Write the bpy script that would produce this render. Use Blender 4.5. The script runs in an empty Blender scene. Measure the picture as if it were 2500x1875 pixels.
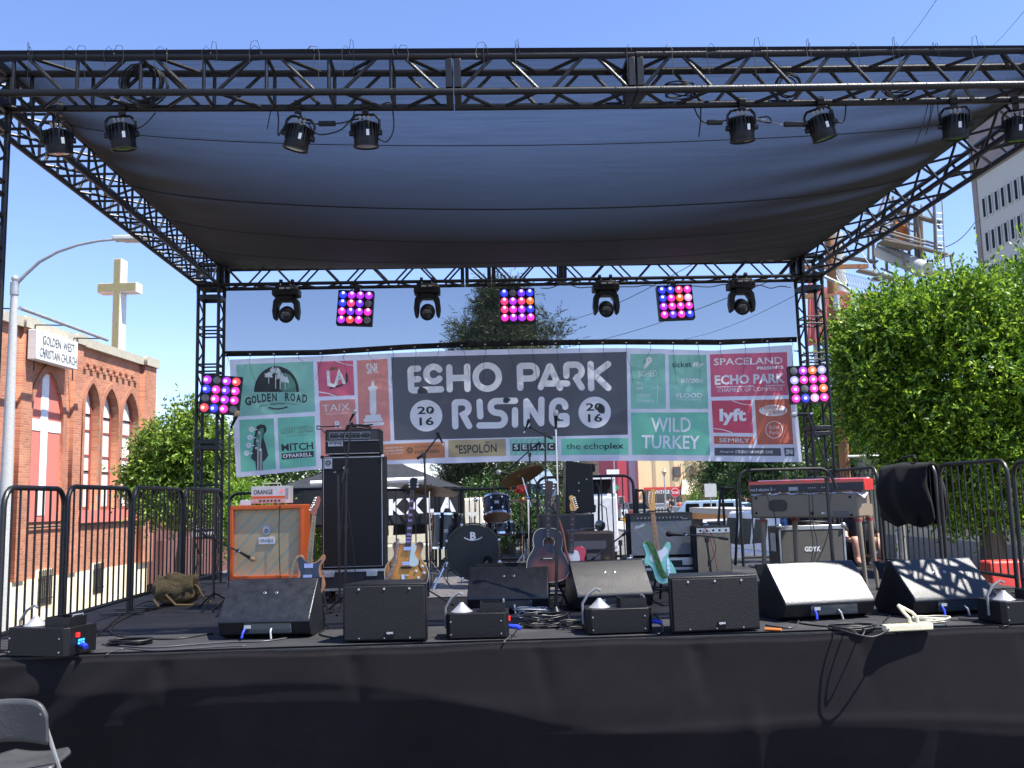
import bpy, bmesh, math, random
from mathutils import Vector, Matrix
R = math.radians
PI = math.pi
random.seed(11)
scene = bpy.context.scene

# ------------------------------------------------------------ camera, sky, sun
CAM_PITCH, CAM_ROLL, CAM_YAW, FPX, CAM_H = 0.1236, -0.0253, 0.0417, 2250.2, 1.0
_f = Vector((math.sin(CAM_YAW) * math.cos(CAM_PITCH), math.cos(CAM_YAW) * math.cos(CAM_PITCH), math.sin(CAM_PITCH)))
_r = Vector((math.cos(CAM_YAW), -math.sin(CAM_YAW), 0)); _u = _r.cross(_f)
_c, _s = math.cos(CAM_ROLL), math.sin(CAM_ROLL)
CR, CU, CF = _c * _r + _s * _u, -_s * _r + _c * _u, _f
cam = bpy.data.objects.new('camera', bpy.data.cameras.new('camera'))
scene.collection.objects.link(cam); scene.camera = cam
cam.matrix_world = Matrix(((CR.x, CU.x, -CF.x, 0), (CR.y, CU.y, -CF.y, 0), (CR.z, CU.z, -CF.z, CAM_H), (0, 0, 0, 1)))
cam.data.sensor_width = 36; cam.data.lens = FPX / 2500 * 36; cam.data.clip_end = 3000; cam.data.clip_start = .05
SUN = Vector((1.2, -0.52, 2.4)).normalized()
w = bpy.data.worlds.new('World'); scene.world = w; w.use_nodes = True
sky = w.node_tree.nodes.new('ShaderNodeTexSky'); sky.sky_type = 'NISHITA'; sky.sun_disc = False
sky.sun_elevation = math.asin(SUN.z); sky.sun_rotation = math.atan2(SUN.x, SUN.y)
sky.air_density = 1.0; sky.dust_density = 0.0; sky.ozone_density = 3.5; sky.altitude = 50
_tn = w.node_tree.nodes.new('ShaderNodeVectorMath'); _tn.operation = 'MULTIPLY'; _tn.inputs[1].default_value = (.95, .92, 1.10)
w.node_tree.links.new(sky.outputs[0], _tn.inputs[0]); w.node_tree.links.new(_tn.outputs[0], w.node_tree.nodes['Background'].inputs[0])
w.node_tree.nodes['Background'].inputs[1].default_value = 0.103
sl = bpy.data.lights.new('sun', 'SUN'); sl.energy = 4.5; sl.angle = R(.5); sl.color = (1, .955, .88)
so = bpy.data.objects.new('sun', sl); scene.collection.objects.link(so)
so.rotation_euler = SUN.to_track_quat('Z', 'Y').to_euler()
scene.view_settings.view_transform = 'Standard'; scene.view_settings.look = 'None'
scene.view_settings.exposure = 1.3; scene.view_settings.gamma = 1
scene.cycles.max_bounces = 8; scene.cycles.transparent_max_bounces = 24

# ------------------------------------------------------------ helpers
def ray(px, py):
    return CF * FPX + CR * (px - 1250) + CU * (937.5 - py)
CAMP = Vector((0, 0, CAM_H))
def at(px, py, Y):                       # photo pixel seen on the vertical plane y = Y
    d = ray(px, py); return CAMP + d * (Y / d.y)
def fl(px, py, z=0.0):                   # photo pixel seen on a horizontal plane
    d = ray(px, py); return CAMP + d * ((z - CAM_H) / d.z)
def onpl(px, py, p0, n):
    d = ray(px, py); return CAMP + d * ((p0 - CAMP).dot(n) / d.dot(n))
def V(*a): return Vector(a)
def lerp(a, b, t): return a + (b - a) * t

class MB:
    def __init__(s): s.v = []; s.f = []; s.mi = []; s.cur = 0; s.M = None
    def _a(s, p):
        p = Vector(p)
        if s.M is not None: p = s.M @ p
        s.v.append(p); return len(s.v) - 1
    def face(s, ids): s.f.append(tuple(ids)); s.mi.append(s.cur)
    def poly(s, pts): s.face([s._a(p) for p in pts]); return s
    def box(s, c, d, rz=0, rx=0, ry=0):
        m = Matrix.Translation(Vector(c)) @ Matrix.Rotation(rz, 4, 'Z') @ Matrix.Rotation(ry, 4, 'Y') @ Matrix.Rotation(rx, 4, 'X')
        i = [s._a(m @ Vector((x * d[0] / 2, y * d[1] / 2, z * d[2] / 2))) for x in (-1, 1) for y in (-1, 1) for z in (-1, 1)]
        for q in ((0, 1, 3, 2), (4, 6, 7, 5), (0, 4, 5, 1), (2, 3, 7, 6), (0, 2, 6, 4), (1, 5, 7, 3)): s.face([i[k] for k in q])
        return s
    def b2(s, x0, x1, y0, y1, z0, z1): return s.box(((x0 + x1) / 2, (y0 + y1) / 2, (z0 + z1) / 2), (x1 - x0, y1 - y0, z1 - z0))
    def tube(s, pts, r, n=8, caps=True, closed=False):
        pts = [Vector(p) for p in pts]; N = len(pts)
        rr = r if isinstance(r, (list, tuple)) else [r] * N
        rings = []; prev = None
        for i, p in enumerate(pts):
            if closed: t = pts[(i + 1) % N] - pts[i - 1]
            else: t = (pts[min(i + 1, N - 1)] - pts[max(i - 1, 0)])
            if t.length < 1e-9: t = Vector((0, 0, 1))
            t.normalize()
            if prev is None:
                a = Vector((0, 0, 1)) if abs(t.z) < .9 else Vector((1, 0, 0))
                e1 = t.cross(a).normalized()
            else:
                e1 = prev - t * prev.dot(t)
                if e1.length < 1e-6: e1 = t.cross(Vector((0.3, 0.5, 1)))
                e1.normalize()
            prev = e1; e2 = t.cross(e1)
            rings.append([s._a(p + (e1 * math.cos(2 * PI * k / n) + e2 * math.sin(2 * PI * k / n)) * rr[i]) for k in range(n)])
        for i in range(N if closed else N - 1):
            A, B = rings[i], rings[(i + 1) % N]
            for k in range(n): s.face((A[k], A[(k + 1) % n], B[(k + 1) % n], B[k]))
        if caps and not closed: s.face(rings[0][::-1]); s.face(rings[-1])
        return s
    def cyl(s, a, b, r0, r1=None, n=14): return s.tube([a, b], [r0, r0 if r1 is None else r1], n)
    def lathe(s, prof, c=(0, 0, 0), axis=(0, 0, 1), n=20):
        ax = Vector(axis).normalized(); a = Vector((0, 0, 1)) if abs(ax.z) < .9 else Vector((0, 1, 0))
        e1 = ax.cross(a).normalized(); e2 = ax.cross(e1); c = Vector(c); rings = []
        for r, z in prof:
            if r < 1e-6: rings.append([s._a(c + ax * z)] * n)
            else: rings.append([s._a(c + ax * z + (e1 * math.cos(2 * PI * k / n) + e2 * math.sin(2 * PI * k / n)) * r) for k in range(n)])
        for A, B in zip(rings, rings[1:]):
            for k in range(n):
                q = [A[k], A[(k + 1) % n], B[(k + 1) % n], B[k]]
                u = []
                for x in q:
                    if x not in u: u.append(x)
                if len(u) > 2: s.face(u)
        return s
    def ball(s, c, r, n=10, m=6, sc=(1, 1, 1)):
        c = Vector(c); rows = []
        for i in range(m + 1):
            th = PI * i / m
            if i in (0, m): rows.append([s._a(c + Vector((0, 0, r * sc[2] * math.cos(th))))] * n)
            else: rows.append([s._a(c + Vector((r * sc[0] * math.sin(th) * math.cos(2 * PI * k / n), r * sc[1] * math.sin(th) * math.sin(2 * PI * k / n), r * sc[2] * math.cos(th)))) for k in range(n)])
        for A, B in zip(rows, rows[1:]):
            for k in range(n):
                u = []
                for x in (A[k], B[k], B[(k + 1) % n], A[(k + 1) % n]):
                    if x not in u: u.append(x)
                if len(u) > 2: s.face(u)
        return s
    def prism(s, poly, fn, d0, d1):       # poly 2D, fn(u,v,d)->3D
        A = [s._a(fn(u, v, d0)) for u, v in poly]; B = [s._a(fn(u, v, d1)) for u, v in poly]
        s.face(A[::-1]); s.face(B); n = len(poly)
        for k in range(n): s.face((A[k], A[(k + 1) % n], B[(k + 1) % n], B[k]))
        return s
    def grid(s, nu, nv, fn):
        i = [[s._a(fn(a / nu, b / nv)) for b in range(nv + 1)] for a in range(nu + 1)]
        for a in range(nu):
            for b in range(nv): s.face((i[a][b], i[a + 1][b], i[a + 1][b + 1], i[a][b + 1]))
        return s
    def ribbon(s, pts, wd, fn, d=0.0, cap=True, closed=False, nc=6):   # flat round-ended stroke in 2D
        P = [Vector(p) for p in pts]; h = wd / 2; L = []; Rr = []; N = len(P)
        for i in range(N):
            if closed: t = (P[(i + 1) % N] - P[i]).normalized() + (P[i] - P[i - 1]).normalized()
            elif i == 0: t = P[1] - P[0]
            elif i == N - 1: t = P[-1] - P[-2]
            else: t = (P[i + 1] - P[i]).normalized() + (P[i] - P[i - 1]).normalized()
            t.normalize(); n = Vector((-t.y, t.x)); k = 1
            if 0 < i < N - 1 or closed:
                t2 = (P[(i + 1) % N] - P[i]).normalized(); k = 1 / max(.45, abs(t.dot(t2)))
            L.append(s._a(fn(*(P[i] + n * h * k), d))); Rr.append(s._a(fn(*(P[i] - n * h * k), d)))
        for i in range(N if closed else N - 1): j = (i + 1) % N; s.face((L[i], Rr[i], Rr[j], L[j]))
        if cap and not closed:
            for e, (i, j, a, b) in enumerate(((0, 1, L[0], Rr[0]), (-1, -2, Rr[-1], L[-1]))):
                t = (P[i] - P[j]).normalized(); n = Vector((-t.y, t.x))
                arc = [s._a(fn(*(P[i] + (n * math.cos(q) + t * math.sin(q)) * h), d)) for q in [PI * k / nc for k in range(1, nc)]]
                # start side: P+n*h is Rr for i=0 (t reversed)
                if e == 0: s.face([Rr[0]] + arc + [L[0]])
                else: s.face([L[-1]] + arc + [Rr[-1]])
        return s
    def build(s, name, mat=None, parent=None, bevel=0, smooth=True, loc=None, ang=.6, fix=True):
        me = bpy.data.meshes.new(name); me.from_pydata([tuple(v) for v in s.v], [], s.f)
        if fix and len(s.f) < 6000:
            bm = bmesh.new(); bm.from_mesh(me); bmesh.ops.recalc_face_normals(bm, faces=bm.faces); bm.to_mesh(me); bm.free()
        ms = mat if isinstance(mat, (list, tuple)) else [mat]
        for m in ms: me.materials.append(m)
        if len(ms) > 1: me.polygons.foreach_set('material_index', s.mi)
        if smooth:
            me.polygons.foreach_set('use_smooth', [True] * len(me.polygons))
            me.set_sharp_from_angle(angle=ang)
        me.update()
        o = bpy.data.objects.new(name, me); scene.collection.objects.link(o)
        if parent: o.parent = parent
        if loc: o.location = loc
        if bevel:
            b = o.modifiers.new('bevel', 'BEVEL'); b.width = bevel; b.segments = 2; b.limit_method = 'ANGLE'
            b.harden_normals = False
        return o

def thing(name, label, cat, loc=(0, 0, 0), rz=0, group=None, rx=0, ry=0):
    o = bpy.data.objects.new(name, None); scene.collection.objects.link(o)
    o.empty_display_size = .1
    o.location = loc; o.rotation_euler = (rx, ry, rz); o['label'] = label; o['category'] = cat
    if group: o['group'] = group
    return o
def tag(o, label, cat, group=None):
    o['label'] = label; o['category'] = cat
    if group: o['group'] = group
    return o
def struct(o, kind='structure'): o['kind'] = kind; return o
def kids(o): return [c for c in scene.collection.objects if c.parent == o]
def dup(o, parent=None, top=True):
    c = o.copy(); scene.collection.objects.link(c); c.parent = parent
    for k in kids(o): dup(k, c, False)
    return c

# ---- materials
_mats = {}
def mat(name, col, rough=.6, metal=0.0, var=.12, scale=8.0, bump=0.0, bscale=60.0, spec=.5, emit=None, es=0.0, dirt=0.0, coat=0.0, vec='Object', stretch=None):
    if name in _mats: return _mats[name]
    m = bpy.data.materials.new(name); m.use_nodes = True; nt = m.node_tree; N = nt.nodes; Lk = nt.links
    b = N['Principled BSDF']; tc = N.new('ShaderNodeTexCoord'); src = tc.outputs[vec]
    if stretch:
        mp = N.new('ShaderNodeMapping'); mp.inputs['Scale'].default_value = stretch; Lk.new(src, mp.inputs[0]); src = mp.outputs[0]
    nz = N.new('ShaderNodeTexNoise'); nz.inputs['Scale'].default_value = scale; nz.inputs['Detail'].default_value = 6; nz.inputs['Roughness'].default_value = .65
    Lk.new(src, nz.inputs['Vector'])
    r = N.new('ShaderNodeValToRGB'); lo = [c * (1 - var) for c in col]; hi = [min(1, c * (1 + var)) for c in col]
    r.color_ramp.elements[0].position = .3; r.color_ramp.elements[1].position = .7
    r.color_ramp.elements[0].color = (*lo, 1); r.color_ramp.elements[1].color = (*hi, 1)
    Lk.new(nz.outputs[0], r.inputs[0]); out = r.outputs[0]
    if dirt:
        n2 = N.new('ShaderNodeTexNoise'); n2.inputs['Scale'].default_value = scale * .35; n2.inputs['Detail'].default_value = 9; n2.inputs['Roughness'].default_value = .75
        Lk.new(src, n2.inputs['Vector'])
        r2 = N.new('ShaderNodeValToRGB'); r2.color_ramp.elements[0].position = .52; r2.color_ramp.elements[1].position = .72
        Lk.new(n2.outputs[0], r2.inputs[0])
        mx = N.new('ShaderNodeMix'); mx.data_type = 'RGBA'
        mul = N.new('ShaderNodeMath'); mul.operation = 'MULTIPLY'; mul.inputs[1].default_value = dirt
        Lk.new(r2.outputs[0], mul.inputs[0]); Lk.new(mul.outputs[0], mx.inputs[0])
        Lk.new(out, mx.inputs[6]); mx.inputs[7].default_value = (.16, .14, .12, 1); out = mx.outputs[2]
    Lk.new(out, b.inputs['Base Color'])
    rr = N.new('ShaderNodeMapRange'); rr.inputs[3].default_value = max(.02, rough - .08); rr.inputs[4].default_value = min(1, rough + .1)
    Lk.new(nz.outputs[0], rr.inputs[0]); Lk.new(rr.outputs[0], b.inputs['Roughness'])
    b.inputs['Metallic'].default_value = metal; b.inputs['Specular IOR Level'].default_value = spec
    if coat: b.inputs['Coat Weight'].default_value = coat; b.inputs['Coat Roughness'].default_value = .06
    if bump:
        n3 = N.new('ShaderNodeTexNoise'); n3.inputs['Scale'].default_value = bscale; n3.inputs['Detail'].default_value = 4
        Lk.new(src, n3.inputs['Vector'])
        bp = N.new('ShaderNodeBump'); bp.inputs['Strength'].default_value = bump; bp.inputs['Distance'].default_value = .02
        Lk.new(n3.outputs[0], bp.inputs['Height']); Lk.new(bp.outputs[0], b.inputs['Normal'])
    if emit: b.inputs['Emission Color'].default_value = (*emit, 1); b.inputs['Emission Strength'].default_value = es
    _mats[name] = m; return m
def see_through(m, amount, translucent=None):
    nt = m.node_tree; N = nt.nodes; Lk = nt.links; b = N['Principled BSDF']; out = N['Material Output']
    cur = b.outputs[0]
    if translucent:
        t = N.new('ShaderNodeBsdfTranslucent'); ms = N.new('ShaderNodeMixShader'); ms.inputs[0].default_value = translucent
        src = b.inputs['Base Color'].links[0].from_socket; Lk.new(src, t.inputs[0])
        Lk.new(cur, ms.inputs[1]); Lk.new(t.outputs[0], ms.inputs[2]); cur = ms.outputs[0]
    if amount:
        tr = N.new('ShaderNodeBsdfTransparent'); ms = N.new('ShaderNodeMixShader'); ms.inputs[0].default_value = amount
        Lk.new(cur, ms.inputs[1]); Lk.new(tr.outputs[0], ms.inputs[2]); cur = ms.outputs[0]
    Lk.new(cur, out.inputs[0]); return m

BLKM = mat('black_painted_metal', (.005, .005, .006), .38, 0, bump=.15, bscale=90, spec=.45)
BLKP = mat('black_plastic', (.005, .005, .006), .45, 0, bump=.1, spec=.35)
BLKW = mat('worn_black_paint', (.008, .009, .012), .36, 0, var=.5, scale=14, bump=.12, bscale=120, spec=.6)
BLKC = mat('black_cloth', (.004, .004, .005), .9, 0, bump=.3, bscale=300)
RUB = mat('black_rubber', (.007, .007, .008), .45, 0)
CHR = mat('chrome', (.75, .76, .78), .12, 1)
ALU = mat('aluminium', (.62, .63, .65), .32, 1, var=.2)
STEEL = mat('galvanised_steel', (.42, .43, .43), .5, .6, var=.2, scale=5)
WHT = mat('white_paint', (.78, .78, .78), .5)
GLASS = mat('dark_glass', (.03, .04, .05), .06, 0, spec=.8)
CREAM = mat('cream_plastic', (.72, .66, .46), .45)
REDP = mat('red_paint', (.62, .02, .02), .3, coat=.6)

# ---- text
_tx = {}
def text_geo(s, bold=0.0, res=2):
    k = (s, bold)
    if k in _tx: return _tx[k]
    cu = bpy.data.curves.new('t', 'FONT'); cu.body = s; cu.size = 1; cu.offset = bold; cu.resolution_u = res
    ob = bpy.data.objects.new('t', cu); me = bpy.data.meshes.new_from_object(ob)
    vs = [v.co.to_2d() for v in me.vertices]; fs = [tuple(p.vertices) for p in me.polygons]
    x0 = min(v.x for v in vs); x1 = max(v.x for v in vs); y0 = min(v.y for v in vs); y1 = max(v.y for v in vs)
    vs = [((v.x - x0) / (x1 - x0), (v.y - y0) / (y1 - y0)) for v in vs]
    bpy.data.objects.remove(ob); bpy.data.meshes.remove(me); bpy.data.curves.remove(cu)
    _tx[k] = (vs, fs); return _tx[k]
def put_text(mb, s, fn, bold=0.0):        # fn(u,v) with u,v in 0..1 over the text's box
    vs, fs = text_geo(s, bold); i0 = len(mb.v)
    for u, v in vs: mb._a(fn(u, v))
    for f in fs: mb.face([i0 + k for k in f])
    return mb
def text_on(name, s, p0, ux, uz, m, parent=None, bold=.0):   # p0 lower-left, ux/uz full extents as vectors
    mb = MB(); p0 = Vector(p0); ux = Vector(ux); uz = Vector(uz)
    put_text(mb, s, lambda u, v: p0 + ux * u + uz * v, bold)
    return mb.build(name, m, parent, smooth=False)
def arc2(cx, cy, r, a0, a1, n=14, ry=None):
    ry = r if ry is None else ry
    return [(cx + r * math.cos(R(lerp(a0, a1, k / n))), cy + ry * math.sin(R(lerp(a0, a1, k / n)))) for k in range(n + 1)]

# ------------------------------------------------------------ ground, road, deck
XL, XR = -3.7235, 4.946          # tower centre lines
YF, YB = 6.868, 13.082           # front and back truss
ZT = 4.111                       # bottom chord height
TS = .286                        # truss size
YE = 6.634                       # stage edge
GZ = -1.0
def gh(x, y):
    t = min(1, max(0, (-x - 7.5) / 5.0)); t = t * t * (3 - 2 * t)
    return GZ - 1.7 * t
asph = mat('asphalt', (.13, .125, .12), .9, var=.25, scale=1.5, bump=.4, bscale=80, dirt=.3)
g = MB()
xs = [-900, -200, -60, -30] + [-18 + k * .75 for k in range(20)] + [0, 10, 30, 80, 250, 900]
ys = [-300, -40, -5, 5, 15, 30, 45, 70, 120, 250, 1500]
idx = [[g._a((x, y, gh(x, y))) for y in ys] for x in xs]
for a in range(len(xs) - 1):
    for b in range(len(ys) - 1): g.face((idx[a][b], idx[a + 1][b], idx[a + 1][b + 1], idx[a][b + 1]))
struct(g.build('ground', asph))
conc = mat('sidewalk_concrete', (.42, .39, .35), .85, var=.15, scale=2, bump=.2, dirt=.3)
g = MB(); g.b2(8.2, 11.2, 8, 90, GZ - .3, GZ + .13); struct(g.build('sidewalk', conc, bevel=.02))
g = MB()
for k in range(14): g.b2(-1.2 + .0, -1.05, 22 + k * 6, 25 + k * 6, GZ, GZ + .006)
g.b2(2.6, 2.75, 20, 105, GZ, GZ + .006)
struct(g.build('road_marking', mat('road_paint', (.6, .6, .57), .7, dirt=.5)))
# ------------------------------------------------------------ stage platform and drape
deckm = mat('stage_carpet', (.021, .021, .024), .85, var=.35, scale=3, bump=.35, bscale=160, dirt=.35)
DX0, DX1, DY1 = -3.9, 5.35, 14.3
st = thing('stage_platform', 'low black stage platform under the truss roof, topped with charcoal carpet', 'stage', (0, 0, 0))
g = MB(); g.b2(DX0, DX1, YE + .02, DY1, -.06, 0); g.build('deck_top', deckm, st)
g = MB()
for x in (DX0 + .2, -1.6, .8, 3.1, DX1 - .2):
    for y in (YE + .3, 9, 11.5, DY1 - .3): g.cyl((x, y, gh(x, y)), (x, y, -.06), .035)
g.build('support_legs', STEEL, st)
drm = mat('drape_cloth', (.0095, .0083, .0098), .88, var=.3, scale=2.2, bump=.3, bscale=380, spec=.22, dirt=.04)
def drape(u, v):
    x = lerp(-6.4, 7.2, u); z = lerp(.006, -1.12, v)
    y = YE - .012 - .05 * v
    # gathered folds towards the left corner, swags and loose panels lower down
    lf = max(0, (-1.6 - x) / 3.0)
    y -= lf * (.05 * math.sin((x + v * 1.5) * 13) * min(1, v * 4) * max(0, 1 - v * 1.0))
    y -= .012 * math.exp(-((v - .38 - .05 * math.sin(x * 1.1)) / .06) ** 2) * math.exp(-((x + 1.2) / 1.6) ** 2)
    y -= .07 * math.exp(-((x - (.02 + .03 * v)) / .035) ** 2) * max(0, v - .48) * 2.2
    y += .05 * (1 if x > .02 else 0) * max(0, v - .5) * math.exp(-((x - .02) / .8) ** 2)
    y -= .06 * math.exp(-((x - 1.86 - .1 * v) / .06) ** 2) * max(0, v - .35) * 1.5
    y -= .05 * math.sin(x * 2.1 + 1.5 * v) * v * .5
    y -= .03 * math.exp(-((x + 2.6 - .3 * v) / .05) ** 2) * max(0, v - .3) - .02 * math.exp(-((x - 3.1 - .2 * v) / .07) ** 2) * max(0, v - .25)
    y -= .008 * math.exp(-((v - .52 - .04 * math.sin(x * 1.3 + 1) - .02 * x) / .03) ** 2)
    y -= .006 * math.sin(x * 9 + v * 7 + 2 * math.sin(x * 2)) * v
    v0 = .16 + .50 / (1 + math.exp(-(x - .2) * 1.1)) + .05 * math.sin(x * 1.7); t_ = max(0, v - v0)
    y += .36 * t_ + .05 * t_ * math.sin(x * 2.6 + 3 * v)  # lower cloth leans inward, shaped so that it falls out of the sun
    z += .010 * math.sin(x * 2.3) * max(0, 1 - v * 6) + .006 * math.sin(x * 7.1 + 1) * max(0, 1 - v * 8)
    for xs_ in (-2.9, -2.2, -.9, .4, 1.5, 2.7, 3.9): y += .022 * math.exp(-((x - xs_ - .25 * v * math.sin(xs_ * 5)) / .05) ** 2) * max(0, 1 - v * 1.8) * min(1, v * 12)
    if v < .02: y = YE + .05; z = .012
    return (x, y, z)
g = MB(); g.grid(300, 56, drape); o = g.build('stage_skirt', drm, smooth=True, ang=3)
tag(o, 'wide black cloth skirt hanging down the front edge of the stage', 'stage skirt')

# ------------------------------------------------------------ trusses
def truss(root, A, B, up, side, s=TS, n=10, style='Z', rc=.024, rb=.0125, plates=(True, True), flip=0, mid=None):
    A, B, up, side = Vector(A), Vector(B), Vector(up), Vector(side); L = B - A; h = s / 2
    cor = [side * -h, side * h, side * -h + up * s, side * h + up * s]   # near-bottom, far-bottom, near-top, far-top
    for c in cor:
        g = MB(); g.cyl(A + c, B + c, rc, n=12); g.build('chord', BLKM, root)
    g = MB()
    def P(c, t): return A + c + L * t
    for (c0, c1, ph) in ((cor[0], cor[2], 0), (cor[1], cor[3], 0), (cor[0], cor[1], 0), (cor[2], cor[3], 1)):
        for k in range(n):
            a, b = (c0, c1) if (k + ph + flip) % 2 else (c1, c0)
            e = (.2 if style == 'V' else .12) / n
            g.cyl(P(a, k / n + e), P(b, (k + 1) / n - e), rb, n=8)
            if style == 'V' and k: g.cyl(P(c0, k / n), P(c1, k / n), rb, n=8)
    g.build('bracing', BLKM, root)
    ax = L.normalized()
    for t, on in ((0, plates[0]), (1, plates[1])):
        if on:
            g = MB(); C = A + L * t + up * h; q = h + .02; w_ = .05; off = ax * (w_ / 2 + .004) * (1 if t == 0 else -1)
            fr = Matrix((side.to_4d(), ax.to_4d(), up.to_4d(), (0, 0, 0, 1))).transposed()
            for i in range(3): fr[3][i] = 0
            for i in range(3): fr[i][3] = (C + off)[i]
            fr[3][3] = 1
            g.M = fr
            g.box((-h, 0, 0), (.046, w_, s - .056)); g.box((h, 0, 0), (.046, w_, s - .056))
            g.box((0, 0, -h), (s - .06, w_, .036)); g.box((0, 0, h), (s - .06, w_, .036))
            g.build('end_plate', BLKM, root, bevel=.003)
    return root
X3, Y3, Z3 = V(1, 0, 0), V(0, 1, 0), V(0, 0, 1)
gF = 'box truss sections across the front of the roof'
xj1 = at(1108, 225, YF).x; xj2 = at(1546, 225, YF).x
segs = [(XL - .16, xj1, 0.003, -.014, 'V', 8, 'left front truss section with upright and slanted braces, from the left corner'),
        (xj1, xj2, -.014, -.010, 'V2', 4, 'short middle section of the front truss between two pairs of end plates'),
        (xj2, XR + .16, -.010, .016, 'Z', 12, 'right front truss section with zigzag braces, running out of the frame at right')]
for x0, x1, za, zb, sty, n, lab in segs:
    t = thing('box_truss', lab, 'truss', ((x0 + x1) / 2, YF, ZT), group=gF)
    c = V((x0 + x1) / 2, YF, ZT)
    truss(t, V(x0 + .004, YF, ZT + za) - c, V(x1 - .004, YF, ZT + zb) - c, Z3, Y3, n=n, style='V' if sty == 'V' else 'Z', flip=1, rc=.027 if sty != 'Z' else .029, rb=.0145)
gB = 'box truss sections across the back of the roof'
xb = [XL + .16, at(1135, 690, YB).x, at(1200, 690, YB).x, at(1372, 690, YB).x, XR - .16]
lb = ['left half of the back truss, above the sheer screen and left green logos', 'short spacer section of the back truss left of its centre',
      'back truss section right above the middle lamp panel', 'right back truss section above the right blue and magenta lamp panel']
for i in range(4):
    x0, x1 = xb[i], xb[i + 1]; c = V((x0 + x1) / 2, YB, ZT)
    t = thing('box_truss', lb[i], 'truss', c, group=gB)
    truss(t, V(x0 + .004, YB, ZT) - c, V(x1 - .004, YB, ZT) - c, Z3, Y3, n=max(1, round((x1 - x0) / .34)), style='Z', rc=.026, rb=.0135)
for side, x in ((-1, XL), (1, XR)):
    c = V(x, (YF + YB) / 2, ZT)
    t = thing('box_truss', ('left' if side < 0 else 'right') + (' side truss running back from the front corner above the ' + ('church' if side < 0 else 'green tree')), 'truss', c, group='box trusses along the two sides of the roof')
    truss(t, V(x, YF + .16, ZT) - c, V(x, YB - .16, ZT) - c, Z3, X3 * 1, n=16, style='V' if side < 0 else 'Z', rc=.027, rb=.014)
    # corner blocks
for x, y in ((XL, YF), (XL, YB), (XR, YF), (XR, YB)):
    nm = ('left' if x < 0 else 'right') + (' front' if y < 8 else ' back')
    t = thing('truss_tower', 'black truss tower holding up the %s corner of the roof' % nm, 'truss tower', (x, y, 0), group='truss towers at the roof corners')
    zb = ZT - .12
    splits = [(0.0, 1.62), (1.62, zb - .01)] if y > 8 else [(gh(x, y) , 1.9), (1.9, zb)]
    if y > 8: splits = [(0.0, 1.86), (1.86, zb)]
    for (z0, z1) in splits:
        g = MB(); h = TS / 2
        for sx in (-1, 1):
            for sy in (-1, 1):
                gg = MB(); gg.cyl((sx * h, sy * h, z0), (sx * h, sy * h, z1), .024, n=12); gg.build('leg', BLKM, t)
        n = max(2, round((z1 - z0) / .55)); dz = (z1 - z0) / n
        for k in range(n):
            za, zc = z0 + k * dz, z0 + (k + 1) * dz
            for z in (za + .05, zc - .05):
                for a, b in (((-h, -h), (h, -h)), ((-h, h), (h, h)), ((-h, -h), (-h, h)), ((h, -h), (h, h))):
                    g.cyl((*a, z), (*b, z), .013, n=8)
            for a, b in (((-h, -h), (-h, h)), ((h, -h), (h, h))):
                m_ = (za + zc) / 2
                g.cyl((*a, za + .08), (*b, m_), .0125, n=8); g.cyl((*b, m_), (*a, zc - .08), .0125, n=8)
        g.build('rungs', BLKM, t)
        g = MB()
        for z in (z0 + .03, z1 - .05):
            g = MB()
            for s_ in (-1, 1): g.box((0, s_ * h, z), (TS, .04, .06)); g.box((s_ * h, 0, z), (.04, TS, .06))
            g.build('end_plate', BLKM, t, bevel=.004)
    g = MB()
    h = TS / 2 + .02
    for sx in (-1, 1):
        for sy in (-1, 1): g.cyl((sx * TS / 2, sy * TS / 2, zb), (sx * TS / 2, sy * TS / 2, ZT + TS + .02), .028, n=12)
    for s_ in (-1, 1):
        g.box((0, s_ * TS / 2, ZT + .0), (TS, .036, .09)); g.box((s_ * TS / 2, 0, ZT), (.036, TS, .09))
        g.box((0, s_ * TS / 2, ZT + TS), (TS, .036, .06)); g.box((s_ * TS / 2, 0, ZT + TS), (.036, TS, .06))
        g.cyl((s_ * TS / 2, -TS / 2, ZT + .04), (s_ * TS / 2, TS / 2, ZT + TS - .03), .014, n=8)
    g.build('corner_block', BLKM, t, bevel=.003)

# ------------------------------------------------------------ roof canopy (sheer black mesh)
cm = mat('canopy_mesh_fabric', (.008, .008, .009), .7, var=.25, scale=2.0, stretch=(.25, 5, 1), bump=.0, spec=.3)
nt = cm.node_tree; N = nt.nodes; Lk = nt.links
lw = N.new('ShaderNodeLayerWeight'); lw.inputs[0].default_value = .5
mr = N.new('ShaderNodeMapRange'); mr.inputs[1].default_value = .44; mr.inputs[2].default_value = .76; mr.inputs[3].default_value = .25; mr.inputs[4].default_value = .0
mr.interpolation_type = 'SMOOTHSTEP'
Lk.new(lw.outputs['Facing'], mr.inputs[0])
# fine weave streaks
tc = N.new('ShaderNodeTexCoord'); mp = N.new('ShaderNodeMapping'); mp.inputs['Scale'].default_value = (.6, 22, 1)
nz = N.new('ShaderNodeTexNoise'); nz.inputs['Scale'].default_value = 3; nz.inputs['Detail'].default_value = 8
Lk.new(tc.outputs['Object'], mp.inputs[0]); Lk.new(mp.outputs[0], nz.inputs['Vector'])
m2 = N.new('ShaderNodeMapRange'); m2.inputs[1].default_value = .3; m2.inputs[2].default_value = .7; m2.inputs[3].default_value = .82; m2.inputs[4].default_value = 1.15
Lk.new(nz.outputs[0], m2.inputs[0])
mm = N.new('ShaderNodeMath'); mm.operation = 'MULTIPLY'; Lk.new(mr.outputs[0], mm.inputs[0]); Lk.new(m2.outputs[0], mm.inputs[1])
tr = N.new('ShaderNodeBsdfTransparent'); ms = N.new('ShaderNodeMixShader')
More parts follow.
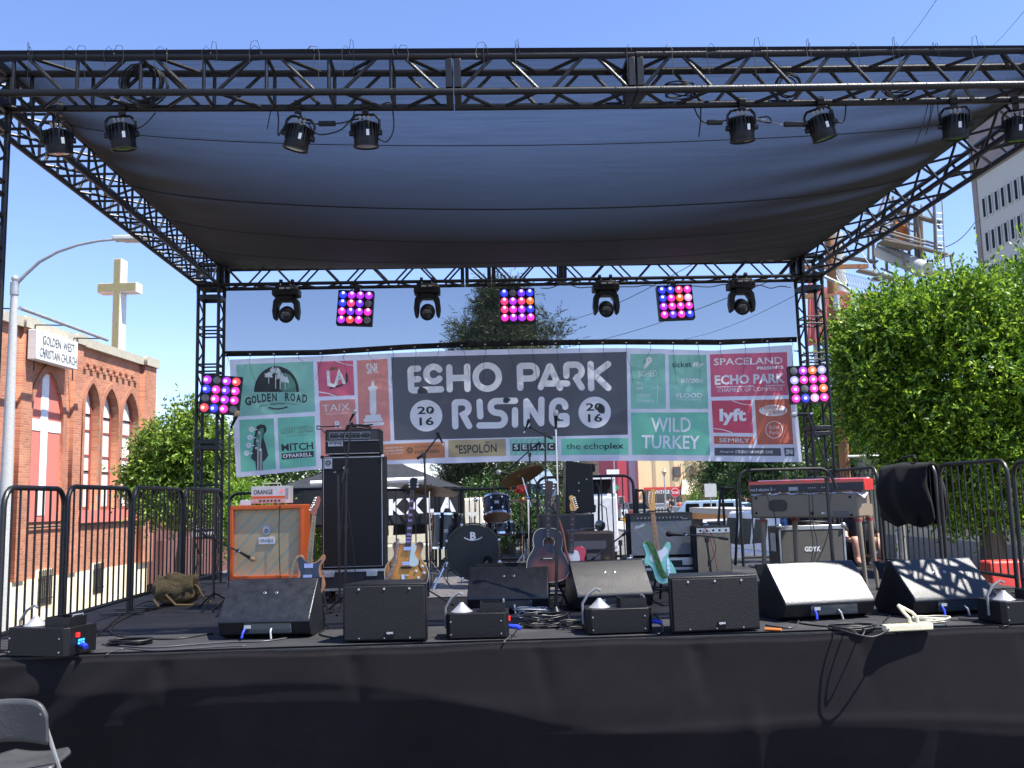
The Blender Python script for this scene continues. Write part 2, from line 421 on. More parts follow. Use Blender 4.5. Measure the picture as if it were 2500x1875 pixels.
tl = N.new('ShaderNodeBsdfTranslucent'); tl.inputs[0].default_value = (.0018, .0018, .0020, 1); ad = N.new('ShaderNodeAddShader'); Lk.new(N['Principled BSDF'].outputs[0], ad.inputs[0]); Lk.new(tl.outputs[0], ad.inputs[1])
Lk.new(mm.outputs[0], ms.inputs[0]); Lk.new(ad.outputs[0], ms.inputs[1]); Lk.new(tr.outputs[0], ms.inputs[2])
Lk.new(ms.outputs[0], N['Material Output'].inputs[0])
CX0, CX1, CY0, CY1, CZ = XL + .1, XR - .1, YF - TS / 2, YB + .12, ZT + TS + .012
def canopy(u, v):
    x = lerp(CX0, CX1, u); y = lerp(CY0, CY1, v)
    e = (4 * u * (1 - u)) ** .55; q = (4 * v * (1 - v)) ** .7
    s = .40 * e * q
    s += .018 * math.sin(u * 3 + v * 9) * e * q
    fold = math.exp(-((u - 1) / .16) ** 2)                     # gathers pulled towards the right edge
    s += .014 * fold * math.sin(v * 70 + u * 22 + 2 * math.sin(v * 9)) * (1 - abs(2 * v - 1) ** 3) * (.4 + .6 * (1 - v)) + .006 * math.exp(-(u / .08) ** 2) * math.sin(v * 60)
    return (x, y, CZ - s)
root = thing('roof_canopy', 'sagging sheer black mesh canopy stretched over the whole stage between the trusses', 'canopy', (0, 0, 0))
g = MB(); g.grid(90, 110, canopy); g.build('mesh_sheet', cm, root, ang=3)
for v0, r in ((.18, .004), (.415, .007), (.60, .004), (.80, .004)):
    g = MB(); g.tube([V(*canopy(u / 60, v0)) - V(0, 0, .006) for u in range(61)], r, 6); g.build('seam', BLKC, root)
# dark lapped border that wraps the front chord
g = MB(); g.grid(80, 4, lambda u, v: (lerp(XL - .1, XR + .1, u), YF - TS / 2 - .033 + .02 * v, ZT + TS + .034 - .075 * v - .012 * math.sin(u * 60) * v)); g.build('front_hem', BLKC, root, ang=3)
rnd = random.Random(5)
for px in (95, 210, 300, 425, 530, 650, 758, 860, 975, 1190, 1265, 1520, 1610, 1735, 1840, 1955, 2050, 2160, 2255, 2360, 2470):
    x = at(px, 130, YF).x; g = MB(); z = ZT + TS; y = YF - TS / 2
    k1, k2 = rnd.uniform(-.09, .09), rnd.uniform(-.09, .09)
    g.tube([(x + .029 * 0, y + .03 * math.cos(a), z + .03 * math.sin(a)) for a in [2 * PI * i / 10 for i in range(11)]], .0022, 5)
    up_ = rnd.uniform(.02, .11)
    g.tube([(x, y - .03, z + .02), (x + k1 * .4, y - .05, z + up_), (x + k1, y - .06, z + up_ * .8), (x + k1 * 1.2, y - .06, z - .02), (x + k1 * 1.1, y - .07, z - rnd.uniform(.06, .25))], .0022, 5)
    g.tube([(x, y - .03, z + .02), (x + k2 * .5, y - .04, z + .06), (x + k2, y - .05, z + .01), (x + k2 * .8, y - .05, z - rnd.uniform(.0, .2))], .0022, 5)
    g.build('tie_cord', RUB, root)

# ------------------------------------------------------------ sheer back screen and hem
sm = mat('sheer_screen_fabric', (.03, .033, .037), .9, var=.05); see_through(sm, .47, .5)
scr = thing('sheer_back_screen', 'sheer dark screen hanging below the back truss with a black eyelet hem', 'screen', (0, 0, 0))
YS = YB + .2
hemx = [550, 780, 1000, 1200, 1500, 1760, 1945]; hemy = [863, 860, 846, 838, 834, 835, 828]
def hem_y(px):
    for a in range(6):
        if px <= hemx[a + 1]: return lerp(hemy[a], hemy[a + 1], (px - hemx[a]) / (hemx[a + 1] - hemx[a]))
    return hemy[-1]
def scrf(u, v):
    px = lerp(546, 1946, u); top = at(px, 690, YS); bot = at(px, hem_y(px) - 6, YS)
    return lerp(Vector((top.x, YS, ZT + .02)), bot, v)
g = MB(); g.grid(24, 4, scrf); g.build('screen_panel', sm, scr, ang=3)
g = MB(); g.grid(60, 2, lambda u, v: at(lerp(546, 1946, u), hem_y(lerp(546, 1946, u)) - 6 + 13.5 * v, YS - .004 - .01 * math.sin(PI * v))); g.build('hem', BLKC, scr, ang=3)
eyel = []
for k in range(25):
    px = 553 + k * 57.4
    if px > 1940: break
    p = at(px, hem_y(px) + 2.5, YS - .02); eyel.append((px, p))
    g = MB(); g.lathe([(.006, 0), (.013, .003), (.013, -.001), (.006, 0)], p, (0, -1, 0), 10); g.build('eyelet', CHR, scr)

# ------------------------------------------------------------ the banner
YBN = YB + .30
def bw(px, py):      # waves of the hanging vinyl, metres
    t = (py - 850) / 300
    return .035 * math.sin(px * .0105 + 1.2) * (.3 + t) + .018 * math.sin(px * .031 + py * .006) * (1.1 - t) + .012 * math.sin(px * .06 - py * .02)
def bn(px, py, d=0.0): return at(px, py, YBN + bw(px, py) - d)
bvm = mat('banner_vinyl_white', (.86, .86, .95), .5, var=.04, scale=3, spec=.4)
see_through(bvm, .05, .5)
def bcol(name, col, a=.12, tr=.5):
    m = mat(name, col, .5, var=.13, scale=1.6, spec=.4); see_through(m, a, tr); return m
BG = bcol('banner_ink_green', (.34, .76, .57)); BG2 = bcol('banner_ink_bright_green', (.24, .76, .52)); BP = bcol('banner_ink_pink', (.92, .15, .25))
BS = bcol('banner_ink_salmon', (.98, .36, .27)); BRD = bcol('banner_ink_red', (.86, .08, .15)); BT = bcol('banner_ink_tan', (.60, .50, .28), .05)
BO = bcol('banner_ink_orange', (.82, .34, .14), .06); BRU = bcol('banner_ink_rust', (.70, .17, .08)); BDK = bcol('banner_ink_charcoal', (.024, .028, .032), .20, .2)
BK = mat('banner_ink_black', (.03, .035, .04), .5); BW = mat('banner_print_white', (.95, .95, 1.0), .5, var=.04); BLG = mat('banner_print_pale_green', (.85, .97, .93), .5)
BBR = mat('banner_ink_brown', (.20, .12, .05), .5)
ban = thing('festival_banner', 'long printed white festival banner with sponsor logos hanging behind the stage', 'banner', (0, 0, 0))
edge_t = [(560, 878), (700, 872), (900, 865), (1100, 856), (1250, 852), (1450, 850), (1560, 850), (1640, 853), (1740, 856), (1830, 849), (1933, 842)]
edge_b = [(577, 1166), (700, 1153), (900, 1134), (1100, 1131), (1250, 1126), (1500, 1125), (1700, 1125), (1850, 1128), (1958, 1128)]
def pl(E, t):
    L = [0]
    for a, b in zip(E, E[1:]): L.append(b[0])
    x = lerp(E[0][0], E[-1][0], t)
    for a, b in zip(E, E[1:]):
        if x <= b[0]: q = (x - a[0]) / (b[0] - a[0]); return (x, lerp(a[1], b[1], q))
    return E[-1]
def bsheet(u, v):
    a, b = pl(edge_t, u), pl(edge_b, u)
    return bn(lerp(a[0], b[0], v), lerp(a[1], b[1], v), -.004)
g = MB(); g.grid(110, 16, bsheet); g.build('vinyl_sheet', bvm, ban, ang=3)
def tile(TL, TR, BR_, BL, m, nu=10, nv=6):
    g = MB()
    def f(u, v):
        x = lerp(lerp(TL[0], TR[0], u), lerp(BL[0], BR_[0], u), v); y = lerp(lerp(TL[1], TR[1], u), lerp(BL[1], BR_[1], u), v)
        return bn(x, y, 0)
    g.grid(nu, nv, f); return g.build('colour_panel', m, ban, ang=3)
tile((576, 890), (764.5, 882), (770, 1005), (585, 1017), BG, 16, 10)
tile((584, 1025), (668, 1021), (674, 1145.5), (588, 1152), BG2, 8, 10)
tile((677, 1020), (768, 1015.5), (772, 1137.6), (683, 1145), BG2, 8, 10)
tile((774, 883), (862, 880), (865.5, 965), (778.5, 968.5), BP)
tile((780, 978), (867, 974), (874, 1110), (784, 1120), BS)
tile((871, 880), (946, 876), (954, 1076.5), (877, 1080), BS, 8, 16)
tile((955, 872), (1529.6, 859), (1533, 1061), (963, 1075), BDK, 50, 16)
tile((885, 1087), (1086, 1078), (1086.5, 1117), (885, 1127), BO, 16, 4)
tile((1094, 1075), (1234.5, 1071), (1235.7, 1112.7), (1095, 1116.6), BT, 12, 4)
tile((1243, 1071), (1362, 1068.6), (1363, 1110.5), (1246, 1112), BG, 10, 4)
tile((1370, 1070.5), (1534, 1069), (1534.5, 1110), (1371, 1111), BG2, 14, 4)
tile((1538.7, 864), (1623.7, 863.4), (1626, 998), (1540, 998), BG, 8, 12)
tile((1632, 865.7), (1724.5, 866.3), (1729.4, 998), (1635, 998), BG, 8, 12)
tile((1540, 1007), (1728.8, 1006.5), (1734, 1111.6), (1543.4, 1110), BG2, 16, 8)
tile((1733, 865), (1921.6, 859.6), (1924, 964.7), (1736, 969), BP, 16, 8)
tile((1737, 978), (1834, 976.4), (1838.6, 1057.3), (1741.4, 1056.4), BRD, 8, 8)
tile((1742.5, 1064.6), (1839.5, 1066.4), (1840.6, 1085), (1743, 1083.8), BRU, 8, 2)
tile((1842.5, 976.4), (1929.5, 973.7), (1937.4, 1084.5), (1849.2, 1085.6), BRU, 8, 10)
tile((1744, 1093), (1905.7, 1094), (1907.6, 1113), (1744.6, 1112.3), BDK, 14, 2)
tile((1913.7, 1093.5), (1939.2, 1093), (1939.6, 1113.9), (1916, 1113.4), BDK, 3, 2)
def btext(s, x0, y0, x1, y1, h, m, bold=.0, d=.004, name='lettering', sh=0.0):   # baseline (x0,y0)-(x1,y1), cap height h in banner units
    g = MB(); n = Vector((y1 - y0, -(x1 - x0))).normalized()
    def f(u, v):
        x = lerp(x0, x1, u) + n.x * h * v + sh * v * h; y = lerp(y0, y1, u) + n.y * h * v
        return bn(x, y, d)
    put_text(g, s, f, bold); return g.build(name, m, ban, smooth=False)
_dz = [0]
def stroke(g, pts, wd, d=.006, sc=None, closed=False, cap=True):
    _dz[0] = (_dz[0] + 1) % 7
    g.ribbon(pts, wd, lambda x, y, dd: bn(x, y, d + _dz[0] * .0006), 0, cap, closed)
def Z(pts, ox, oy, k): return [(ox + x / k, oy + y / k) for x, y in pts]
# headline lettering, rounded strokes
LW = 15.6
def big(*paths):
    g = MB()
    for p in paths:
        cl = False
        if p[0] == 'c': cl = True; p = p[1:]
        stroke(g, Z(p, 940, 600, 3.687), LW, closed=cl, cap=not cl)
    g.build('headline_letter', BW, ban, smooth=False)
def fil(a, b, c, r=22, n=5):   # rounded corner at b
    a, b, c = Vector(a), Vector(b), Vector(c); p = b + (a - b).normalized() * r; q = b + (c - b).normalized() * r
    return [tuple((1 - t) ** 2 * p + 2 * t * (1 - t) * b + t * t * q) for t in [k / n for k in range(n + 1)]]
big([(297, 1105)] + fil((297, 1105), (228, 1110), (236, 1302)) + fil((228, 1110), (236, 1302), (505, 1292)) + [(505, 1292)], [(245, 1203), (300, 1200)])
big(arc2(437, 1155, 66, -38, -322, 22))
big([(578, 1095), (582, 1292)], [(738, 1088), (742, 1288)], [(600, 1192), (722, 1188)])
big(['c'] + arc2(920, 1182, 105, 0, 348, 29))
big([(1218, 1278)] + fil((1218, 1278), (1212, 1082), (1310, 1080)) + arc2(1308, 1137, 57, -90, 90, 12) + [(1240, 1196)])
big([(1402, 1272)] + fil((1402, 1272), (1482, 1080), (1575, 1278), 14) + [(1575, 1278)], [(1450, 1240), (1640, 1240)])
big([(1632, 1170)] + fil((1632, 1170), (1632, 1072), (1712, 1070)) + arc2(1712, 1128, 58, -90, 70, 10) + [(1722, 1196), (1770, 1275)])
big([(1850, 1065), (1856, 1282)], [(2008, 1065)] + fil((2008, 1065), (1884, 1158), (2010, 1280), 14) + [(2010, 1280)])
big([(633, 1625)] + fil((633, 1625), (627, 1410), (700, 1408)) + arc2(698, 1462, 54, -90, 75, 10) + [(702, 1520), (757, 1622)])
big([(850, 1405), (858, 1535)])
big([(1170, 1395), (1005, 1398)] + arc2(1003, 1450, 52, -90, -270, 10) + arc2(1022, 1560, 56, -90, 90, 10)[1:] + [(850, 1618)])
big([(1170, 1480), (1170, 1610)])
big([(1275, 1608)] + fil((1275, 1608), (1272, 1398), (1405, 1600), 10) + fil((1272, 1398), (1405, 1600), (1408, 1385), 10) + [(1408, 1385)])
big([(1622, 1450)] + arc2(1565, 1455, 60, -20, -175, 14) + [(1503, 1540)] + arc2(1560, 1550, 57, 170, 80, 8) + [(1612, 1605)] + fil((1600, 1605), (1634, 1602), (1633, 1540), 14) + fil((1633, 1590), (1633, 1533), (1590, 1535), 14) + [(1585, 1535)])
for cx, cy in ((370, 1530), (1887, 1500)):
    g = MB(); c = (940 + cx / 3.687, 600 + cy / 3.687)
    ring = [g._a(bn(c[0] + 39.5 * math.cos(a), c[1] + 38.5 * math.sin(a), .004)) for a in [2 * PI * k / 40 for k in range(40)]]
    cc = g._a(bn(c[0], c[1], .004))
    for k in range(40): g.face((cc, ring[(k + 1) % 40], ring[k]))
    g.build('date_disc', BW, ban, smooth=False)
    btext('20', c[0] - 21, c[1] - 3.5, c[0] + 20, c[1] - 4.5, 19, BK, .02, .007)
    btext('16', c[0] - 16, c[1] + 24, c[0] + 19, c[1] + 23, 20, BK, .02, .007)
# left block
g = MB()
c0 = (675, 958); pr = [bn(c0[0] + 55 * math.cos(R(a)), c0[1] - 1 + 63 * -math.sin(R(a)) , .004) for a in range(0, 181, 9)]
cc = g._a(bn(675, 957, .004)); ids = [g._a(p) for p in pr]
for a, b in zip(ids, ids[1:]): g.face((cc, a, b))
g.build('half_disc_emblem', BK, ban, smooth=False)
g = MB()
rn = random.Random(3)
for (x, y0, y1, rr_) in ((656, 950, 918, 9), (673, 948, 908, 12), (684, 950, 922, 10), (696, 951, 930, 9)):
    stroke(g, [(x, y0), (x, y1)], 2.0, .007)
    for k in range(13):
        a = R(-200 + k * 19 + rn.uniform(-8, 8)); q = rr_ * rn.uniform(.7, 1.15)
        stroke(g, [(x, y1), (x + q * math.cos(a), y1 + q * math.sin(a))], 3.2, .008 + k * .0008)
g.build('palm_emblem', BLG, ban, smooth=False)
arcT = 'GOLDEN ROAD'; 
for i, (a, b, s, yo) in enumerate(((599, 614, 'G', 9), (615, 627, 'O', 5), (629, 638, 'L', 2), (640, 651, 'D', 1), (653, 662, 'E', 0), (665, 676, 'N', -1), (696, 707, 'R', -2), (709, 721, 'O', -1), (723, 735, 'A', 1), (738, 750, 'D', 2))):
    btext(s, a, 981 + yo, b, 981 + yo - .5 + (i - 4.5) * .15, 20, BK, .03)
btext('BREWING', 660, 989, 697, 987, 4.5, BK, .02)
g = MB(); stroke(g, [(633, 992), (656, 988)], 1); stroke(g, [(700, 985), (724, 988)], 1); stroke(g, [(657, 995), (668, 998), (679, 998.5), (690, 997), (701, 993.5)], 3.4); g.build('flourish', BK, ban, smooth=False)
# headstock emblem
g = MB(); hs = [(627, 1040), (636, 1036), (647, 1038), (651, 1046), (650, 1054), (644, 1060), (643, 1068), (648, 1084), (655, 1112), (648, 1122), (641, 1128), (641.5, 1148), (626, 1149), (624, 1128), (613, 1119), (618, 1090), (622, 1060)]
ids = [g._a(bn(x, y, .004)) for x, y in hs]; g.face(ids[::-1]); g.build('headstock_emblem', BK, ban, smooth=False)
g = MB()
for (x, y) in ((614, 1048), (610, 1068), (607, 1087), (602, 1106)):
    stroke(g, arc2(x, y, 4.2, 0, 340, 12), 5, .006); stroke(g, [(x + 7, y), (x + 15, y + 1)], 2, .007)
for (x, y, yb) in ((633, 1056, 1148), (629, 1076, 1148), (636, 1098, 1148), (626, 1094, 1148)):
    stroke(g, arc2(x, y, 2.2, 0, 340, 8), 2, .008)
    stroke(g, [(x + 3, y + 3), (x + 3, yb)], 1, .009)
g.build('tuner_emblem', BW, ban, smooth=False)
btext('GILBERT CEDILLO', 686, 1060, 764, 1054, 12, BBR, -.012)
btext('LOS ANGELES COUNCILMEMBER', 695, 1046, 755, 1043, 3.5, BBR, -.01)
btext('COUNCIL DISTRICT 1', 698, 1067, 753, 1063, 3.5, BBR, -.01)
btext('MITCH', 688, 1102, 765, 1097, 18, BK, .02)
g = MB(); g.grid(6, 1, lambda u, v: bn(lerp(688, 766, u), lerp(1107, 1101, u) + 14.5 * v, .004)); g.build('name_bar', BK, ban, smooth=False)
btext("O'FARRELL", 691, 1118.5, 762, 1113.5, 9.5, BW, .015, .008)
# pink and salmon block
btext('do', 805, 905, 826, 902, 9, BBR, .04)
g = MB()
stroke(g, [(801, 908), (803, 938), (816, 942)], 8); stroke(g, [(820, 938), (828, 908), (840, 934)], 8); stroke(g, [(823, 925), (836, 924)], 4)
g.build('block_letters', BW, ban, smooth=False)
g = MB(); stroke(g, [(846, 912), (847, 932), (830, 942), (806, 948)], 4); g.build('block_shadow', BK, ban, smooth=False)
g = MB(); stroke(g, [(820, 881.5), (835, 887), (862, 893)], 1.6); stroke(g, [(779, 957), (800, 960), (820, 967)], 2.6); g.build('flourish', BW, ban, smooth=False)
btext('TAIX', 788, 1006, 854, 1001, 17, BW, -.005); btext('FRENCH RESTAURANT', 796, 1013, 852, 1010, 3.5, BW); btext('R', 818, 1045, 834, 1044, 17, BW, .03)
btext('SNi', 895, 913, 922, 911, 26, BW, .02)
g = MB()
for a in (([(910, 933), (910, 950)], 7), ([(910, 950), (911, 1005)], 16), ([(896, 1018), (926, 1016)], 9), ([(892, 1026), (930, 1024)], 9), ([(891, 1037), (934, 1034)], 8)): stroke(g, a[0], a[1])
stroke(g, [(903, 948), (917, 947)], 10)
g.build('monument_emblem', BW, ban, smooth=False)
# lower strip
btext('DEPARTMENT OF', 941, 1096, 983, 1094, 4, BW); btext('CULTURAL AFFAIRS', 938, 1104, 986, 1101, 4.5, BW); btext('City of Los Angeles', 942, 1111, 984, 1108, 4.5, BW)
btext('Community', 1011, 1095.5, 1074, 1091, 7.5, BBR, 0, sh=.25); btext('PARTNERS', 1013, 1108.5, 1073, 1105, 8, BBR, .02)
g = MB(); stroke(g, arc2(1000, 1099, 5, 90, 270, 8), 5); stroke(g, arc2(1001, 1099, 5, -90, 90, 8), 5, .009); g.build('leaf_emblem', BBR, ban, smooth=False)
btext('"ESPOLON', 1113, 1108.5, 1213, 1104, 22, BK, .015); g = MB(); stroke(g, [(1186, 1079), (1194, 1081)], 2.4); g.build('accent', BK, ban, smooth=False)
for k, ch in enumerate('SESAC'):
    x = 1251 + k * 21.3; g = MB(); g.grid(2, 1, lambda u, v: bn(x + 19 * u, 1083 - .4 * k + 18.5 * v, .004)); g.build('letter_tile', BK, ban, smooth=False)
    btext(ch, x + 4, 1097.5 - .4 * k, x + 14.5, 1097.3 - .4 * k, 12, BW, .015, .008)
g = MB()
for k in range(9):
    x = 1250 + k * 13; stroke(g, [(x, 1081), (x + 7, 1072.5)], .8, .003); stroke(g, [(x, 1110), (x + 6, 1103.5)], .8, .003)
g.build('hatching', BW, ban, smooth=False)
btext('the echo', 1383, 1097, 1475, 1096, 15, BK, .0); btext('plex', 1476, 1100.5, 1523, 1099.5, 19, BK, .02)
# right block
g = MB(); stroke(g, arc2(1584, 879, 5, 0, 340, 12), 6); stroke(g, [(1581, 888), (1577, 892), (1574, 897)], 7); g.build('figure_emblem', BW, ban, smooth=False)
btext('SCHED', 1559, 919.5, 1604, 919, 15, BLG, .0)
for s, x1, y in (('the', 1568, 939), ('new', 1570, 953), ('california', 1588, 969), ('barbershop', 1597, 984)): btext(s, 1554, y, x1, y, 9.5, BLG)
g = MB(); stroke(g, [(1605, 984), (1605, 944)], 1.3); stroke(g, [(1605, 944), (1606, 934)], 1, .007); stroke(g, [(1605, 944), (1593, 949)], 1, .008); stroke(g, [(1605, 944), (1614, 951)], 1, .009); g.build('turbine_emblem', BLG, ban, smooth=False)
btext('ticket', 1641, 897, 1688, 896, 13.5, BK, .01); btext('fly', 1689, 900, 1717, 899, 16, BLG, .04, sh=.2)
btext('ENVIZION', 1663, 935, 1715, 935, 11, BLG, .03); btext('FLOOD', 1651, 971.5, 1715, 971.5, 12, BLG, .03)
btext('MAGAZINE', 1655, 977, 1712, 977, 2.5, BLG)
btext('WILD', 1590, 1056, 1687, 1055, 36, BW, .01); btext('TURKEY', 1566, 1095, 1708, 1097, 33, BW, .015)
btext('SPACELAND', 1743, 892, 1911, 888, 17, BW, .01); btext('PRESENTS', 1849, 903, 1913, 900, 7.5, BW, .03)
btext('ECHO PARK', 1745, 940, 1917, 935, 24, BW, .035); g = MB(); stroke(g, [(1749, 945), (1915, 940)], 2); g.build('rule_line', BW, ban, smooth=False)
btext('CHAMBER OF COMMERCE', 1753, 958, 1911, 953, 9.5, BW, 0)
btext('lyft', 1757, 1038, 1822, 1037, 40, BW, .04); g = MB(); stroke(g, [(1788, 978.5), (1810, 986), (1834, 989)], 1.6); stroke(g, [(1742, 1046), (1765, 1049), (1787, 1056)], 2); g.build('flourish', BW, ban, smooth=False)
btext('SEMBLY', 1756, 1079.5, 1830, 1080.5, 10, BW, .0)
g = MB(); cc = g._a(bn(1888, 1002, .004)); ids = [g._a(bn(1888 + 35 * math.cos(a), 1002 + 14 * math.sin(a), .004)) for a in [2 * PI * k / 30 for k in range(30)]]
for k in range(30): g.face((cc, ids[(k + 1) % 30], ids[k]))
g.build('oval_emblem', BW, ban, smooth=False)
btext('Mohawk', 1859, 1000, 1911, 997, 10, BRU, .0, .008); btext('Bend', 1887, 1011, 1917, 1009, 9, BRU, .0, .008)
g = MB(); stroke(g, arc2(1877, 1008, 4.5, 0, 345, 14), 1.4, .009, closed=True, cap=False); g.build('ring_emblem', BRU, ban, smooth=False)
g = MB(); stroke(g, arc2(1890, 1049, 20.5, 0, 350, 36), 1.4, .004, closed=True, cap=False)
g.build('ring_emblem', BW, ban, smooth=False)
btext('Echo', 1879, 1048, 1904, 1047, 9, BW, -.01); btext('Park', 1879, 1061, 1902, 1060, 9, BW, -.01)
btext('Design by', 1759, 1106, 1791, 1106, 5.5, BW, 0); btext('STUDIO NUMBER ONE', 1795, 1106.5, 1887, 1107, 7, BW, .01); btext('SNi', 1919, 1109, 1935, 1109, 12, BW, .03)
# cords from eyelets down to the banner
for k, (px, p) in enumerate(eyel):
    q = bn(px + rnd.uniform(-3, 6), pl(edge_t, (px - 560) / 1373 if px > 560 else 0)[1] + 4, .01)
    dn = [24, 60, 70, 8, 50, 60, 8, 60, 50, 8, 40, 50][k % 12]
    g = MB(); g.tube([p, lerp(p, q, .5) + V(.01, 0, 0), q], .0035, 5)
    e = bn(px + rnd.uniform(-16, 20), 878 + dn, .03)
    g.tube([q, lerp(q, e, .5) + V(rnd.uniform(-.02, .02), -.01, 0), e], .0025, 5)
    g.build('hanging_cord', RUB, ban)
# ------------------------------------------------------------ lamp panels (16 coloured lamps each)
LC = {'V': (.50, 0, 1), 'M': (.92, .0, .74), 'I': (.16, 0, 1), 'B': (0, .02, 1), 'R': (1, .05, .02), 'O': (1, .16, .0), 'P': (1, .02, .22), 'W': (1, .45, .95), 'L': (.42, .42, 1)}
def lampmat(k, hot=False):
    nm = 'lamp_glow_' + {'V': 'violet', 'M': 'magenta', 'I': 'indigo', 'B': 'blue', 'R': 'red', 'O': 'orange', 'P': 'pink', 'W': 'pale_pink', 'L': 'pale_blue'}[k] + ('_mid' if hot == 'mid' else '_hot' if hot else '')
    c = LC[k]
    if hot == 'mid': c = tuple(min(1, x * .92 + .05) for x in c)
    elif hot: c = tuple(min(1, x * .4 + .6) for x in c)
    return mat(nm, (.1, .1, .1), .3, emit=c, es=.66 if hot == 'mid' else 1.1 if hot else .42)
OFF = mat('unlit_lens', (.12, .12, .13), .25, spec=.7)
def panel(c, w, cols, label, roll=0, yaw=0, hx=0, hz=.25, drop=.04, gr='coloured lamp panels around the back of the stage', pitch=-.12):
    t = thing('lamp_panel', label, 'stage light', c, group=gr); t.rotation_euler = (pitch, roll, yaw)
    g = MB(); g.box((0, .05, 0), (w, .10, w)); g.build('housing', BLKP, t, bevel=.006)
    g = MB(); q = w / 2
    g.box((0, -.004, q - .006), (w, .02, .012)); g.box((0, -.004, -q + .006), (w, .02, .012)); g.box((q - .006, -.004, 0), (.012, .02, w - .026)); g.box((-q + .006, -.004, 0), (.012, .02, w - .026)); g.build('rim', BLKM, t)
    s = w / 4.12
    for r_, row in enumerate(cols):
        for k, ch in enumerate(row):
            x, z = (k - 1.5) * s, (1.5 - r_) * s; rr = s * .41
            g = MB()
            if ch == 'G': g.lathe([(rr, 0), (rr, .012), (rr * .8, .016), (0, .018)], (x, -.001, z), (0, -1, 0), 20); g.build('lamp', OFF, t)
            else:
                g.lathe([(rr, 0), (rr, .012), (rr * .8, .016), (0, .018)], (x, -.001, z), (0, -1, 0), 20)
                g.cur = 3; g.lathe([(rr * .62, .0), (rr * .62, .0008), (rr * .3, .001)], (x + hx * rr * .6, -.0182, z + hz * rr * .6), (0, -1, 0), 16)
                g.cur = 1; g.lathe([(rr * .34, .0), (rr * .38, .001), (0, .002)], (x + hx * rr * .9, -.0200 , z + hz * rr * .9), (0, -1, 0), 14)
                g.cur = 2; g.lathe([(rr * 1.0, 0), (rr * 1.1, .004), (rr * 1.08, .014), (rr * 1.0, .014)], (x, -.001, z), (0, -1, 0), 20)
                g.build('lamp', [lampmat(ch), lampmat(ch, True), lampmat('P' if ch in 'MRP' else ch), lampmat(ch, 'mid')], t)
    if drop:
        g = MB()
        for sx in (-1, 1): g.tube([(sx * .12, .05, q), (sx * .06, .05, q + drop)], .008, 6)
        g.box((0, .05, q + drop), (.08, .05, .04)); g.build('hanging_bracket', BLKM, t)
    return t
YP = 12.78
def cen(x0, y0, x1, y1, Y): return at((x0 + x1) / 2, (y0 + y1) / 2, Y)
k_ = YP / 2250
panel(cen(488, 918, 588, 1009, YP), 94 * k_, ['VGVR', 'BMIM', 'GMVM', 'RBMG'], 'lamp panel on the left back tower, tilted, beside the green beer logo', roll=.09, yaw=.1, hx=-.35, hz=-.05, drop=0, pitch=-.02)
panel(cen(820, 708, 914, 794, YP), 88 * k_, ['BVVV', 'BPIG', 'MIVM', 'VRMG'], 'tilted lamp panel under the left half of the back truss', roll=.055, yaw=-.03, hx=.1, hz=.6)
panel(cen(1218, 702, 1308, 789, YP), 88 * k_, ['BGIB', 'PVPO', 'PMVB', 'MVVM'], 'lamp panel hung in the middle of the back truss in front of the pine tree', roll=0, hx=0, hz=.6)
panel(cen(1604, 694, 1696, 781, YP), 89 * k_, ['BBPM', 'BMOW', 'VMMM', 'MIMB'], 'lamp panel under the right half of the back truss, four blue lamps', roll=-.03, yaw=.03, hx=-.1, hz=.35)
panel(cen(1925, 892, 2024, 984, YP), 95 * k_, ['GVOL', 'LMMM', 'MGMO', 'MBWM'], 'bright lamp panel on the right back tower beside the pink logos', roll=-.02, yaw=-.1, hx=0, hz=0, drop=0, pitch=-.02)

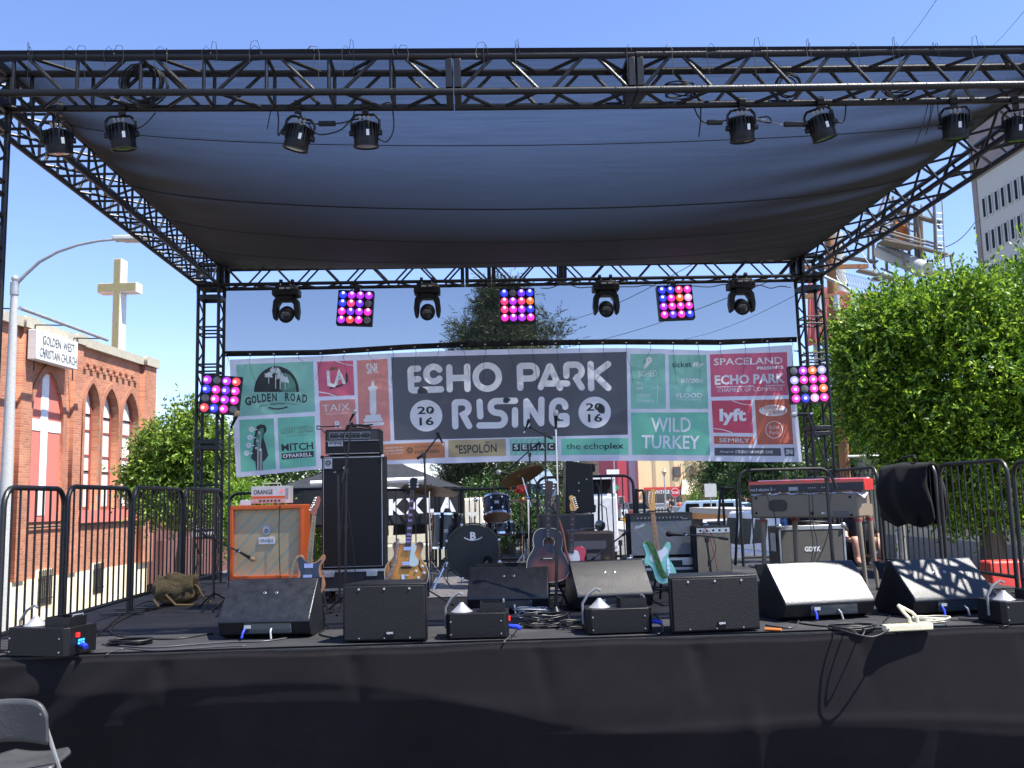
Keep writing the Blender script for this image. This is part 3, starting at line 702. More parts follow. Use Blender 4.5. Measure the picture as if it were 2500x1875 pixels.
# ------------------------------------------------------------ moving heads
def moving_head(px, label, tilt):
    c = at(px, 703, YP + .06)
    t = thing('moving_head_light', label, 'stage light', (c.x, c.y, ZT - .03), group='moving head lights under the back truss')
    g = MB(); g.box((0, 0, -.13), (.37, .26, .11)); g.box((0, 0, -.06), (.30, .20, .05)); g.box((0, -.12, -.10), (.24, .04, .07)); g.build('base', BLKP, t, bevel=.02)
    g = MB(); g.box((-.04, -.145, -.09), (.07, .006, .025)); g.box((.05, -.145, -.09), (.06, .006, .02)); g.build('control_panel', mat('grey_label', (.3, .3, .32), .5), t)
    g = MB(); g.box((0, 0, -.215), (.2, .2, .07)); g.cyl((0, 0, -.18), (0, 0, -.2), .1, n=16); g.build('neck', BLKP, t, bevel=.015)
    for s in (-1, 1):
        g = MB(); P = [(.06, -.19), (.13, -.19), (.175, -.25), (.19, -.40), (.175, -.50), (.155, -.52), (.125, -.49), (.115, -.40), (.105, -.31), (.06, -.24)]
        g.prism([(s * a, b) for a, b in P], lambda u, v, d: (u, d, v), -.075, .075); g.build('yoke_arm', BLKP, t, bevel=.012)
    h = MB(); ax = V(.05 * tilt, -.9, -.42).normalized(); c0 = V(0, .01, -.43)
    h.lathe([(0, -.13), (.07, -.125), (.10, -.08), (.108, 0), (.105, .07), (.098, .085), (.098, .12), (.092, .125), (.085, .11)], c0, ax, 26); hd = h.build('head', BLKP, t)
    g = MB(); g.lathe([(.085, .11), (.06, .125), (0, .132)], c0, ax, 24); g.build('lens', GLASS, hd)
    g = MB(); g.lathe([(.093, .118), (.093, .13), (.082, .13), (.082, .118)], c0, ax, 24); g.build('lens_ring', BLKM, hd)
    for s in (-1, 1):
        g = MB(); g.box((s * .08, 0, -.02), (.05, .06, .06)); g.cyl((s * .08, 0, .0), (s * .08, -.0, .05), .012); g.lathe([(.03, -.02), (.038, -.02), (.038, .02), (.03, .02)], (s * .08, -TS / 2 + .14, .03), (1, 0, 0), 12)
        g.build('clamp', BLKM, t)
        g = MB(); g.ball((s * .07, -.09, -.03), .01); g.build('clamp_bolt', CHR, t)
for px, lb_, tl in ((700, 'moving head light nearest the left back tower, hanging from the back truss', 1), (1043, 'moving head light between the left and middle lamp panels', 0),
                (1478, 'moving head light between the middle and right lamp panels', -1), (1808, 'moving head light nearest the right back tower, hanging from the back truss', -2)):
    moving_head(px, lb_, tl)

# ------------------------------------------------------------ par cans on the front truss
PARS = [(141, 343, -.15, .9, 'left corner par can half hidden in the dark side truss', .5), (298, 330, -.13, .9, 'lone par can with a white sticker under the left end of the front truss', .2), (728, 332, .22, 1, 'tilted par can, left one of the left pair on the front truss', .1), (893, 325, -.02, 1, 'straight hanging par can, right one of the left pair on the front truss', 0),
        (1811, 312, -.05, 1, 'straight hanging par can, left one of the right pair on the front truss', 0), (2005, 308, -.25, 1, 'tilted par can, right one of the right pair on the front truss', -.2), (2332, 306, .05, 1, 'par can against the canopy folds near the right side truss', -.4), (2485, 312, .1, 1, 'par can cut off by the right edge of the frame', -.6)]
for px, py, roll, sc, lab, yaw in PARS:
    yy = YF + TS / 2
    c = at(px, py, yy); zt = ZT - .02 - c.z
    t = thing('par_can_light', lab, 'stage light', c, group='par cans hanging from the front truss'); t.rotation_euler = (.15, 0, yaw)
    m = Matrix.Rotation(roll, 4, 'Y') @ Matrix.Scale(.86, 4)
    g = MB(); g.M = m; g.lathe([(.0, .10), (.07, .10), (.085, .085), (.095, .04), (.108, .0), (.112, -.09), (.108, -.115), (.118, -.118), (.118, -.13), (.10, -.13), (.10, -.12)], n=24); body = g.build('body', BLKP, t, ang=.5)
    g = MB(); g.M = m
    for k in range(20):
        a = 2 * PI * k / 20; g.box((.1 * math.cos(a), .1 * math.sin(a), .02), (.035, .006, .13), rz=a)
    g.build('cooling_fins', BLKM, body)
    g = MB(); g.M = m; g.lathe([(.10, -.122), (0, -.125)], n=22); g.build('lens', GLASS, body)
    g = MB(); g.M = m; g.box((.03, -.118, -.02), (.026, .004, .055)); g.build('sticker', WHT, body)
    g = MB(); g.M = m
    for k in range(3): g.cyl((-.04 + .035 * k, -.03, .10), (-.045 + .04 * k, -.05, .145), .010, n=8)
    g.build('cable_plug', mat('grey_plug', (.35, .35, .36), .4), t)
    top = V(0, 0, zt)
    g = MB(); pts = [m @ V(-.128, 0, 0), m @ V(-.128, 0, .12), m @ V(-.09, 0, .165), m @ V(.09, 0, .165), m @ V(.128, 0, .12), m @ V(.128, 0, 0)]
    for a, b in zip(pts, pts[1:]): g.tube([a, b], [.011, .011], 6)
    for s in (-1, 1): g.cyl(m @ V(s * .11, 0, 0), m @ V(s * .15, 0, 0), .022, n=10)
    g.build('yoke', BLKM, t)
    g = MB(); g.cyl(m @ V(0, 0, .16), V(0, 0, zt + .0), .011, n=8); g.lathe([(.029, -.025), (.04, -.025), (.04, .025), (.029, .025)], (0, 0, zt + .02), (1, 0, 0), 14); g.box((0, 0, zt - .03), (.05, .045, .03)); g.build('clamp', BLKM, t)
    pass

def wire(name, pts, r, m, label, cat='cable', group=None, n=6, sub=6):
    P = [Vector(p) for p in pts]; out = []
    for i in range(len(P) - 1):
        p0, p1, p2, p3 = P[max(i - 1, 0)], P[i], P[i + 1], P[min(i + 2, len(P) - 1)]
        for k in range(sub):
            t = k / sub; out.append(.5 * ((2 * p1) + (p2 - p0) * t + (2 * p0 - 5 * p1 + 4 * p2 - p3) * t * t + (3 * p1 - p0 - 3 * p2 + p3) * t ** 3))
    out.append(P[-1]); g = MB(); g.tube(out, r, n); o = g.build(name, m, ang=3)
    return tag(o, label, cat, group) if label else o
yy = YF + TS / 2; GT = 'cables hanging from the front truss'
A = lambda x, y, d=0: at(x, y, yy + d)
wire('cable', [A(678, 273), A(680, 295), A(679, 330), A(690, 315), A(715, 282), A(740, 300)], .006, RUB, 'cable looping down at the left of the tilted par can', group=GT)
wire('cable', [A(735, 298), A(775, 303), A(800, 302), A(835, 300), A(880, 290), A(907, 302)], .006, RUB, 'upper cable joining the two left par cans', group=GT)
wire('cable', [A(752, 300), A(770, 325), A(795, 328), A(830, 318), A(850, 300), A(862, 285), A(865, 272)], .006, RUB, 'lower cable joining the two left par cans, sagging', group=GT)
wire('cable', [A(905, 270), A(950, 250), A(960, 280), A(960, 320), A(945, 345), A(925, 340), A(880, 318)], .006, RUB, 'cable curving down on the right of the straight par can', group=GT)
wire('cable', [A(1688, 245), A(1705, 285), A(1725, 300), A(1760, 297), A(1800, 285), A(1830, 290), A(1880, 300), A(1875, 285), A(1850, 288)], .006, RUB, 'cable joining into the left par can of the right pair', group=GT)
wire('cable', [A(1835, 287), A(1875, 295), A(1915, 305), A(1975, 300), A(1998, 288)], .005, mat('grey_cable', (.25, .27, .3), .4), 'pale cable between the right pair of par cans', group=GT)
wire('cable', [A(2025, 270), A(2035, 290), A(2055, 300), A(2063, 285), A(2066, 240)], .006, RUB, 'cable hooking up to the truss beside the tilted right par can', group=GT)
wire('cable', [A(1711, 262), A(1710, 300), A(1706, 333)], .006, RUB, 'short cable tail dangling at the left of the right pair', group=GT)
wire('cable', [A(662, 265), A(658, 285), A(652, 315)], .004, RUB, 'short cord tail dangling left of the left pair', group=GT)
wire('cable', [A(330, 316), A(355, 303), A(380, 275)], .005, RUB, 'cable rising right from the lone left par can', group=GT)
for k, (x, dx, L_) in enumerate(((2275, -8, 70), (2282, -22, 95), (2288, 4, 60), (2270, -40, 130))):
    wire('cable', [A(x, 235), A(x + dx * .4, 235 + L_ * .5), A(x + dx, 235 + L_)], .0035, RUB, 'thin loose cord dangling by the par can near the right side truss', group='loose cords by the right side truss')
for x0, y0, x1, y1, lab in ((777, 296, 820, 308, 'rectangular cable coupler between the left par cans'), (1912, 298, 1970, 309, 'cable coupler between the right par cans'), (1725, 294, 1765, 304, 'cable coupler left of the right pair of par cans')):
    c = cen(x0, y0, x1, y1, yy - .01); w_ = (x1 - x0) * yy / 2250
    g = MB(); g.box((0, 0, 0), (w_, .035, .036)); o = g.build('cable_coupler', BLKP, bevel=.006, loc=c); tag(o, lab, 'cable coupler', 'cable couplers near the front truss')
def coil(name, c, r, n, m, wr, label, cat='cable', group=None, tilt=0, flat=.02, seed=1, ry=1.0, axis='z', par=None):
    rn = random.Random(seed); P = []
    for k in range(n * 18):
        a = 2 * PI * k / 18; q = r * (1 + .12 * math.sin(a * .37 + seed) + rn.uniform(-.03, .03)); lift = flat * (.5 + .5 * math.sin(a * .61)) * 1.0
        p = V(q * math.cos(a) + .05 * r * math.sin(a * .23), q * ry * math.sin(a) + .06 * r * math.cos(a * .31), abs(lift) + wr)
        if axis == 'y': p = V(p.x, p.z, p.y)
        P.append(Vector(c) + p)
    g = MB(); g.tube(P, wr, 6); o = g.build(name, m, par, ang=3)
    return tag(o, label, cat, group) if label else o
coil('cable_coil', at(345, 198, YF), .155, 7, RUB, .007, 'thick black cable coil hung inside the left end of the front truss', group='cable coils hung in the front truss', axis='y', flat=.08, seed=3)
coil('cable_coil', at(1660, 235, YF + .05), .11, 5, RUB, .006, 'cable coil lying in the front truss left of the right pair of par cans', group='cable coils hung in the front truss', flat=.09, seed=5, ry=.6)
coil('cable_coil', at(2195, 228, YF + .05), .11, 5, RUB, .006, 'small cable coil lying in the front truss at the right end', group='cable coils hung in the front truss', flat=.05, seed=6, ry=.8)
coil('cable_coil', at(1928, 205, YF + .05), .09, 4, RUB, .006, 'cable coil hung in the front truss above the tilted right par can', group='cable coils hung in the front truss', axis='y', flat=.05, seed=7)
for i, (x0, x1) in enumerate(((560, 830), (860, 1100), (1320, 1600), (1640, 1930))):
    rn = random.Random(i); P = [at(lerp(x0, x1, k / 12), 697 + rn.uniform(-4, 5) , YB - .02) + V(0, 0, -.01) for k in range(13)]
    wire('cable', P, .007, RUB, ['cable run along the back truss at its left end', 'cable run along the back truss left of the middle lamp panel', 'cable run along the back truss right of the middle lamp panel', 'cable run along the back truss at its right end'][i], group='cables running along the back truss')
for i, s in enumerate((-1, 1)):
    x = XL if s < 0 else XR; rn = random.Random(9 + i)
    P = [V(x + rn.uniform(-.1, .1), lerp(YF + .3, YB - .3, k / 22), ZT + .03 + rn.uniform(0, .12)) for k in range(23)]
    wire('cable', P, .008, RUB, 'cable threaded along the inside of the %s side truss' % ('left' if s < 0 else 'right'), group='cables in the side trusses')

# ------------------------------------------------------------ stage wedges
def wedge(c, w, label, rz=0, hh=.43, lean=0):
    t = thing('stage_wedge', label, 'monitor speaker', c, rz, group='floor wedge monitors along the front of the stage')
    prof = [(.16, 0), (.05, .03), (0, .13), (.015, .16), (.29, hh), (.32, hh), (.56, .06), (.50, 0)]
    g = MB(); g.prism([(-y, z) for y, z in prof][::-1], lambda u, v, d: (d, -u, v), -w / 2, w / 2); g.build('cabinet', BLKW, t, bevel=.008)
    d = V(0, .275, hh - .16).normalized(); n = V(0, -(hh - .16), .275).normalized(); o0 = V(0, .015, .16)
    for s in (-1, 1):
        p = o0 + d * .24 + V(s * .045, 0, 0) + n * .001
        g = MB(); g.lathe([(.013, 0), (.013, .003), (.008, .004), (.008, -.001)], p, n, 12); g.build('screw_cup', ALU, t)
    g = MB(); g.box((.03, .035, .085), (w * .52, .06, .09)); g.build('connector_recess', GLASS, t, bevel=.01)
    g = MB(); g.box((-.12, -.0, .095), (.05, .005, .022)); g.build('label_plate', mat('silver_label', (.4, .42, .45), .4), t)
    g = MB(); g.tube([(-.14, -.0, .08), (-.145, -.03, .055), (-.15, -.04, .02)], .009, 8); g.build('power_plug', mat('blue_plug', (.02, .05, .6), .4), t)
    g = MB(); g.tube([(.06, .0, .08), (.062, -.03, .06), (.07, -.04, .01)], .007, 8); g.build('signal_plug', mat('grey_plug', (.35, .35, .36), .4), t)
    g = MB(); g.box((0, .44, .235), (w - .06, .012, .40), rx=R(-33)); g.build('grille', BLKC, t)
    return t
def base(px, py): return fl(px, py)
def wedge_at(x0, x1, pybase, label, rz, hh):
    c = fl((x0 + x1) / 2, pybase); w_ = (x1 - x0) * c.y / 2250
    return wedge(c, w_, label, rz, hh)
wedge_at(533, 752, 1562, 'floor wedge at the left end of the row, in front of the orange cabinet', -.06, .42)
wedge_at(1142, 1338, 1500, 'floor wedge at the centre in front of the bass drum', -.10, .385)
wedge_at(1410, 1600, 1492, 'sunlit floor wedge right of the centre microphone stand', .12, .42)
wedge_at(1912, 2152, 1515, 'brightly glaring floor wedge in front of the electric piano', .16, .43)
wedge_at(2225, 2456, 1505, 'floor wedge at the right end of the row, dappled with shade', .18, .425)

# ------------------------------------------------------------ front fill speakers
GR = mat('speaker_grille', (.006, .006, .007), .6, bump=.35, bscale=200, spec=.4)
def speaker(px0, px1, pyb, h, label, rz):
    c = fl((px0 + px1) / 2, pyb); w_ = (px1 - px0) * c.y / 2250; D = .36
    t = thing('front_fill_speaker', label, 'speaker', c, rz, group='rectangular speakers lying on the stage edge')
    g = MB(); g.prism([(-w_ / 2, .02), (w_ / 2, .02), (w_ / 2, .05), (w_ / 2 - .10, D), (-w_ / 2 + .1, D), (-w_ / 2, .05)], lambda u, v, d: (u, v, d), .01, h); g.build('cabinet', BLKP, t, bevel=.008)
    g = MB(); g.box((0, .008, h / 2 + .005), (w_ - .03, .02, h - .04)); g.build('grille', GR, t, bevel=.004)
    for x in (-.3, .0, .3):
        g = MB(); g.lathe([(.009, 0), (.008, .004), (0, .004)], (x * w_, -.003, h - .035), (0, -1, 0), 10); g.build('screw', ALU, t)
        g = MB(); g.lathe([(.006, 0), (.005, .004), (0, .004)], (x * w_, -.003, .035), (0, -1, 0), 8); g.build('screw', ALU, t)
    b = MB(); b.box((-.0 + .04, -.006, .07), (.065, .006, .03)); bb = b.build('badge', BLKP, t)
    text_on('lettering', 'QSC', (.04 - .024, -.010, .062), (.048, 0, 0), (0, 0, .016), WHT, bb, .03)
    return t
speaker(838, 1040, 1570, .415, 'perforated speaker left of centre with a small badge, in front of the tall bass cabinet', -.08)
speaker(1640, 1862, 1546, .405, 'perforated speaker right of centre with a small badge, in front of the guitar amplifiers', .08)

# ------------------------------------------------------------ fog fans with metal cones
def fogger(c, w, label, rz=0, h=.17, cone=True):
    t = thing('fog_machine', label, 'fog machine', c, rz, group='low black fog machines along the stage edge')
    D = .30
    g = MB(); g.prism([(-w / 2, .03), (-w / 2 + .03, 0), (w / 2 - .03, 0), (w / 2, .03), (w / 2, D), (-w / 2, D)], lambda u, v, d: (u, v, d), .012, h); g.build('case', BLKP, t, bevel=.004)
    g = MB(); g.lathe([(.08, 0), (.068, .008), (.04, .034), (.018, .056), (.014, .064), (0, .064)], (-w * .26, D * .5, h), (0, 0, 1), 26); g.build('cone', mat('polished_cone', (.7, .7, .71), .28, .7), t)
    g = MB(); x0, x1 = .02, .02 + w * .40
    g.b2(x0, x1, .06, .07, h, h + .065); g.b2(x0, x1, .22, .23, h, h + .065); g.b2(x0, x0 + .01, .071, .219, h, h + .065); g.b2(x1 - .01, x1, .071, .219, h, h + .065); g.b2(x0 + .011, x1 - .011, .071, .219, h, h + .012); g.build('tray', BLKM, t)
    g = MB(); hd = [(-w * .5 - .01, .15, h * .35), (-w * .5 - .012, .15, h + .03), (-w * .42, .15, h + .10), (-w * .3, .15, h + .135), (-w * .24, .15, h + .12)]
    g.tube(hd, .010, 8); g.build('hose', mat('hose_grey', (.18, .19, .2), .3), t)
    g = MB(); g.tube([(w * .42, .1, h), (w * .42, .1, h + .075), (w * .42, .2, h + .075), (w * .42, .2, h)], .007, 8); g.build('handle', mat('hose_grey', (.18, .19, .2), .3), t)
    for x, z in ((-.42, .04), (-.42, .13), (.38, .04), (.38, .13)):
        g = MB(); g.lathe([(.006, 0), (.005, .003), (0, .003)], (x * w, -.001, z), (0, -1, 0), 8); g.build('screw', ALU, t)
    g = MB(); g.box((w / 2 + .006, .10, h * .72), (.012, .03, .03)); g.build('power_switch', mat('red_switch', (.7, .02, .02), .3, emit=(1, .03, .02), es=.4), t)
    g = MB(); g.tube([(w / 2, .12, h * .4), (w / 2 + .06, .1, h * .38), (w / 2 + .085, .09, h * .32)], .017, 8); g.build('power_plug', mat('blue_plug', (.02, .05, .6), .4), t)
    return t
c = fl(1166, 1562); fogger(c, 150 * c.y / 2250, 'fog machine between the left speaker and the cable heap, in front of the centre wedge', -.04, h=.185)
c = fl(1516, 1550); fogger(c, 158 * c.y / 2250, 'fog machine in front of the sunlit wedge, left of the right speaker', .04, h=.185)
c = fl(85, 1607); t = fogger(c, 170 * c.y / 2250, 'fog machine at the far left corner of the stage edge, with small blue display squares', -.28, h=.2)
for i in range(3):
    for j in range(2):
        g = MB(); g.box((.275 + .0, .09 + .022 * i, .09 + .02 * j), (.004, .015, .014)); g.build('display_square', mat('blue_display', (.02, .2, .5), .4, emit=(.05, .5, 1), es=.7), t)
c = fl(2530, 1525); fogger(c, .5, 'fog machine cut off by the right edge of the frame', .1, h=.17)

# power strip and floor cables
c = fl(2222, 1541); t = thing('power_strip', 'cream power strip lying on the stage edge at the right', 'power strip', c, .1)
g = MB(); g.box((0, .03, .025), (.36, .06, .045)); g.build('case', CREAM, t, bevel=.006)
g = MB()
for k in range(5): g.box((-.13 + k * .055, .03, .049), (.03, .03, .004))
g.build('sockets', mat('socket_cream', (.5, .46, .32), .5), t)
for k in range(2):
    g = MB(); g.tube([(.02 + k * .06, .03, .05), (.02 + k * .06, .03, .085), (.0 + k * .06, .06, .12), (-.02, .1, .17)], .012, 8); g.build('plug', CREAM, t)
GC = 'cables lying on the front of the stage'
coil('cable_coil', fl(1330, 1530), .17, 7, RUB, .0065, 'heap of coiled cables between the two middle fog machines', group='cable heaps on the stage front', flat=.09, seed=2, ry=.7)
coil('cable_coil', fl(1300, 1520) + V(0, 0, .02), .13, 4, mat('grey_cable', (.25, .27, .3), .4), .006, 'grey coil lying on top of the middle cable heap', group='cable heaps on the stage front', flat=.09, seed=12, ry=.7)
coil('cable_coil', fl(1410, 1535), .13, 4, RUB, .0065, 'small coil at the right side of the middle cable heap', group='cable heaps on the stage front', flat=.05, seed=14, ry=.6)
coil('cable_coil', fl(318, 1573), .15, 6, RUB, .0065, 'coiled cable on the left stage front beside the corner fog machine', group='cable heaps on the stage front', flat=.03, seed=4, ry=.6)
coil('cable_coil', fl(2080, 1538), .15, 6, RUB, .006, 'coiled cables in front of the glaring wedge', group='cable heaps on the stage front', flat=.03, seed=8, ry=.55)
coil('cable_coil', fl(2270, 1526), .13, 4, mat('cream_cable', (.55, .52, .4), .4), .007, 'cream cable coil behind the power strip', group='cable heaps on the stage front', flat=.05, seed=9, ry=.6)
F = lambda x, y, z=.008: fl(x, y) + V(0, 0, z)
for i, (pts, r, lab) in enumerate((
    ([(250, 1575), (360, 1583), (470, 1576), (560, 1570), (640, 1568), (700, 1560)], .0065, 'cable running left to right in front of the left wedge'),
    ([(230, 1560), (300, 1500), (360, 1470), (420, 1478), (330, 1500), (275, 1530), (290, 1555), (420, 1562), (520, 1548)], .0065, 'cable curving back from the left corner to the barricade'),
    ([(240, 1545), (330, 1500), (400, 1478), (480, 1462), (540, 1450)], .0065, 'cable running along the foot of the left barricades'),
    ([(260, 1600), (300, 1585), (380, 1590), (520, 1582), (600, 1578)], .005, 'thin cable along the very edge of the stage at the left'),
    ([(760, 1510), (800, 1530), (780, 1550), (820, 1560)], .0065, 'cable between the left wedge and the left speaker'),
    ([(1245, 1565), (1262, 1540), (1285, 1515), (1330, 1500), (1390, 1490)], .0065, 'cable rising from the stage edge beside the middle fog machine'),
    ([(1230, 1570), (1255, 1545), (1275, 1520), (1320, 1508)], .0065, 'second cable rising from the stage edge beside the middle fog machine'),
    ([(1600, 1500), (1615, 1520), (1618, 1545), (1605, 1550)], .0065, 'cable left of the right speaker'),
    ([(1865, 1500), (1900, 1510), (1930, 1520), (2000, 1530), (2060, 1532), (2140, 1528)], .0065, 'cable leading from the right speaker to the coils'),
    ([(1870, 1528), (1930, 1535), (1950, 1520), (1935, 1512), (1900, 1508)], .0065, 'looped cable with its orange sleeve beside the right speaker'),
    ([(2320, 1515), (2380, 1518), (2450, 1530), (2460, 1522), (2400, 1515), (2340, 1512)], .005, 'thin cable loop in front of the right wedge'),
    ([(2150, 1528), (2190, 1495), (2260, 1480), (2290, 1470)], .0065, 'cable running back between the two right wedges'),
    ([(760, 1470), (790, 1490), (830, 1480), (790, 1500), (770, 1505)], .006, 'cable behind the left wedge'),
    ([(700, 1420), (780, 1452), (830, 1440), (800, 1460), (740, 1448)], .006, 'cable on the carpet under the dark guitar'),
    ([(1600, 1430), (1650, 1460), (1620, 1480), (1590, 1455), (1640, 1440)], .006, 'cable on the carpet behind the right speaker'),
    ([(1870, 1440), (1900, 1460), (1890, 1480), (1920, 1470)], .006, 'cable on the carpet behind the glaring wedge'),
    ([(1340, 1470), (1380, 1450), (1360, 1440), (1400, 1430), (1350, 1425)], .006, 'cable on the carpet by the centre microphone stand'),
    ([(1945, 1390), (2000, 1385), (1980, 1400), (1900, 1392), (1860, 1385)], .008, 'cable bundle on the carpet under the electric piano'))):
    wire('cable', [F(*p, r) for p in pts], r, RUB if i % 3 else mat('dark_grey_cable', (.06, .06, .065), .35), lab, group=GC)
g = MB(); a_, b_ = F(1868, 1540, .012), F(1908, 1542, .012); g.cyl(a_, b_, .011, n=8); tag(g.build('cable_sleeve', mat('orange_sleeve', (.8, .2, .03), .5)), 'orange cable sleeve lying on the stage edge beside the right speaker', 'cable sleeve')
# loops hanging over the stage edge at the right
for i, (xa, xb, dz) in enumerate(((2045, 2175, .05), (2068, 2110, .035))):
    a_, b_ = fl(xa, 1545), fl(xb, 1542)
    P = [V(a_.x, YE + .05, .02), V(a_.x + .02, YE - .08, .02), V((a_.x + b_.x) / 2, YE - .13 - .04 * (1 - i), .0 - dz * .3), V(b_.x - .02, YE - .08, .02), V(b_.x, YE + .05, .02)]
    wire('cable', P, .006, RUB, ['wide', 'narrow'][i] + ' cable loop sticking out over the stage edge below the glaring wedge', group='cable loops over the stage edge')
# ------------------------------------------------------------ barricades
BAR = mat('barricade_steel', (.006, .006, .007), .42, .0, bump=.1, spec=.6)
BAR2 = mat('barricade_worn_steel', (.02, .019, .017), .45, .2, var=.3, spec=.6)
def barricade(a, b, zt, label, m=BAR, nb=None, z0=.02, grp='steel crowd barricades around the back and sides of the stage'):
    a, b = Vector((*a, 0)), Vector((*b, 0)); L = (b - a).length; d = (b - a).normalized(); c = (a + b) / 2
    t = thing('barricade', label, 'barricade', c, math.atan2(d.y, d.x), group=grp)
    h = L / 2; r = .14
    P = [(-h, 0, z0 + .1), (-h, 0, zt - r)] + [(-h + r - r * math.cos(R(q)), 0, zt - r + r * math.sin(R(q))) for q in (22, 45, 68, 90)] + [(h - r + r * math.sin(R(q)), 0, zt - r + r * math.cos(R(q))) for q in (0, 22, 45, 68, 90)] + [(h, 0, z0 + .1), ]
    g = MB(); g.tube(P, .021, 10); g.cyl((-h, 0, z0 + .12), (h, 0, z0 + .12), .018, n=8); g.cyl((-h, 0, z0), (-h, 0, z0 + .11), .02, n=8); g.cyl((h, 0, z0), (h, 0, z0 + .11), .02, n=8)
    g.build('frame', m, t)
    nb = nb or round(L / .125)
    for k in range(1, nb):
        x = -h + L * k / nb; g = MB(); e = min(x + h, h - x); top = zt if e > r else zt - r + math.sqrt(max(0, r * r - (r - e) ** 2))
        g.cyl((x, 0, z0 + .12), (x, 0, top - .01), .0095, n=6); g.build('bar', m, t)
    for s in (-1, 1):
        g = MB(); g.box((s * (h - .15), 0, z0), (.05, .4, .012)); g.build('foot', m, t)
    return t
LXB = -3.36
for (y0, y1, lab, zt) in ((6.75, 7.72, 'barricade at the left front corner of the stage, in front of the lamp post', 1.17), (7.78, 9.18, 'second barricade from the front on the left side of the stage', 1.19),
                      (9.26, 10.78, 'third barricade from the front on the left side, behind the olive backpack', 1.2), (10.86, 12.4, 'last barricade on the left side, next to the left back tower', 1.21)):
    barricade((LXB, y0), (LXB, y1), zt, lab)
for (y0, y1, lab, zt) in ((7.4, 8.6, 'barricade at the right edge of the frame behind the right wedge', 1.22), (8.7, 10.0, 'barricade on the right side in front of the street tree trunk', 1.25), (10.1, 11.5, 'barricade on the right side with the black jacket over its end', 1.27), (11.6, 13.1, 'barricade on the right side behind the end of the electric piano', 1.28)):
    barricade((5.1, y0), (5.1, y1), zt, lab, BAR2)
def pxx(px, Y): return at(px, 1215, Y).x
for (p0, p1, Y, zt, lab, m) in ((560, 672, 13.5, 1.17, 'barricade at the back behind the orange cabinet', BAR), (690, 872, 13.5, 1.21, 'barricade at the back between the orange cabinet and the tall bass cabinet', BAR), (895, 1062, 13.5, 1.17, 'barricade at the back in front of the lettered tent', BAR), (1072, 1292, 13.5, 1.15, 'barricade at the back behind the drum kit', BAR), (1312, 1547, 13.4, 1.29, 'barricade at the back behind the black upright speaker', BAR), (1806, 2030, 12.4, 1.30, 'barricade at the back behind the red keyboard', BAR2)):
    barricade((pxx(p0, Y), Y), (pxx(p1, Y), Y), zt, lab, m, nb=round((pxx(p1, Y) - pxx(p0, Y)) / .15))

# ------------------------------------------------------------ frame for camera-side things
def fr(name, label, cat, px, Y, group=None, z=0.0):
    o = V(at(px, 1215, Y).x, Y, z); t = thing(name, label, cat, o, group=group)
    def q(x, y, d=0.0):
        p = at(x, y, Y); return V(p.x - o.x, -d, p.z - o.z)
    return t, q
def qbox(g, q, x0, y0, x1, y1, d0, d1):     # box with px corners, depth d0 (back) .. d1 (front, towards the audience)
    a, b = q(x0, (y0 + y1) / 2), q(x1, (y0 + y1) / 2); zt, zb = q((x0 + x1) / 2, y0).z, q((x0 + x1) / 2, y1).z
    g.b2(a.x, b.x, -d1, -d0, zb, zt); return (a.x, b.x, zb, zt)

# orange cabinet
ORG = mat('orange_vinyl', (.78, .13, .02), .55, var=.06, bump=.25, bscale=220)
def weave(name, cols, rough=.7, ang=.9, sc=6, dist=5):
    m = mat(name, cols[0], rough, bump=.25, bscale=350); nt = m.node_tree; N = nt.nodes; Lk = nt.links; b = N['Principled BSDF']
    tc = N.new('ShaderNodeTexCoord'); mp = N.new('ShaderNodeMapping'); mp.inputs['Rotation'].default_value = (0, ang, 0)
    wv = N.new('ShaderNodeTexWave'); wv.inputs['Scale'].default_value = sc; wv.inputs['Distortion'].default_value = dist; wv.inputs['Detail'].default_value = 2; wv.bands_direction = 'X'
    cr = N.new('ShaderNodeValToRGB'); n = len(cols)
    while len(cr.color_ramp.elements) < n: cr.color_ramp.elements.new(.5)
    for i, c in enumerate(cols): cr.color_ramp.elements[i].position = i / (n - 1); cr.color_ramp.elements[i].color = (*c, 1)
    Lk.new(tc.outputs['Object'], mp.inputs[0]); Lk.new(mp.outputs[0], wv.inputs['Vector']); Lk.new(wv.outputs[0], cr.inputs[0]); Lk.new(cr.outputs[0], b.inputs['Base Color'])
    return m
BASK = weave('basket_weave_grille', [(.36, .38, .30), (.56, .46, .20), (.66, .36, .20), (.44, .44, .28)], sc=2.6, dist=2.2, ang=-.75)
TWN = weave('silver_sparkle_grille', [(.20, .25, .24), (.29, .25, .18), (.21, .20, .32), (.27, .28, .22)], sc=1.8, dist=4, ang=.8)
t, q = fr('guitar_cabinet', 'bright orange guitar cabinet with woven beige grille and small crest badge', 'guitar cabinet', 655, 9.2)
g = MB(); x0, x1, z0, z1 = qbox(g, q, 563, 1233, 742, 1413, -.36, -.012); g.build('cabinet', ORG, t, bevel=.012)
g = MB(); w_ = .034
g.b2(x0, x1, -.05, 0.012, z1 - w_ * 1.2, z1); g.b2(x0, x1, -.05, .012, z0, z0 + w_); g.b2(x0, x0 + w_, -.05, .012, z0 + w_, z1 - w_ * 1.2); g.b2(x1 - w_, x1, -.05, .012, z0 + w_, z1 - w_ * 1.2)
g.build('front_frame', ORG, t, bevel=.006)
g = MB(); g.b2(x0 + w_, x1 - w_, .002, .0119, z0 + w_, z1 - w_ * 1.2); g.build('grille_cloth', BASK, t)
g = MB(); a = q(632, 1312); b = q(671, 1328); g.b2(a.x, b.x, -.014, .001, b.z, a.z); bd = g.build('name_badge', WHT, t, bevel=.002)
text_on('lettering', 'ORANGE', (a.x + .012, -.017, b.z + .018), (b.x - a.x - .024, 0, 0), (0, 0, .032), BLKP, bd, .0)
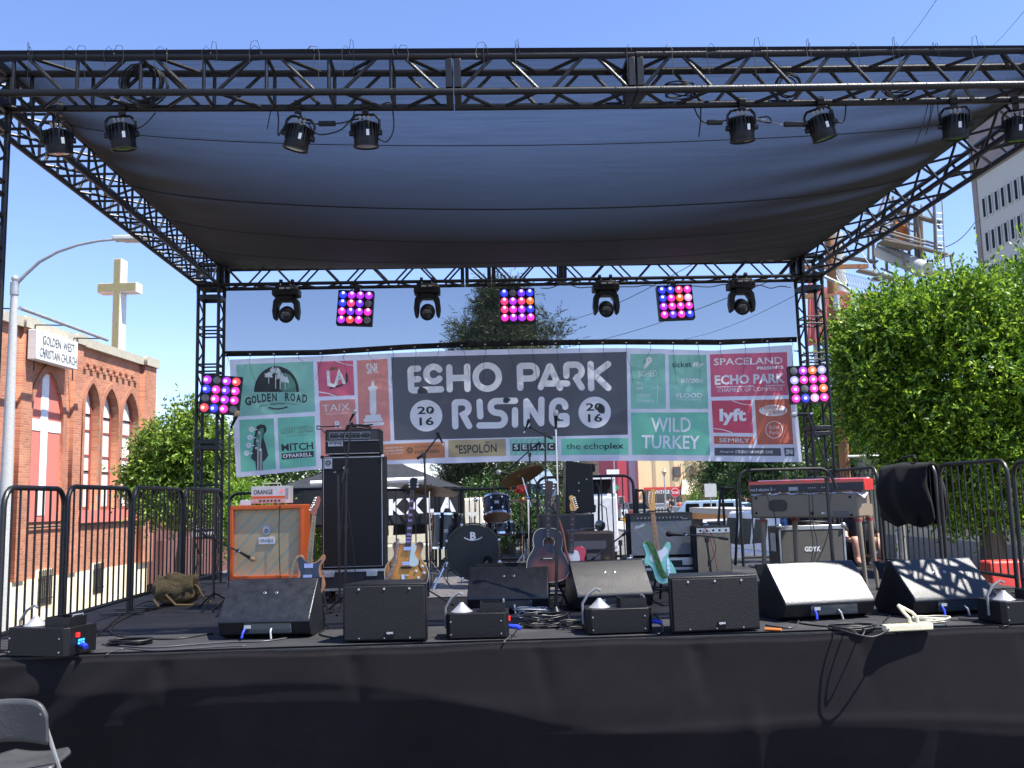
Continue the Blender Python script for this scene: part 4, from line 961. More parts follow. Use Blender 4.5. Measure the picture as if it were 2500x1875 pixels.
g = MB(); c_ = q(651, 1293); g.prism([(-.03, .035), (-.022, .055), (-.008, .045), (.008, .045), (.022, .055), (.03, .035), (.04, .0), (.03, -.04), (0, -.055), (-.03, -.04), (-.04, 0)][::-1], lambda u, v, d: (c_.x + u, d, c_.z + v), -.012, .001); cr_ = g.build('crest_badge', mat('silver_label', (.4, .42, .45), .4), t)
g = MB(); g.tube([(c_.x + .014 * math.cos(a), -.014, c_.z - .01 + .016 * math.sin(a)) for a in [k * PI / 6 for k in range(12)]], .003, 5, closed=True); g.build('crest_ring', BLKP, cr_)
g = MB(); g.b2(x0 - .02, x1 + .02, -.03, .37, .06, z0 - .004); g.build('plinth', ORG, t, bevel=.004)
for xx in (x0 + .08, x1 - .08):
    g = MB(); g.box((xx, -.04, z0 - .03), (.12, .02, .055)); g.build('latch', ALU, t, bevel=.003)
g = MB(); g.b2(x0 - .02, x1 + .02, -.034, -.022, z0 - .028, z0 - .010); g.build('edge_trim', ALU, t)
for xx in (x0 + .08, x1 - .08):
    for yy_ in (.05, .3):
        g = MB(); g.lathe([(.03, -.015), (.03, .015)], (xx, yy_, .03), (1, 0, 0), 12); g.build('caster', RUB, t)
CT = z1
t, q = fr('guitar_amplifier', 'white amplifier head with orange stripe on top of the orange cabinet', 'amplifier', 660, 9.3, z=CT + .004)
g = MB(); x0, x1, z0, z1 = qbox(g, q, 613, 1187, 706, 1230, -.2, 0); 
g = MB(); g.b2(x0, x1, 0, .2, .012, z1); g.build('case', mat('cream_white_case', (.72, .68, .62), .45), t, bevel=.004)
h_ = z1 - .012
g = MB(); g.b2(x0 + .004, x1 - .04, -.004, -.0005, h_ * .36, h_ * .50); g.build('stripe', ORG, t)
g = MB(); g.b2(x0 + .004, x1 - .04, -.004, -.0005, .02, h_ * .35); g.build('control_panel', mat('pink_panel', (.62, .38, .33), .5), t)
for k in range(9):
    g = MB(); xx = lerp(x0 + .02, x1 - .06, k / 8); big_ = 2 <= k <= 7
    g.lathe([(.009 if big_ else .004, 0), (.008 if big_ else .004, .014), (0, .014)], (xx, -.004, h_ * .22), (0, -1, 0), 10); g.build('knob', BLKP if big_ else CHR, t)
text_on('lettering', 'ORANGE', (x0 + .025, -.003, h_ * .60), ((x1 - x0) * .5, 0, 0), (0, 0, h_ * .27), BLKP, t, .01)
g = MB(); g.tube([(x1 - .07 + .011 * math.cos(a), -.003, h_ * .78 + .011 * math.sin(a)) for a in [k * PI / 5 for k in range(10)]], .003, 5, closed=True); g.build('round_badge', mat('red_switch', (.7, .02, .02)), t)
g = MB()
for k in range(3): g.b2(x1 - .033 + k * .010, x1 - .029 + k * .010, -.003, -.0005, h_ * .3, h_ * .95)
g.build('side_vents', mat('grey_label', (.3, .3, .32), .5), t)
g = MB(); m_ = (x0 + x1) / 2; g.tube([(m_ - .09, .08, z1), (m_ - .085, .08, z1 + .03), (m_ + .085, .08, z1 + .03), (m_ + .09, .08, z1)], .006, 8); g.build('handle', CREAM, t)
for k in (0, 1):
    g = MB(); g.cyl((lerp(x0 + .03, x1 - .03, k), .1, 0), (lerp(x0 + .03, x1 - .03, k), .1, .013), .012, n=8); g.build('foot', RUB, t)
t, q = fr('pedal_box', 'small white box on the left of the white amplifier head', 'box', 600, 9.3, z=CT + .002)
g = MB(); g.b2(-.055, .055, 0, .12, 0, .05); g.build('case', WHT, t, bevel=.004)
g = MB(); g.cyl((0, .05, .05), (0, .05, .06), .012, n=10); g.build('switch', CHR, t)

# tall bass cabinet and head
t, q = fr('bass_cabinet', 'very tall black bass cabinet with piping and small square badge', 'bass cabinet', 862, 9.5)
g = MB(); x0, x1, z0, z1 = qbox(g, q, 785, 1112, 937, 1388, -.41, -.012); g.build('cabinet', mat('black_tolex', (.007, .007, .008), .6, bump=.4, bscale=260), t, bevel=.012)
g = MB(); g.b2(x0 + .022, x1 - .022, .0, .0119, z0 + .022, z1 - .022); g.build('grille_cloth', GR, t)
g = MB()
for a_, b_ in (((x0 + .02, z0 + .02), (x1 - .02, z0 + .02)), ((x0 + .02, z1 - .02), (x1 - .02, z1 - .02)), ((x0 + .02, z0 + .02), (x0 + .02, z1 - .02)), ((x1 - .02, z0 + .02), (x1 - .02, z1 - .02))): g.cyl((a_[0], .006, a_[1]), (b_[0], .006, b_[1]), .006, n=6)
g.build('piping', mat('silver_label', (.4, .42, .45), .4), t)
a, b = q(792, 1120), q(811, 1144); g = MB(); g.b2(a.x, b.x, -.007, -.001, b.z, a.z); bd = g.build('square_badge', mat('silver_label', (.4, .42, .45), .4), t)
cx_, cz_ = (a.x + b.x) / 2, (a.z + b.z) / 2 + .008
for r_ in (.026, .015): 
    g = MB(); g.tube([(cx_ + r_ * math.cos(q_), -.009, cz_ + r_ * math.sin(q_)) for q_ in [k * PI / 9 for k in range(18)]], .003, 5, closed=True); g.build('badge_ring', BLKP, bd)
BTOP = z1
g = MB(); g.b2(x0 - .02, x1 + .02, -.03, .43, .12, z0 - .004); g.build('case_tray', mat('case_black', (.02, .02, .024), .5), t, bevel=.004)
for zz in (z0 - .018, .14):
    g = MB(); g.b2(x0 - .02, x1 + .02, -.036, -.0305, zz - .012, zz + .012); g.build('edge_trim', ALU, t)
for xx in (x0 + .08, x1 - .12):
    g = MB(); g.box((xx, -.04, z0 - .05), (.11, .018, .055)); g.build('latch', ALU, t, bevel=.003)
for xx in (x0 + .06, x1 - .06):
    for yy_ in (.02, .36):
        g = MB(); g.lathe([(.05, -.018), (.05, .018)], (xx, yy_, .05), (1, 0, 0), 14); g.box((xx, yy_, .1), (.05, .06, .04)); g.build('caster', RUB, t)
g = MB(); g.box((x1 - .006, -.002, z1 - .01), (.03, .03, .03)); g.build('corner_cap', ALU, t, bevel=.004)
g = MB(); g.box((x0 + .006, -.002, z1 - .01), (.03, .03, .03)); g.build('corner_cap', BLKP, t, bevel=.004)
t, q = fr('bass_amplifier', 'black bass amplifier head with a row of knobs on top of the tall cabinet', 'amplifier', 862, 9.52, z=BTOP + .003)
g = MB(); x0, x1, z0, z1 = qbox(g, q, 794, 1048, 928, 1108, -.33, 0)
g = MB(); g.b2(x0, x1, 0, .33, .012, z1); g.build('case', mat('black_tolex', (.014, .014, .016), .6), t, bevel=.008)
hz_ = z1
g = MB(); g.b2(x0 + .02, x1 - .02, -.004, -.0005, hz_ * .60, hz_ * .93); g.build('control_panel', mat('panel_black', (.03, .03, .034), .35), t)
for (a_, b_) in ((.05, .22), (.24, .34), (.36, .66), (.68, .84)):
    g = MB(); xa, xb = lerp(x0 + .02, x1 - .02, a_), lerp(x0 + .02, x1 - .02, b_)
    for zz in (hz_ * .64, hz_ * .88): g.b2(xa, xb, -.0055, -.0041, zz - .0015, zz + .0015)
    for xx in (xa, xb): g.b2(xx - .0015, xx + .0015, -.0055, -.0041, hz_ * .64, hz_ * .88)
    g.build('panel_outline', mat('silver_label', (.4, .42, .45), .4), t)
for k in range(11):
    g = MB(); g.lathe([(.011, 0), (.009, .016), (0, .016)], (lerp(x0 + .06, x1 - .11, k / 10), -.006, hz_ * .75), (0, -1, 0), 10); g.build('knob', BLKP, t)
g = MB(); g.b2(x0 + .015, x1 - .015, -.003, -.0005, .03, hz_ * .53); g.build('grille_cloth', GR, t)
g = MB(); g.b2(x0 + .03, x0 + .18, -.007, -.0035, hz_ * .36, hz_ * .53); bd = g.build('name_badge', mat('silver_label', (.4, .42, .45), .4), t)
text_on('lettering', 'ampeg', (x0 + .04, -.0085, hz_ * .40), (.13, 0, 0), (0, 0, .032), BLKP, bd, .01)
for zz in (.018, hz_ * .56):
    g = MB(); g.cyl((x0 + .01, -.004, zz), (x1 - .01, -.004, zz), .004, n=6); g.build('piping', mat('silver_label', (.4, .42, .45), .4), t)
for xx in (x0 + .06, x1 - .06):
    g = MB(); g.cyl((xx, .1, 0), (xx, .1, .013), .014, n=8); g.build('foot', RUB, t)
wire('cable', [at(797, 1060, 9.48), at(785, 1048, 9.48), at(775, 1048, 9.5), at(775, 1040, 9.55), at(790, 1042, 9.6), at(830, 1040, 9.6)], .006, RUB, 'black cable looping at the left of the bass amplifier head')
coil('cable_bundle', V(at(875, 1038, 9.65).x, 9.68, BTOP + hz_ + .003), .13, 4, RUB, .006, 'bundle of cables and pedals lying on the bass amplifier head', flat=.05, seed=22, ry=.5)

# ------------------------------------------------------------ guitars
def zz3(p): return [(900 + x / 4.424, 1100 + y / 4.424) for x, y in p]
def zz2(p): return [(500 + x / 4.424, 1100 + y / 4.424) for x, y in p]
def zz4(p): return [(1300 + x / 4.424, 1100 + y / 4.424) for x, y in p]
def smooth_poly(P, n=3):
    out = []; N = len(P)
    for i in range(N):
        p0, p1, p2, p3 = (Vector(P[(i + k) % N]) for k in (-1, 0, 1, 2))
        for k in range(n):
            t = k / n; v = .5 * ((2 * p1) + (p2 - p0) * t + (2 * p0 - 5 * p1 + 4 * p2 - p3) * t * t + (3 * p1 - p0 - 3 * p2 + p3) * t ** 3); out.append((v.x, v.y))
    return out
def burst(name, inner, outer, c, r, sx=1.0):
    m = mat(name, inner, .38, coat=.25, var=.04); nt = m.node_tree; N = nt.nodes; Lk = nt.links; b = N['Principled BSDF']
    tc = N.new('ShaderNodeTexCoord'); mp = N.new('ShaderNodeMapping'); mp.vector_type = 'POINT'; mp.inputs['Location'].default_value = (-c[0] * sx, 0, -c[1]); mp.inputs['Scale'].default_value = (sx, 0, 1)
    gr = N.new('ShaderNodeVectorMath'); gr.operation = 'LENGTH'; cr = N.new('ShaderNodeValToRGB')
    E_ = cr.color_ramp.elements; E_[0].position = r * .55; E_[0].color = (*inner, 1); E_[1].position = r; E_[1].color = (*outer, 1)
    e = E_.new(r * .82); e.color = (*[lerp(a, b_, .55) for a, b_ in zip(inner, outer)], 1)
    Lk.new(tc.outputs['Object'], mp.inputs[0]); Lk.new(mp.outputs[0], gr.inputs[0]); Lk.new(gr.outputs['Value'], cr.inputs[0]); Lk.new(cr.outputs[0], b.inputs['Base Color'])
    return m
GG = 'guitars standing on the stage'
class Guitar:
    def __init__(s, label, px, Y, lean=.16, kind='electric_guitar'):
        s.t, s.q = fr(kind, label, 'guitar', px, Y, GG); s.Y = Y; s.lean = lean
    def p(s, x, y, d=0.0):
        v = s.q(x, y, d); v.y += s.lean * (v.z - .5); return v
    def plate(s, name, pts, m, d0, d1, bevel=0, n=3, par=None):
        P = smooth_poly(pts, n) if n > 1 else pts
        g = MB(); g.prism(P, lambda u, v, d: s.p(u, v, d), d0, d1); return g.build(name, m, par or s.t, bevel=bevel)
    def neck(s, a, b, wa, wb, m, frets=20, inl=None, d=.03, fm=None):   # a at body, b at nut (px), widths px
        a, b = Vector(a), Vector(b); n = Vector((-(b - a).y, (b - a).x)).normalized()
        pts = [a + n * wa / 2, b + n * wb / 2, b - n * wb / 2, a - n * wa / 2]
        nk = s.plate('neck', [tuple(v) for v in pts], m, d - .022, d, n=1)
        g = MB()
        for k in range(frets):
            f = 1 - (2 ** (-k / 12)) ; t = 1 - f / (1 - 2 ** (-frets / 12)) 
            c = lerp(a, b, t); w_ = lerp(wa, wb, t) / 2
            g.tube([s.p(*(c + n * w_), d + .001), s.p(*(c - n * w_), d + .001)], .0014, 4)
        g.build('frets', CHR, nk)
        if inl:
            g = MB()
            for k in (3, 5, 7, 9, 12, 15, 17, 19):
                f = 1 - 2 ** (-(k - .5) / 12); t = 1 - f / (1 - 2 ** (-frets / 12)); c = lerp(a, b, t)
                v = s.p(*c, d + .0015)
                if inl[0] == 'dot': g.lathe([(.004, 0), (0, .001)], v, (0, -1, 0), 8)
                else: g.box(v, (lerp(wa, wb, t) * s.Y / 2250 * .8, .002, .02))
            g.build('inlays', inl[1], nk)
        g = MB()
        for k in range(6):
            o = (k - 2.5) / 6.5
            e = a + (a - b).normalized() * s.ext
            g.tube([s.p(*(b + n * wb * o), d + .004), s.p(*(e + n * wa * o * 1.05), d + .006)], .0008, 3)
        g.build('strings', CHR, s.t); return nk
MAPLE = mat('maple_neck', (.52, .27, .09), .35, coat=.3, var=.1); ROSE = mat('rosewood', (.05, .028, .018), .5, var=.2)
MAP2 = mat('pale_maple', (.50, .36, .19), .4, var=.1)
CUP = mat('pickup_cover', (.5, .48, .6), .25, .7)
# 1 dark guitar by the orange cabinet
G = Guitar('black faced electric guitar with tan edges and maple neck beside the orange cabinet', 765, 8.7); G.ext = 38
G.plate('body', zz2([(1030, 1125), (988, 1140), (975, 1190), (1005, 1260), (1015, 1330), (985, 1420), (985, 1490), (1040, 1560), (1150, 1585), (1250, 1560), (1305, 1480), (1303, 1400), (1262, 1310), (1258, 1250), (1302, 1180), (1300, 1135), (1275, 1122), (1240, 1165), (1190, 1205), (1105, 1190), (1075, 1150)]), mat('amber_body', (.55, .22, .06), .3, coat=.6), -.02, .022, .004)
G.plate('pickguard', zz2([(1050, 1150), (1015, 1160), (1020, 1250), (1050, 1330), (1020, 1420), (1030, 1500), (1150, 1550), (1240, 1520), (1275, 1440), (1240, 1320), (1240, 1250), (1270, 1180), (1240, 1190), (1190, 1215), (1105, 1205)]), mat('navy_black_guard', (.02, .024, .035), .25, coat=.5), .023, .026)
for y0, y1, dx in ((1215, 1262, 0), (1335, 1375, -8)): G.plate('pickup', zz2([(1085 + dx, y0 + 2), (1178 + dx, y0), (1178 + dx, y1), (1083 + dx, y1 + 2)]), CUP, .027, .036, n=1)
for x, y in ((1222, 1440), (1262, 1420), (1265, 1472), (1218, 1500)): g = MB(); g.lathe([(.009, 0), (.008, .014), (0, .014)], G.p(*zz2([(x, y)])[0], .027), (0, -1, 0), 10); g.build('knob', BLKP, G.t)
G.neck(*zz2([(1135, 1205), (1172, 700)]), 13, 9.5, MAP2, 21, ('dot', BLKP), d=.032)
hd = G.plate('headstock', zz2([(1150, 695), (1130, 650), (1165, 560), (1188, 508), (1215, 492), (1236, 515), (1228, 590), (1205, 640), (1196, 690)]), mat('reddish_headstock', (.40, .12, .05), .35, coat=.4), .012, .026)
for k in range(6): g = MB(); g.lathe([(.008, 0), (.008, .01), (.004, .014), (0, .014)], G.p(*zz2([(1140 + k * 11, 645 - k * 26)])[0], .027), (0, -1, 0), 8); g.box(G.p(*zz2([(1128 + k * 11, 640 - k * 26)])[0], .02), (.018, .008, .012)); g.build('tuner', CHR, hd)
g = MB(); g.tube([G.p(*v, .03) for v in zz2([(1030, 1140), (985, 1180), (960, 1260), (945, 1350), (930, 1380)])], [.012, .014, .014, .012, .01], 6); g.build('strap', mat('patterned_strap', (.30, .27, .16), .8, var=.6, scale=60), G.t)
# 2 sunburst hollow body
G = Guitar('yellow sunburst hollow body guitar with white pickguard in front of the tall bass cabinet', 993, 8.6, kind='hollow_body_guitar'); G.ext = 76
c_ = G.p(*zz3([(405, 1230)])[0])
SB = burst('yellow_sunburst', (.72, .29, .02), (.03, .012, .01), (c_.x, c_.z), .235, 1.05)
bo = zz3([(380, 1003), (340, 1003), (300, 985), (265, 1000), (258, 1045), (276, 1100), (268, 1150), (220, 1200), (185, 1260), (177, 1340), (200, 1430), (270, 1510), (410, 1540), (560, 1505), (630, 1425), (650, 1340), (636, 1270), (600, 1210), (568, 1150), (573, 1090), (594, 1040), (585, 998), (555, 985), (520, 995), (485, 1012), (430, 1010)])
G.plate('body', bo, SB, -.045, .022, .004)
g = MB(); g.tube([G.p(x, y, .0225) for x, y in smooth_poly(bo, 3)], .0035, 5, closed=True); g.build('binding', CREAM, G.t)
G.plate('pickguard', zz3([(460, 1010), (508, 1018), (520, 1050), (500, 1110), (520, 1150), (545, 1190), (535, 1230), (500, 1248), (455, 1240), (442, 1220), (455, 1080)]), mat('mint_white_guard', (.62, .72, .62), .35), .030, .034)
for y0, x0 in ((1038, 380), (1195, 368)): G.plate('pickup', zz3([(x0, y0), (x0 + 80, y0), (x0 + 82, y0 + 38), (x0, y0 + 38)]), CUP, .036, .046, n=1)
G.plate('bridge', zz3([(352, 1252), (466, 1250), (462, 1268), (355, 1270)]), BLKP, .024, .04, n=1)
G.plate('tailpiece', zz3([(362, 1335), (395, 1335), (392, 1420), (365, 1420)]), CHR, .024, .034, n=1)
G.plate('switch_plate', zz3([(398, 1335), (438, 1335), (438, 1352), (398, 1352)]), CREAM, .024, .03, n=1)
for x, y in ((583, 1247), (515, 1300), (603, 1318), (540, 1370)): g = MB(); g.lathe([(.014, 0), (.012, .012), (.006, .016), (0, .016)], G.p(*zz3([(x, y)])[0], .023), (0, -1, 0), 12); g.build('knob', WHT, G.t)
for P in ([(545, 1180), (555, 1200), (545, 1240), (560, 1280), (580, 1295)], [(245, 1200), (232, 1230), (250, 1270), (235, 1300)]):
    g = MB(); g.tube([G.p(*v, .021) for v in zz3(P)], .006, 6); g.build('sound_slot', BLKP, G.t)
G.neck(*zz3([(428, 1035), (468, 432)]), 14.5, 9.6, ROSE, 22, ('block', mat('violet_inlay', (.42, .30, .62), .3)), d=.040)
hd = G.plate('headstock', zz3([(450, 432), (444, 380), (440, 300), (470, 287), (525, 297), (515, 345), (494, 432)]), BLKP, .018, .034, n=1)
for k in range(3):
    for s_, x in ((-1, 432), (1, 528)): g = MB(); g.box(G.p(*zz3([(x - s_ * k * 3, 330 + k * 30)])[0], .026), (.02, .01, .014)); g.build('tuner', WHT, hd, bevel=.003)
g = MB(); g.tube([G.p(*v, .036) for v in zz3([(320, 950), (315, 1020), (305, 1080), (300, 1180), (265, 1280), (225, 1370), (180, 1420)])], [.012, .017, .018, .018, .018, .018, .014], 6); g.build('strap', mat('woven_strap', (.35, .24, .20), .8, var=.8, scale=70), G.t)
# 3 acoustic
G = Guitar('dark sunburst acoustic guitar with round sound hole, behind the centre microphone stand', 1337, 8.5, kind='acoustic_guitar'); G.ext = 52
c_ = G.p(*zz3([(1935, 1330)])[0])
AB = burst('dark_sunburst', (.20, .045, .015), (.008, .007, .014), (c_.x, c_.z), .20, 1.0)
bo = zz3([(1900, 842), (1840, 850), (1795, 890), (1775, 960), (1785, 1030), (1770, 1080), (1722, 1160), (1705, 1250), (1722, 1335), (1780, 1392), (1900, 1418), (2040, 1408), (2120, 1370), (2162, 1300), (2155, 1220), (2112, 1130), (2085, 1070), (2095, 990), (2090, 920), (2060, 870), (2000, 842)])
G.plate('body', bo, AB, -.09, .01, .004)
g = MB(); g.tube([G.p(x, y, .0105) for x, y in smooth_poly(bo, 3)], .003, 5, closed=True); g.build('binding', CREAM, G.t)
ch = G.p(*zz3([(1945, 995)])[0], .0115)
g = MB(); g.lathe([(.048, 0), (0, .0004)], ch, (0, -1, 0), 26); g.build('sound_hole', mat('sound_hole_dark', (.05, .02, .01), .8), G.t)
g = MB(); g.tube([ch + V(.052 * math.cos(a), -.001, .052 * math.sin(a)) for a in [k * PI / 14 for k in range(28)]], .0022, 5, closed=True); g.build('rosette', CREAM, G.t)
G.plate('pickguard', zz3([(1830, 1070), (1890, 1045), (1912, 1075), (1905, 1125), (1840, 1135), (1815, 1110)]), mat('oxblood_guard', (.06, .012, .02), .3), .011, .013)
G.plate('bridge', zz3([(1850, 1150), (2015, 1148), (2015, 1176), (1850, 1180)]), ROSE, .011, .022, n=1)
G.plate('saddle', zz3([(1885, 1158), (1980, 1157), (1980, 1166), (1885, 1168)]), CREAM, .0225, .027, n=1)
G.neck(*zz3([(1938, 945), (1951, 465)]), 15, 11, ROSE, 20, ('dot', CREAM), d=.026)
hd = G.plate('headstock', zz3([(1926, 465), (1912, 345), (1938, 322), (1998, 330), (2000, 385), (1978, 465)]), ROSE, .004, .018, n=1)
for k in range(3):
    for s_, x in ((-1, 1902), (1, 2002)): g = MB(); g.box(G.p(*zz3([(x, 345 + k * 32)])[0], .01), (.024, .01, .014)); g.build('tuner', CHR, hd, bevel=.003)
g = MB(); g.tube([G.p(*v, .02) for v in zz3([(1985, 500), (2020, 620), (2060, 760), (2090, 860), (2110, 950), (2120, 1050), (2150, 1150), (2190, 1250)])], [.006, .008, .012, .014, .014, .014, .012, .01], 6); g.build('strap', mat('brown_strap', (.22, .07, .04), .7), G.t)
# 4 red guitar
G = Guitar('red electric guitar with white pickguard in front of the brown amplifier', 1400, 8.9); G.ext = 40
G.plate('body', zz4([(395, 1110), (400, 1075), (455, 1050), (500, 1030), (550, 1042), (576, 1080), (568, 1135), (556, 1180), (575, 1250), (590, 1310), (560, 1385), (450, 1410), (330, 1385), (290, 1300), (318, 1220), (345, 1170), (340, 1110), (368, 1092)]), mat('red_guitar_paint', (.62, .015, .03), .2, coat=.8), -.02, .022, .004)
G.plate('pickguard', zz4([(372, 1105), (470, 1075), (500, 1125), (506, 1180), (490, 1222), (400, 1228), (378, 1180)]), WHT, .023, .026)
G.plate('bridge', zz4([(372, 1215), (462, 1215), (458, 1250), (372, 1250)]), CHR, .024, .036, n=1)
G.neck(*zz4([(414, 1105), (440, 652)]), 13.5, 9.5, ROSE, 21, ('dot', CREAM), d=.032)
hd = G.plate('headstock', zz4([(418, 650), (408, 595), (416, 552), (402, 510), (412, 488), (435, 483), (452, 500), (452, 548), (482, 620), (478, 642), (460, 650)]), mat('amber_maple', (.75, .36, .05), .3, coat=.5), .012, .026)
for k in range(6): g = MB(); g.box(G.p(*zz4([(460 + k * 6, 505 + k * 22)])[0], .02), (.016, .008, .01)); g.lathe([(.006, 0), (.005, .01), (0, .01)], G.p(*zz4([(432 + k * 6, 520 + k * 20)])[0], .027), (0, -1, 0), 8); g.build('tuner', CHR, hd)
# 5 mint guitar
G = Guitar('mint green electric guitar with maple neck and leafy strap in front of the silver amplifier', 1610, 8.7); G.ext = 62
G.plate('body', zz4([(1188, 1010), (1215, 985), (1252, 1000), (1290, 1060), (1330, 1082), (1385, 1070), (1425, 1020), (1455, 988), (1485, 1000), (1488, 1050), (1466, 1110), (1462, 1160), (1500, 1220), (1532, 1290), (1540, 1350), (1500, 1400), (1420, 1430), (1350, 1425), (1310, 1370), (1290, 1290), (1255, 1240), (1203, 1225), (1200, 1180), (1216, 1140), (1212, 1090), (1194, 1050)]), mat('mint_paint', (.25, .62, .44), .22, coat=.8), -.02, .022, .004)
G.plate('pickguard', zz4([(1310, 1090), (1330, 1082), (1385, 1075), (1420, 1040), (1452, 1060), (1450, 1110), (1400, 1160), (1380, 1200), (1290, 1200), (1262, 1180), (1265, 1130)]), WHT, .023, .026)
G.plate('control_plate', zz4([(1440, 1180), (1462, 1180), (1472, 1335), (1448, 1338)]), CHR, .023, .028)
for y in (1240, 1285, 1318): g = MB(); g.lathe([(.010, 0), (.009, .014), (0, .014)], G.p(*zz4([(1455, y)])[0], .028), (0, -1, 0), 10); g.build('knob', CHR, G.t)
G.neck(*zz4([(1338, 1075), (1304, 655)]), 13.5, 9.8, MAPLE, 21, ('dot', BLKP), d=.032)
hd = G.plate('headstock', zz4([(1284, 655), (1268, 600), (1262, 560), (1275, 500), (1290, 425), (1320, 414), (1336, 432), (1335, 520), (1332, 600), (1324, 652)]), mat('amber_maple', (.75, .36, .05)), .012, .026)
for k in range(6): g = MB(); g.box(G.p(*zz4([(1276 - k * 2.5, 450 + k * 22)])[0], .02), (.016, .008, .01)); g.lathe([(.006, 0), (.005, .01), (0, .01)], G.p(*zz4([(1305 - k * 2, 455 + k * 20)])[0], .027), (0, -1, 0), 8); g.build('tuner', CHR, hd)
g = MB(); pts = zz4([(1225, 985), (1265, 1010), (1290, 1060), (1320, 1140), (1345, 1220), (1375, 1300), (1420, 1370)])
L_ = [G.p(x - 6.5, y + 2, .036) for x, y in pts]; R_ = [G.p(x + 6.5, y - 2, .036) for x, y in pts]
for i in range(len(pts) - 1):
    g.poly([L_[i], L_[i + 1], R_[i + 1], R_[i]]); 
g.build('strap', mat('leafy_strap', (.05, .14, .03), .7, var=.95, scale=45), G.t)
g = MB(); g.tube([G.p(*v, .036) for v in zz4([(1265, 652), (1330, 655)])], .006, 6); g.build('capo', BLKP, G.t)
# stands
for px, Y, lab in ((765, 8.75, 'folding guitar stand under the black faced guitar'), (993, 8.65, 'folding guitar stand under the yellow sunburst guitar'), (1337, 8.55, 'folding guitar stand under the acoustic guitar'), (1400, 8.95, 'folding guitar stand under the red guitar'), (1612, 8.75, 'folding guitar stand under the mint green guitar')):
    t, q = fr('guitar_stand', lab, 'guitar stand', px, Y, 'folding guitar stands')
    g = MB()
    for s_ in (-1, 1): g.tube([(s_ * .16, -.12, .01), (s_ * .05, .03, .28), (0, .06, .36)], .011, 8)
    g.tube([(0, .06, .36), (0, .22, .01)], .011, 8); g.build('frame', BLKP, t)
    g = MB(); g.tube([(-.1, -.08, .13), (-.09, .02, .12), (.09, .02, .12), (.1, -.08, .13)], .01, 8); g.build('cradle', RUB, t)

# ------------------------------------------------------------ drums
DRM = mat('black_lacquer', (.006, .008, .014), .25, coat=.35, spec=.5); BRZ = mat('cymbal_bronze', (.30, .17, .06), .36, .75, var=.3, scale=6, stretch=(1, 1, 1)); DHB = mat('smoked_drum_head', (.012, .014, .018), .38, spec=.5); DHC = mat('brown_drum_head', (.20, .11, .06), .4)
root = thing('drum_rug', 'pale rug under the drum kit', 'rug', (0, 0, 0))
a_, b_ = fl(1045, 1447), fl(1300, 1440); g = MB(); g.grid(20, 12, lambda u, v: (lerp(a_.x, b_.x + .3, u), lerp(9.75, 12.3, v), .005 + .004 * math.sin(u * 9 + v * 5))); g.build('rug_sheet', mat('rug_pale', (.40, .36, .32), .9, var=.4, scale=9, bump=.3), root)
Yk = 10.6
t, q = fr('bass_drum', 'black bass drum with white letter on its head, standing in the middle of the kit', 'drum', 1155, Yk)
ck = q(1155, 1346); ck.y = 0; RK = .318
g = MB(); g.lathe([(RK - .012, 0), (RK - .012, .38)], ck, (0, 1, 0), 48); g.build('shell', DRM, t)
g = MB(); g.lathe([(RK - .016, -.004), (0, -.006)], ck, (0, 1, 0), 48); hd = g.build('drum_head', DHB, t)
g = MB(); g.lathe([(RK - .014, -.02), (RK + .004, -.02), (RK + .004, .02), (RK - .014, .02), (RK - .014, -.02)], ck, (0, 1, 0), 48); g.build('hoop', DRM, t)
for k in range(8):
    a = R(22.5 + 45 * k); p = ck + V((RK + .004) * math.cos(a), -.012, (RK + .004) * math.sin(a)); g = MB(); g.ball(p, .02, 8, 5, (1, .8, 1)); g.cyl(p, p + V(0, .09, 0), .006, n=6); g.build('claw', CHR, t)
bx, bz = q(1148, 1318).x, q(1148, 1318).z; text_on('lettering', 'B', (bx, -.012, bz), (.066, 0, 0), (0, 0, .088), WHT, hd, .04)
g = MB(); c0 = V(bx + .033, 0, bz); g.ribbon([(c0.x + u * .098, c0.z - .004 + .03 * u * u) for u in [(-1 + k / 6) for k in range(13)]], .012, lambda x, z, d: (x, -.0125, z)); g.build('emblem_line', WHT, hd, smooth=False)
hp = q(*zz3([(1285, 1190)])[0]); g = MB(); g.lathe([(.055, 0), (0, .001)], V(hp.x, -.0085, hp.z), (0, -1, 0), 20); g.build('port_hole', mat('deep_black', (.004, .004, .004), .9), hd)
for s_ in (-1, 1):
    g = MB(); g.tube([ck + V(s_ * RK * .93, .06, -.1), V(ck.x + s_ * (RK + .14), -.13, .01)], .011, 8); g.build('spur', CHR, t)
g = MB(); g.cyl((ck.x, .18, ck.z + RK - .01), (ck.x, .18, ck.z + RK + .06), .035, n=12); g.tube([(ck.x - .03, .18, ck.z + RK + .05), (ck.x - .03, .18, ck.z + RK + .19)], .012, 8); g.tube([(ck.x + .03, .18, ck.z + RK + .05), (ck.x + .04, .18, ck.z + RK + .30)], .012, 8); g.box((ck.x, .18, ck.z + RK + .1), (.14, .05, .04)); g.ball((ck.x + .04, .18, ck.z + RK + .26), .028, 10, 6); g.build('tom_mount', CHR, t)
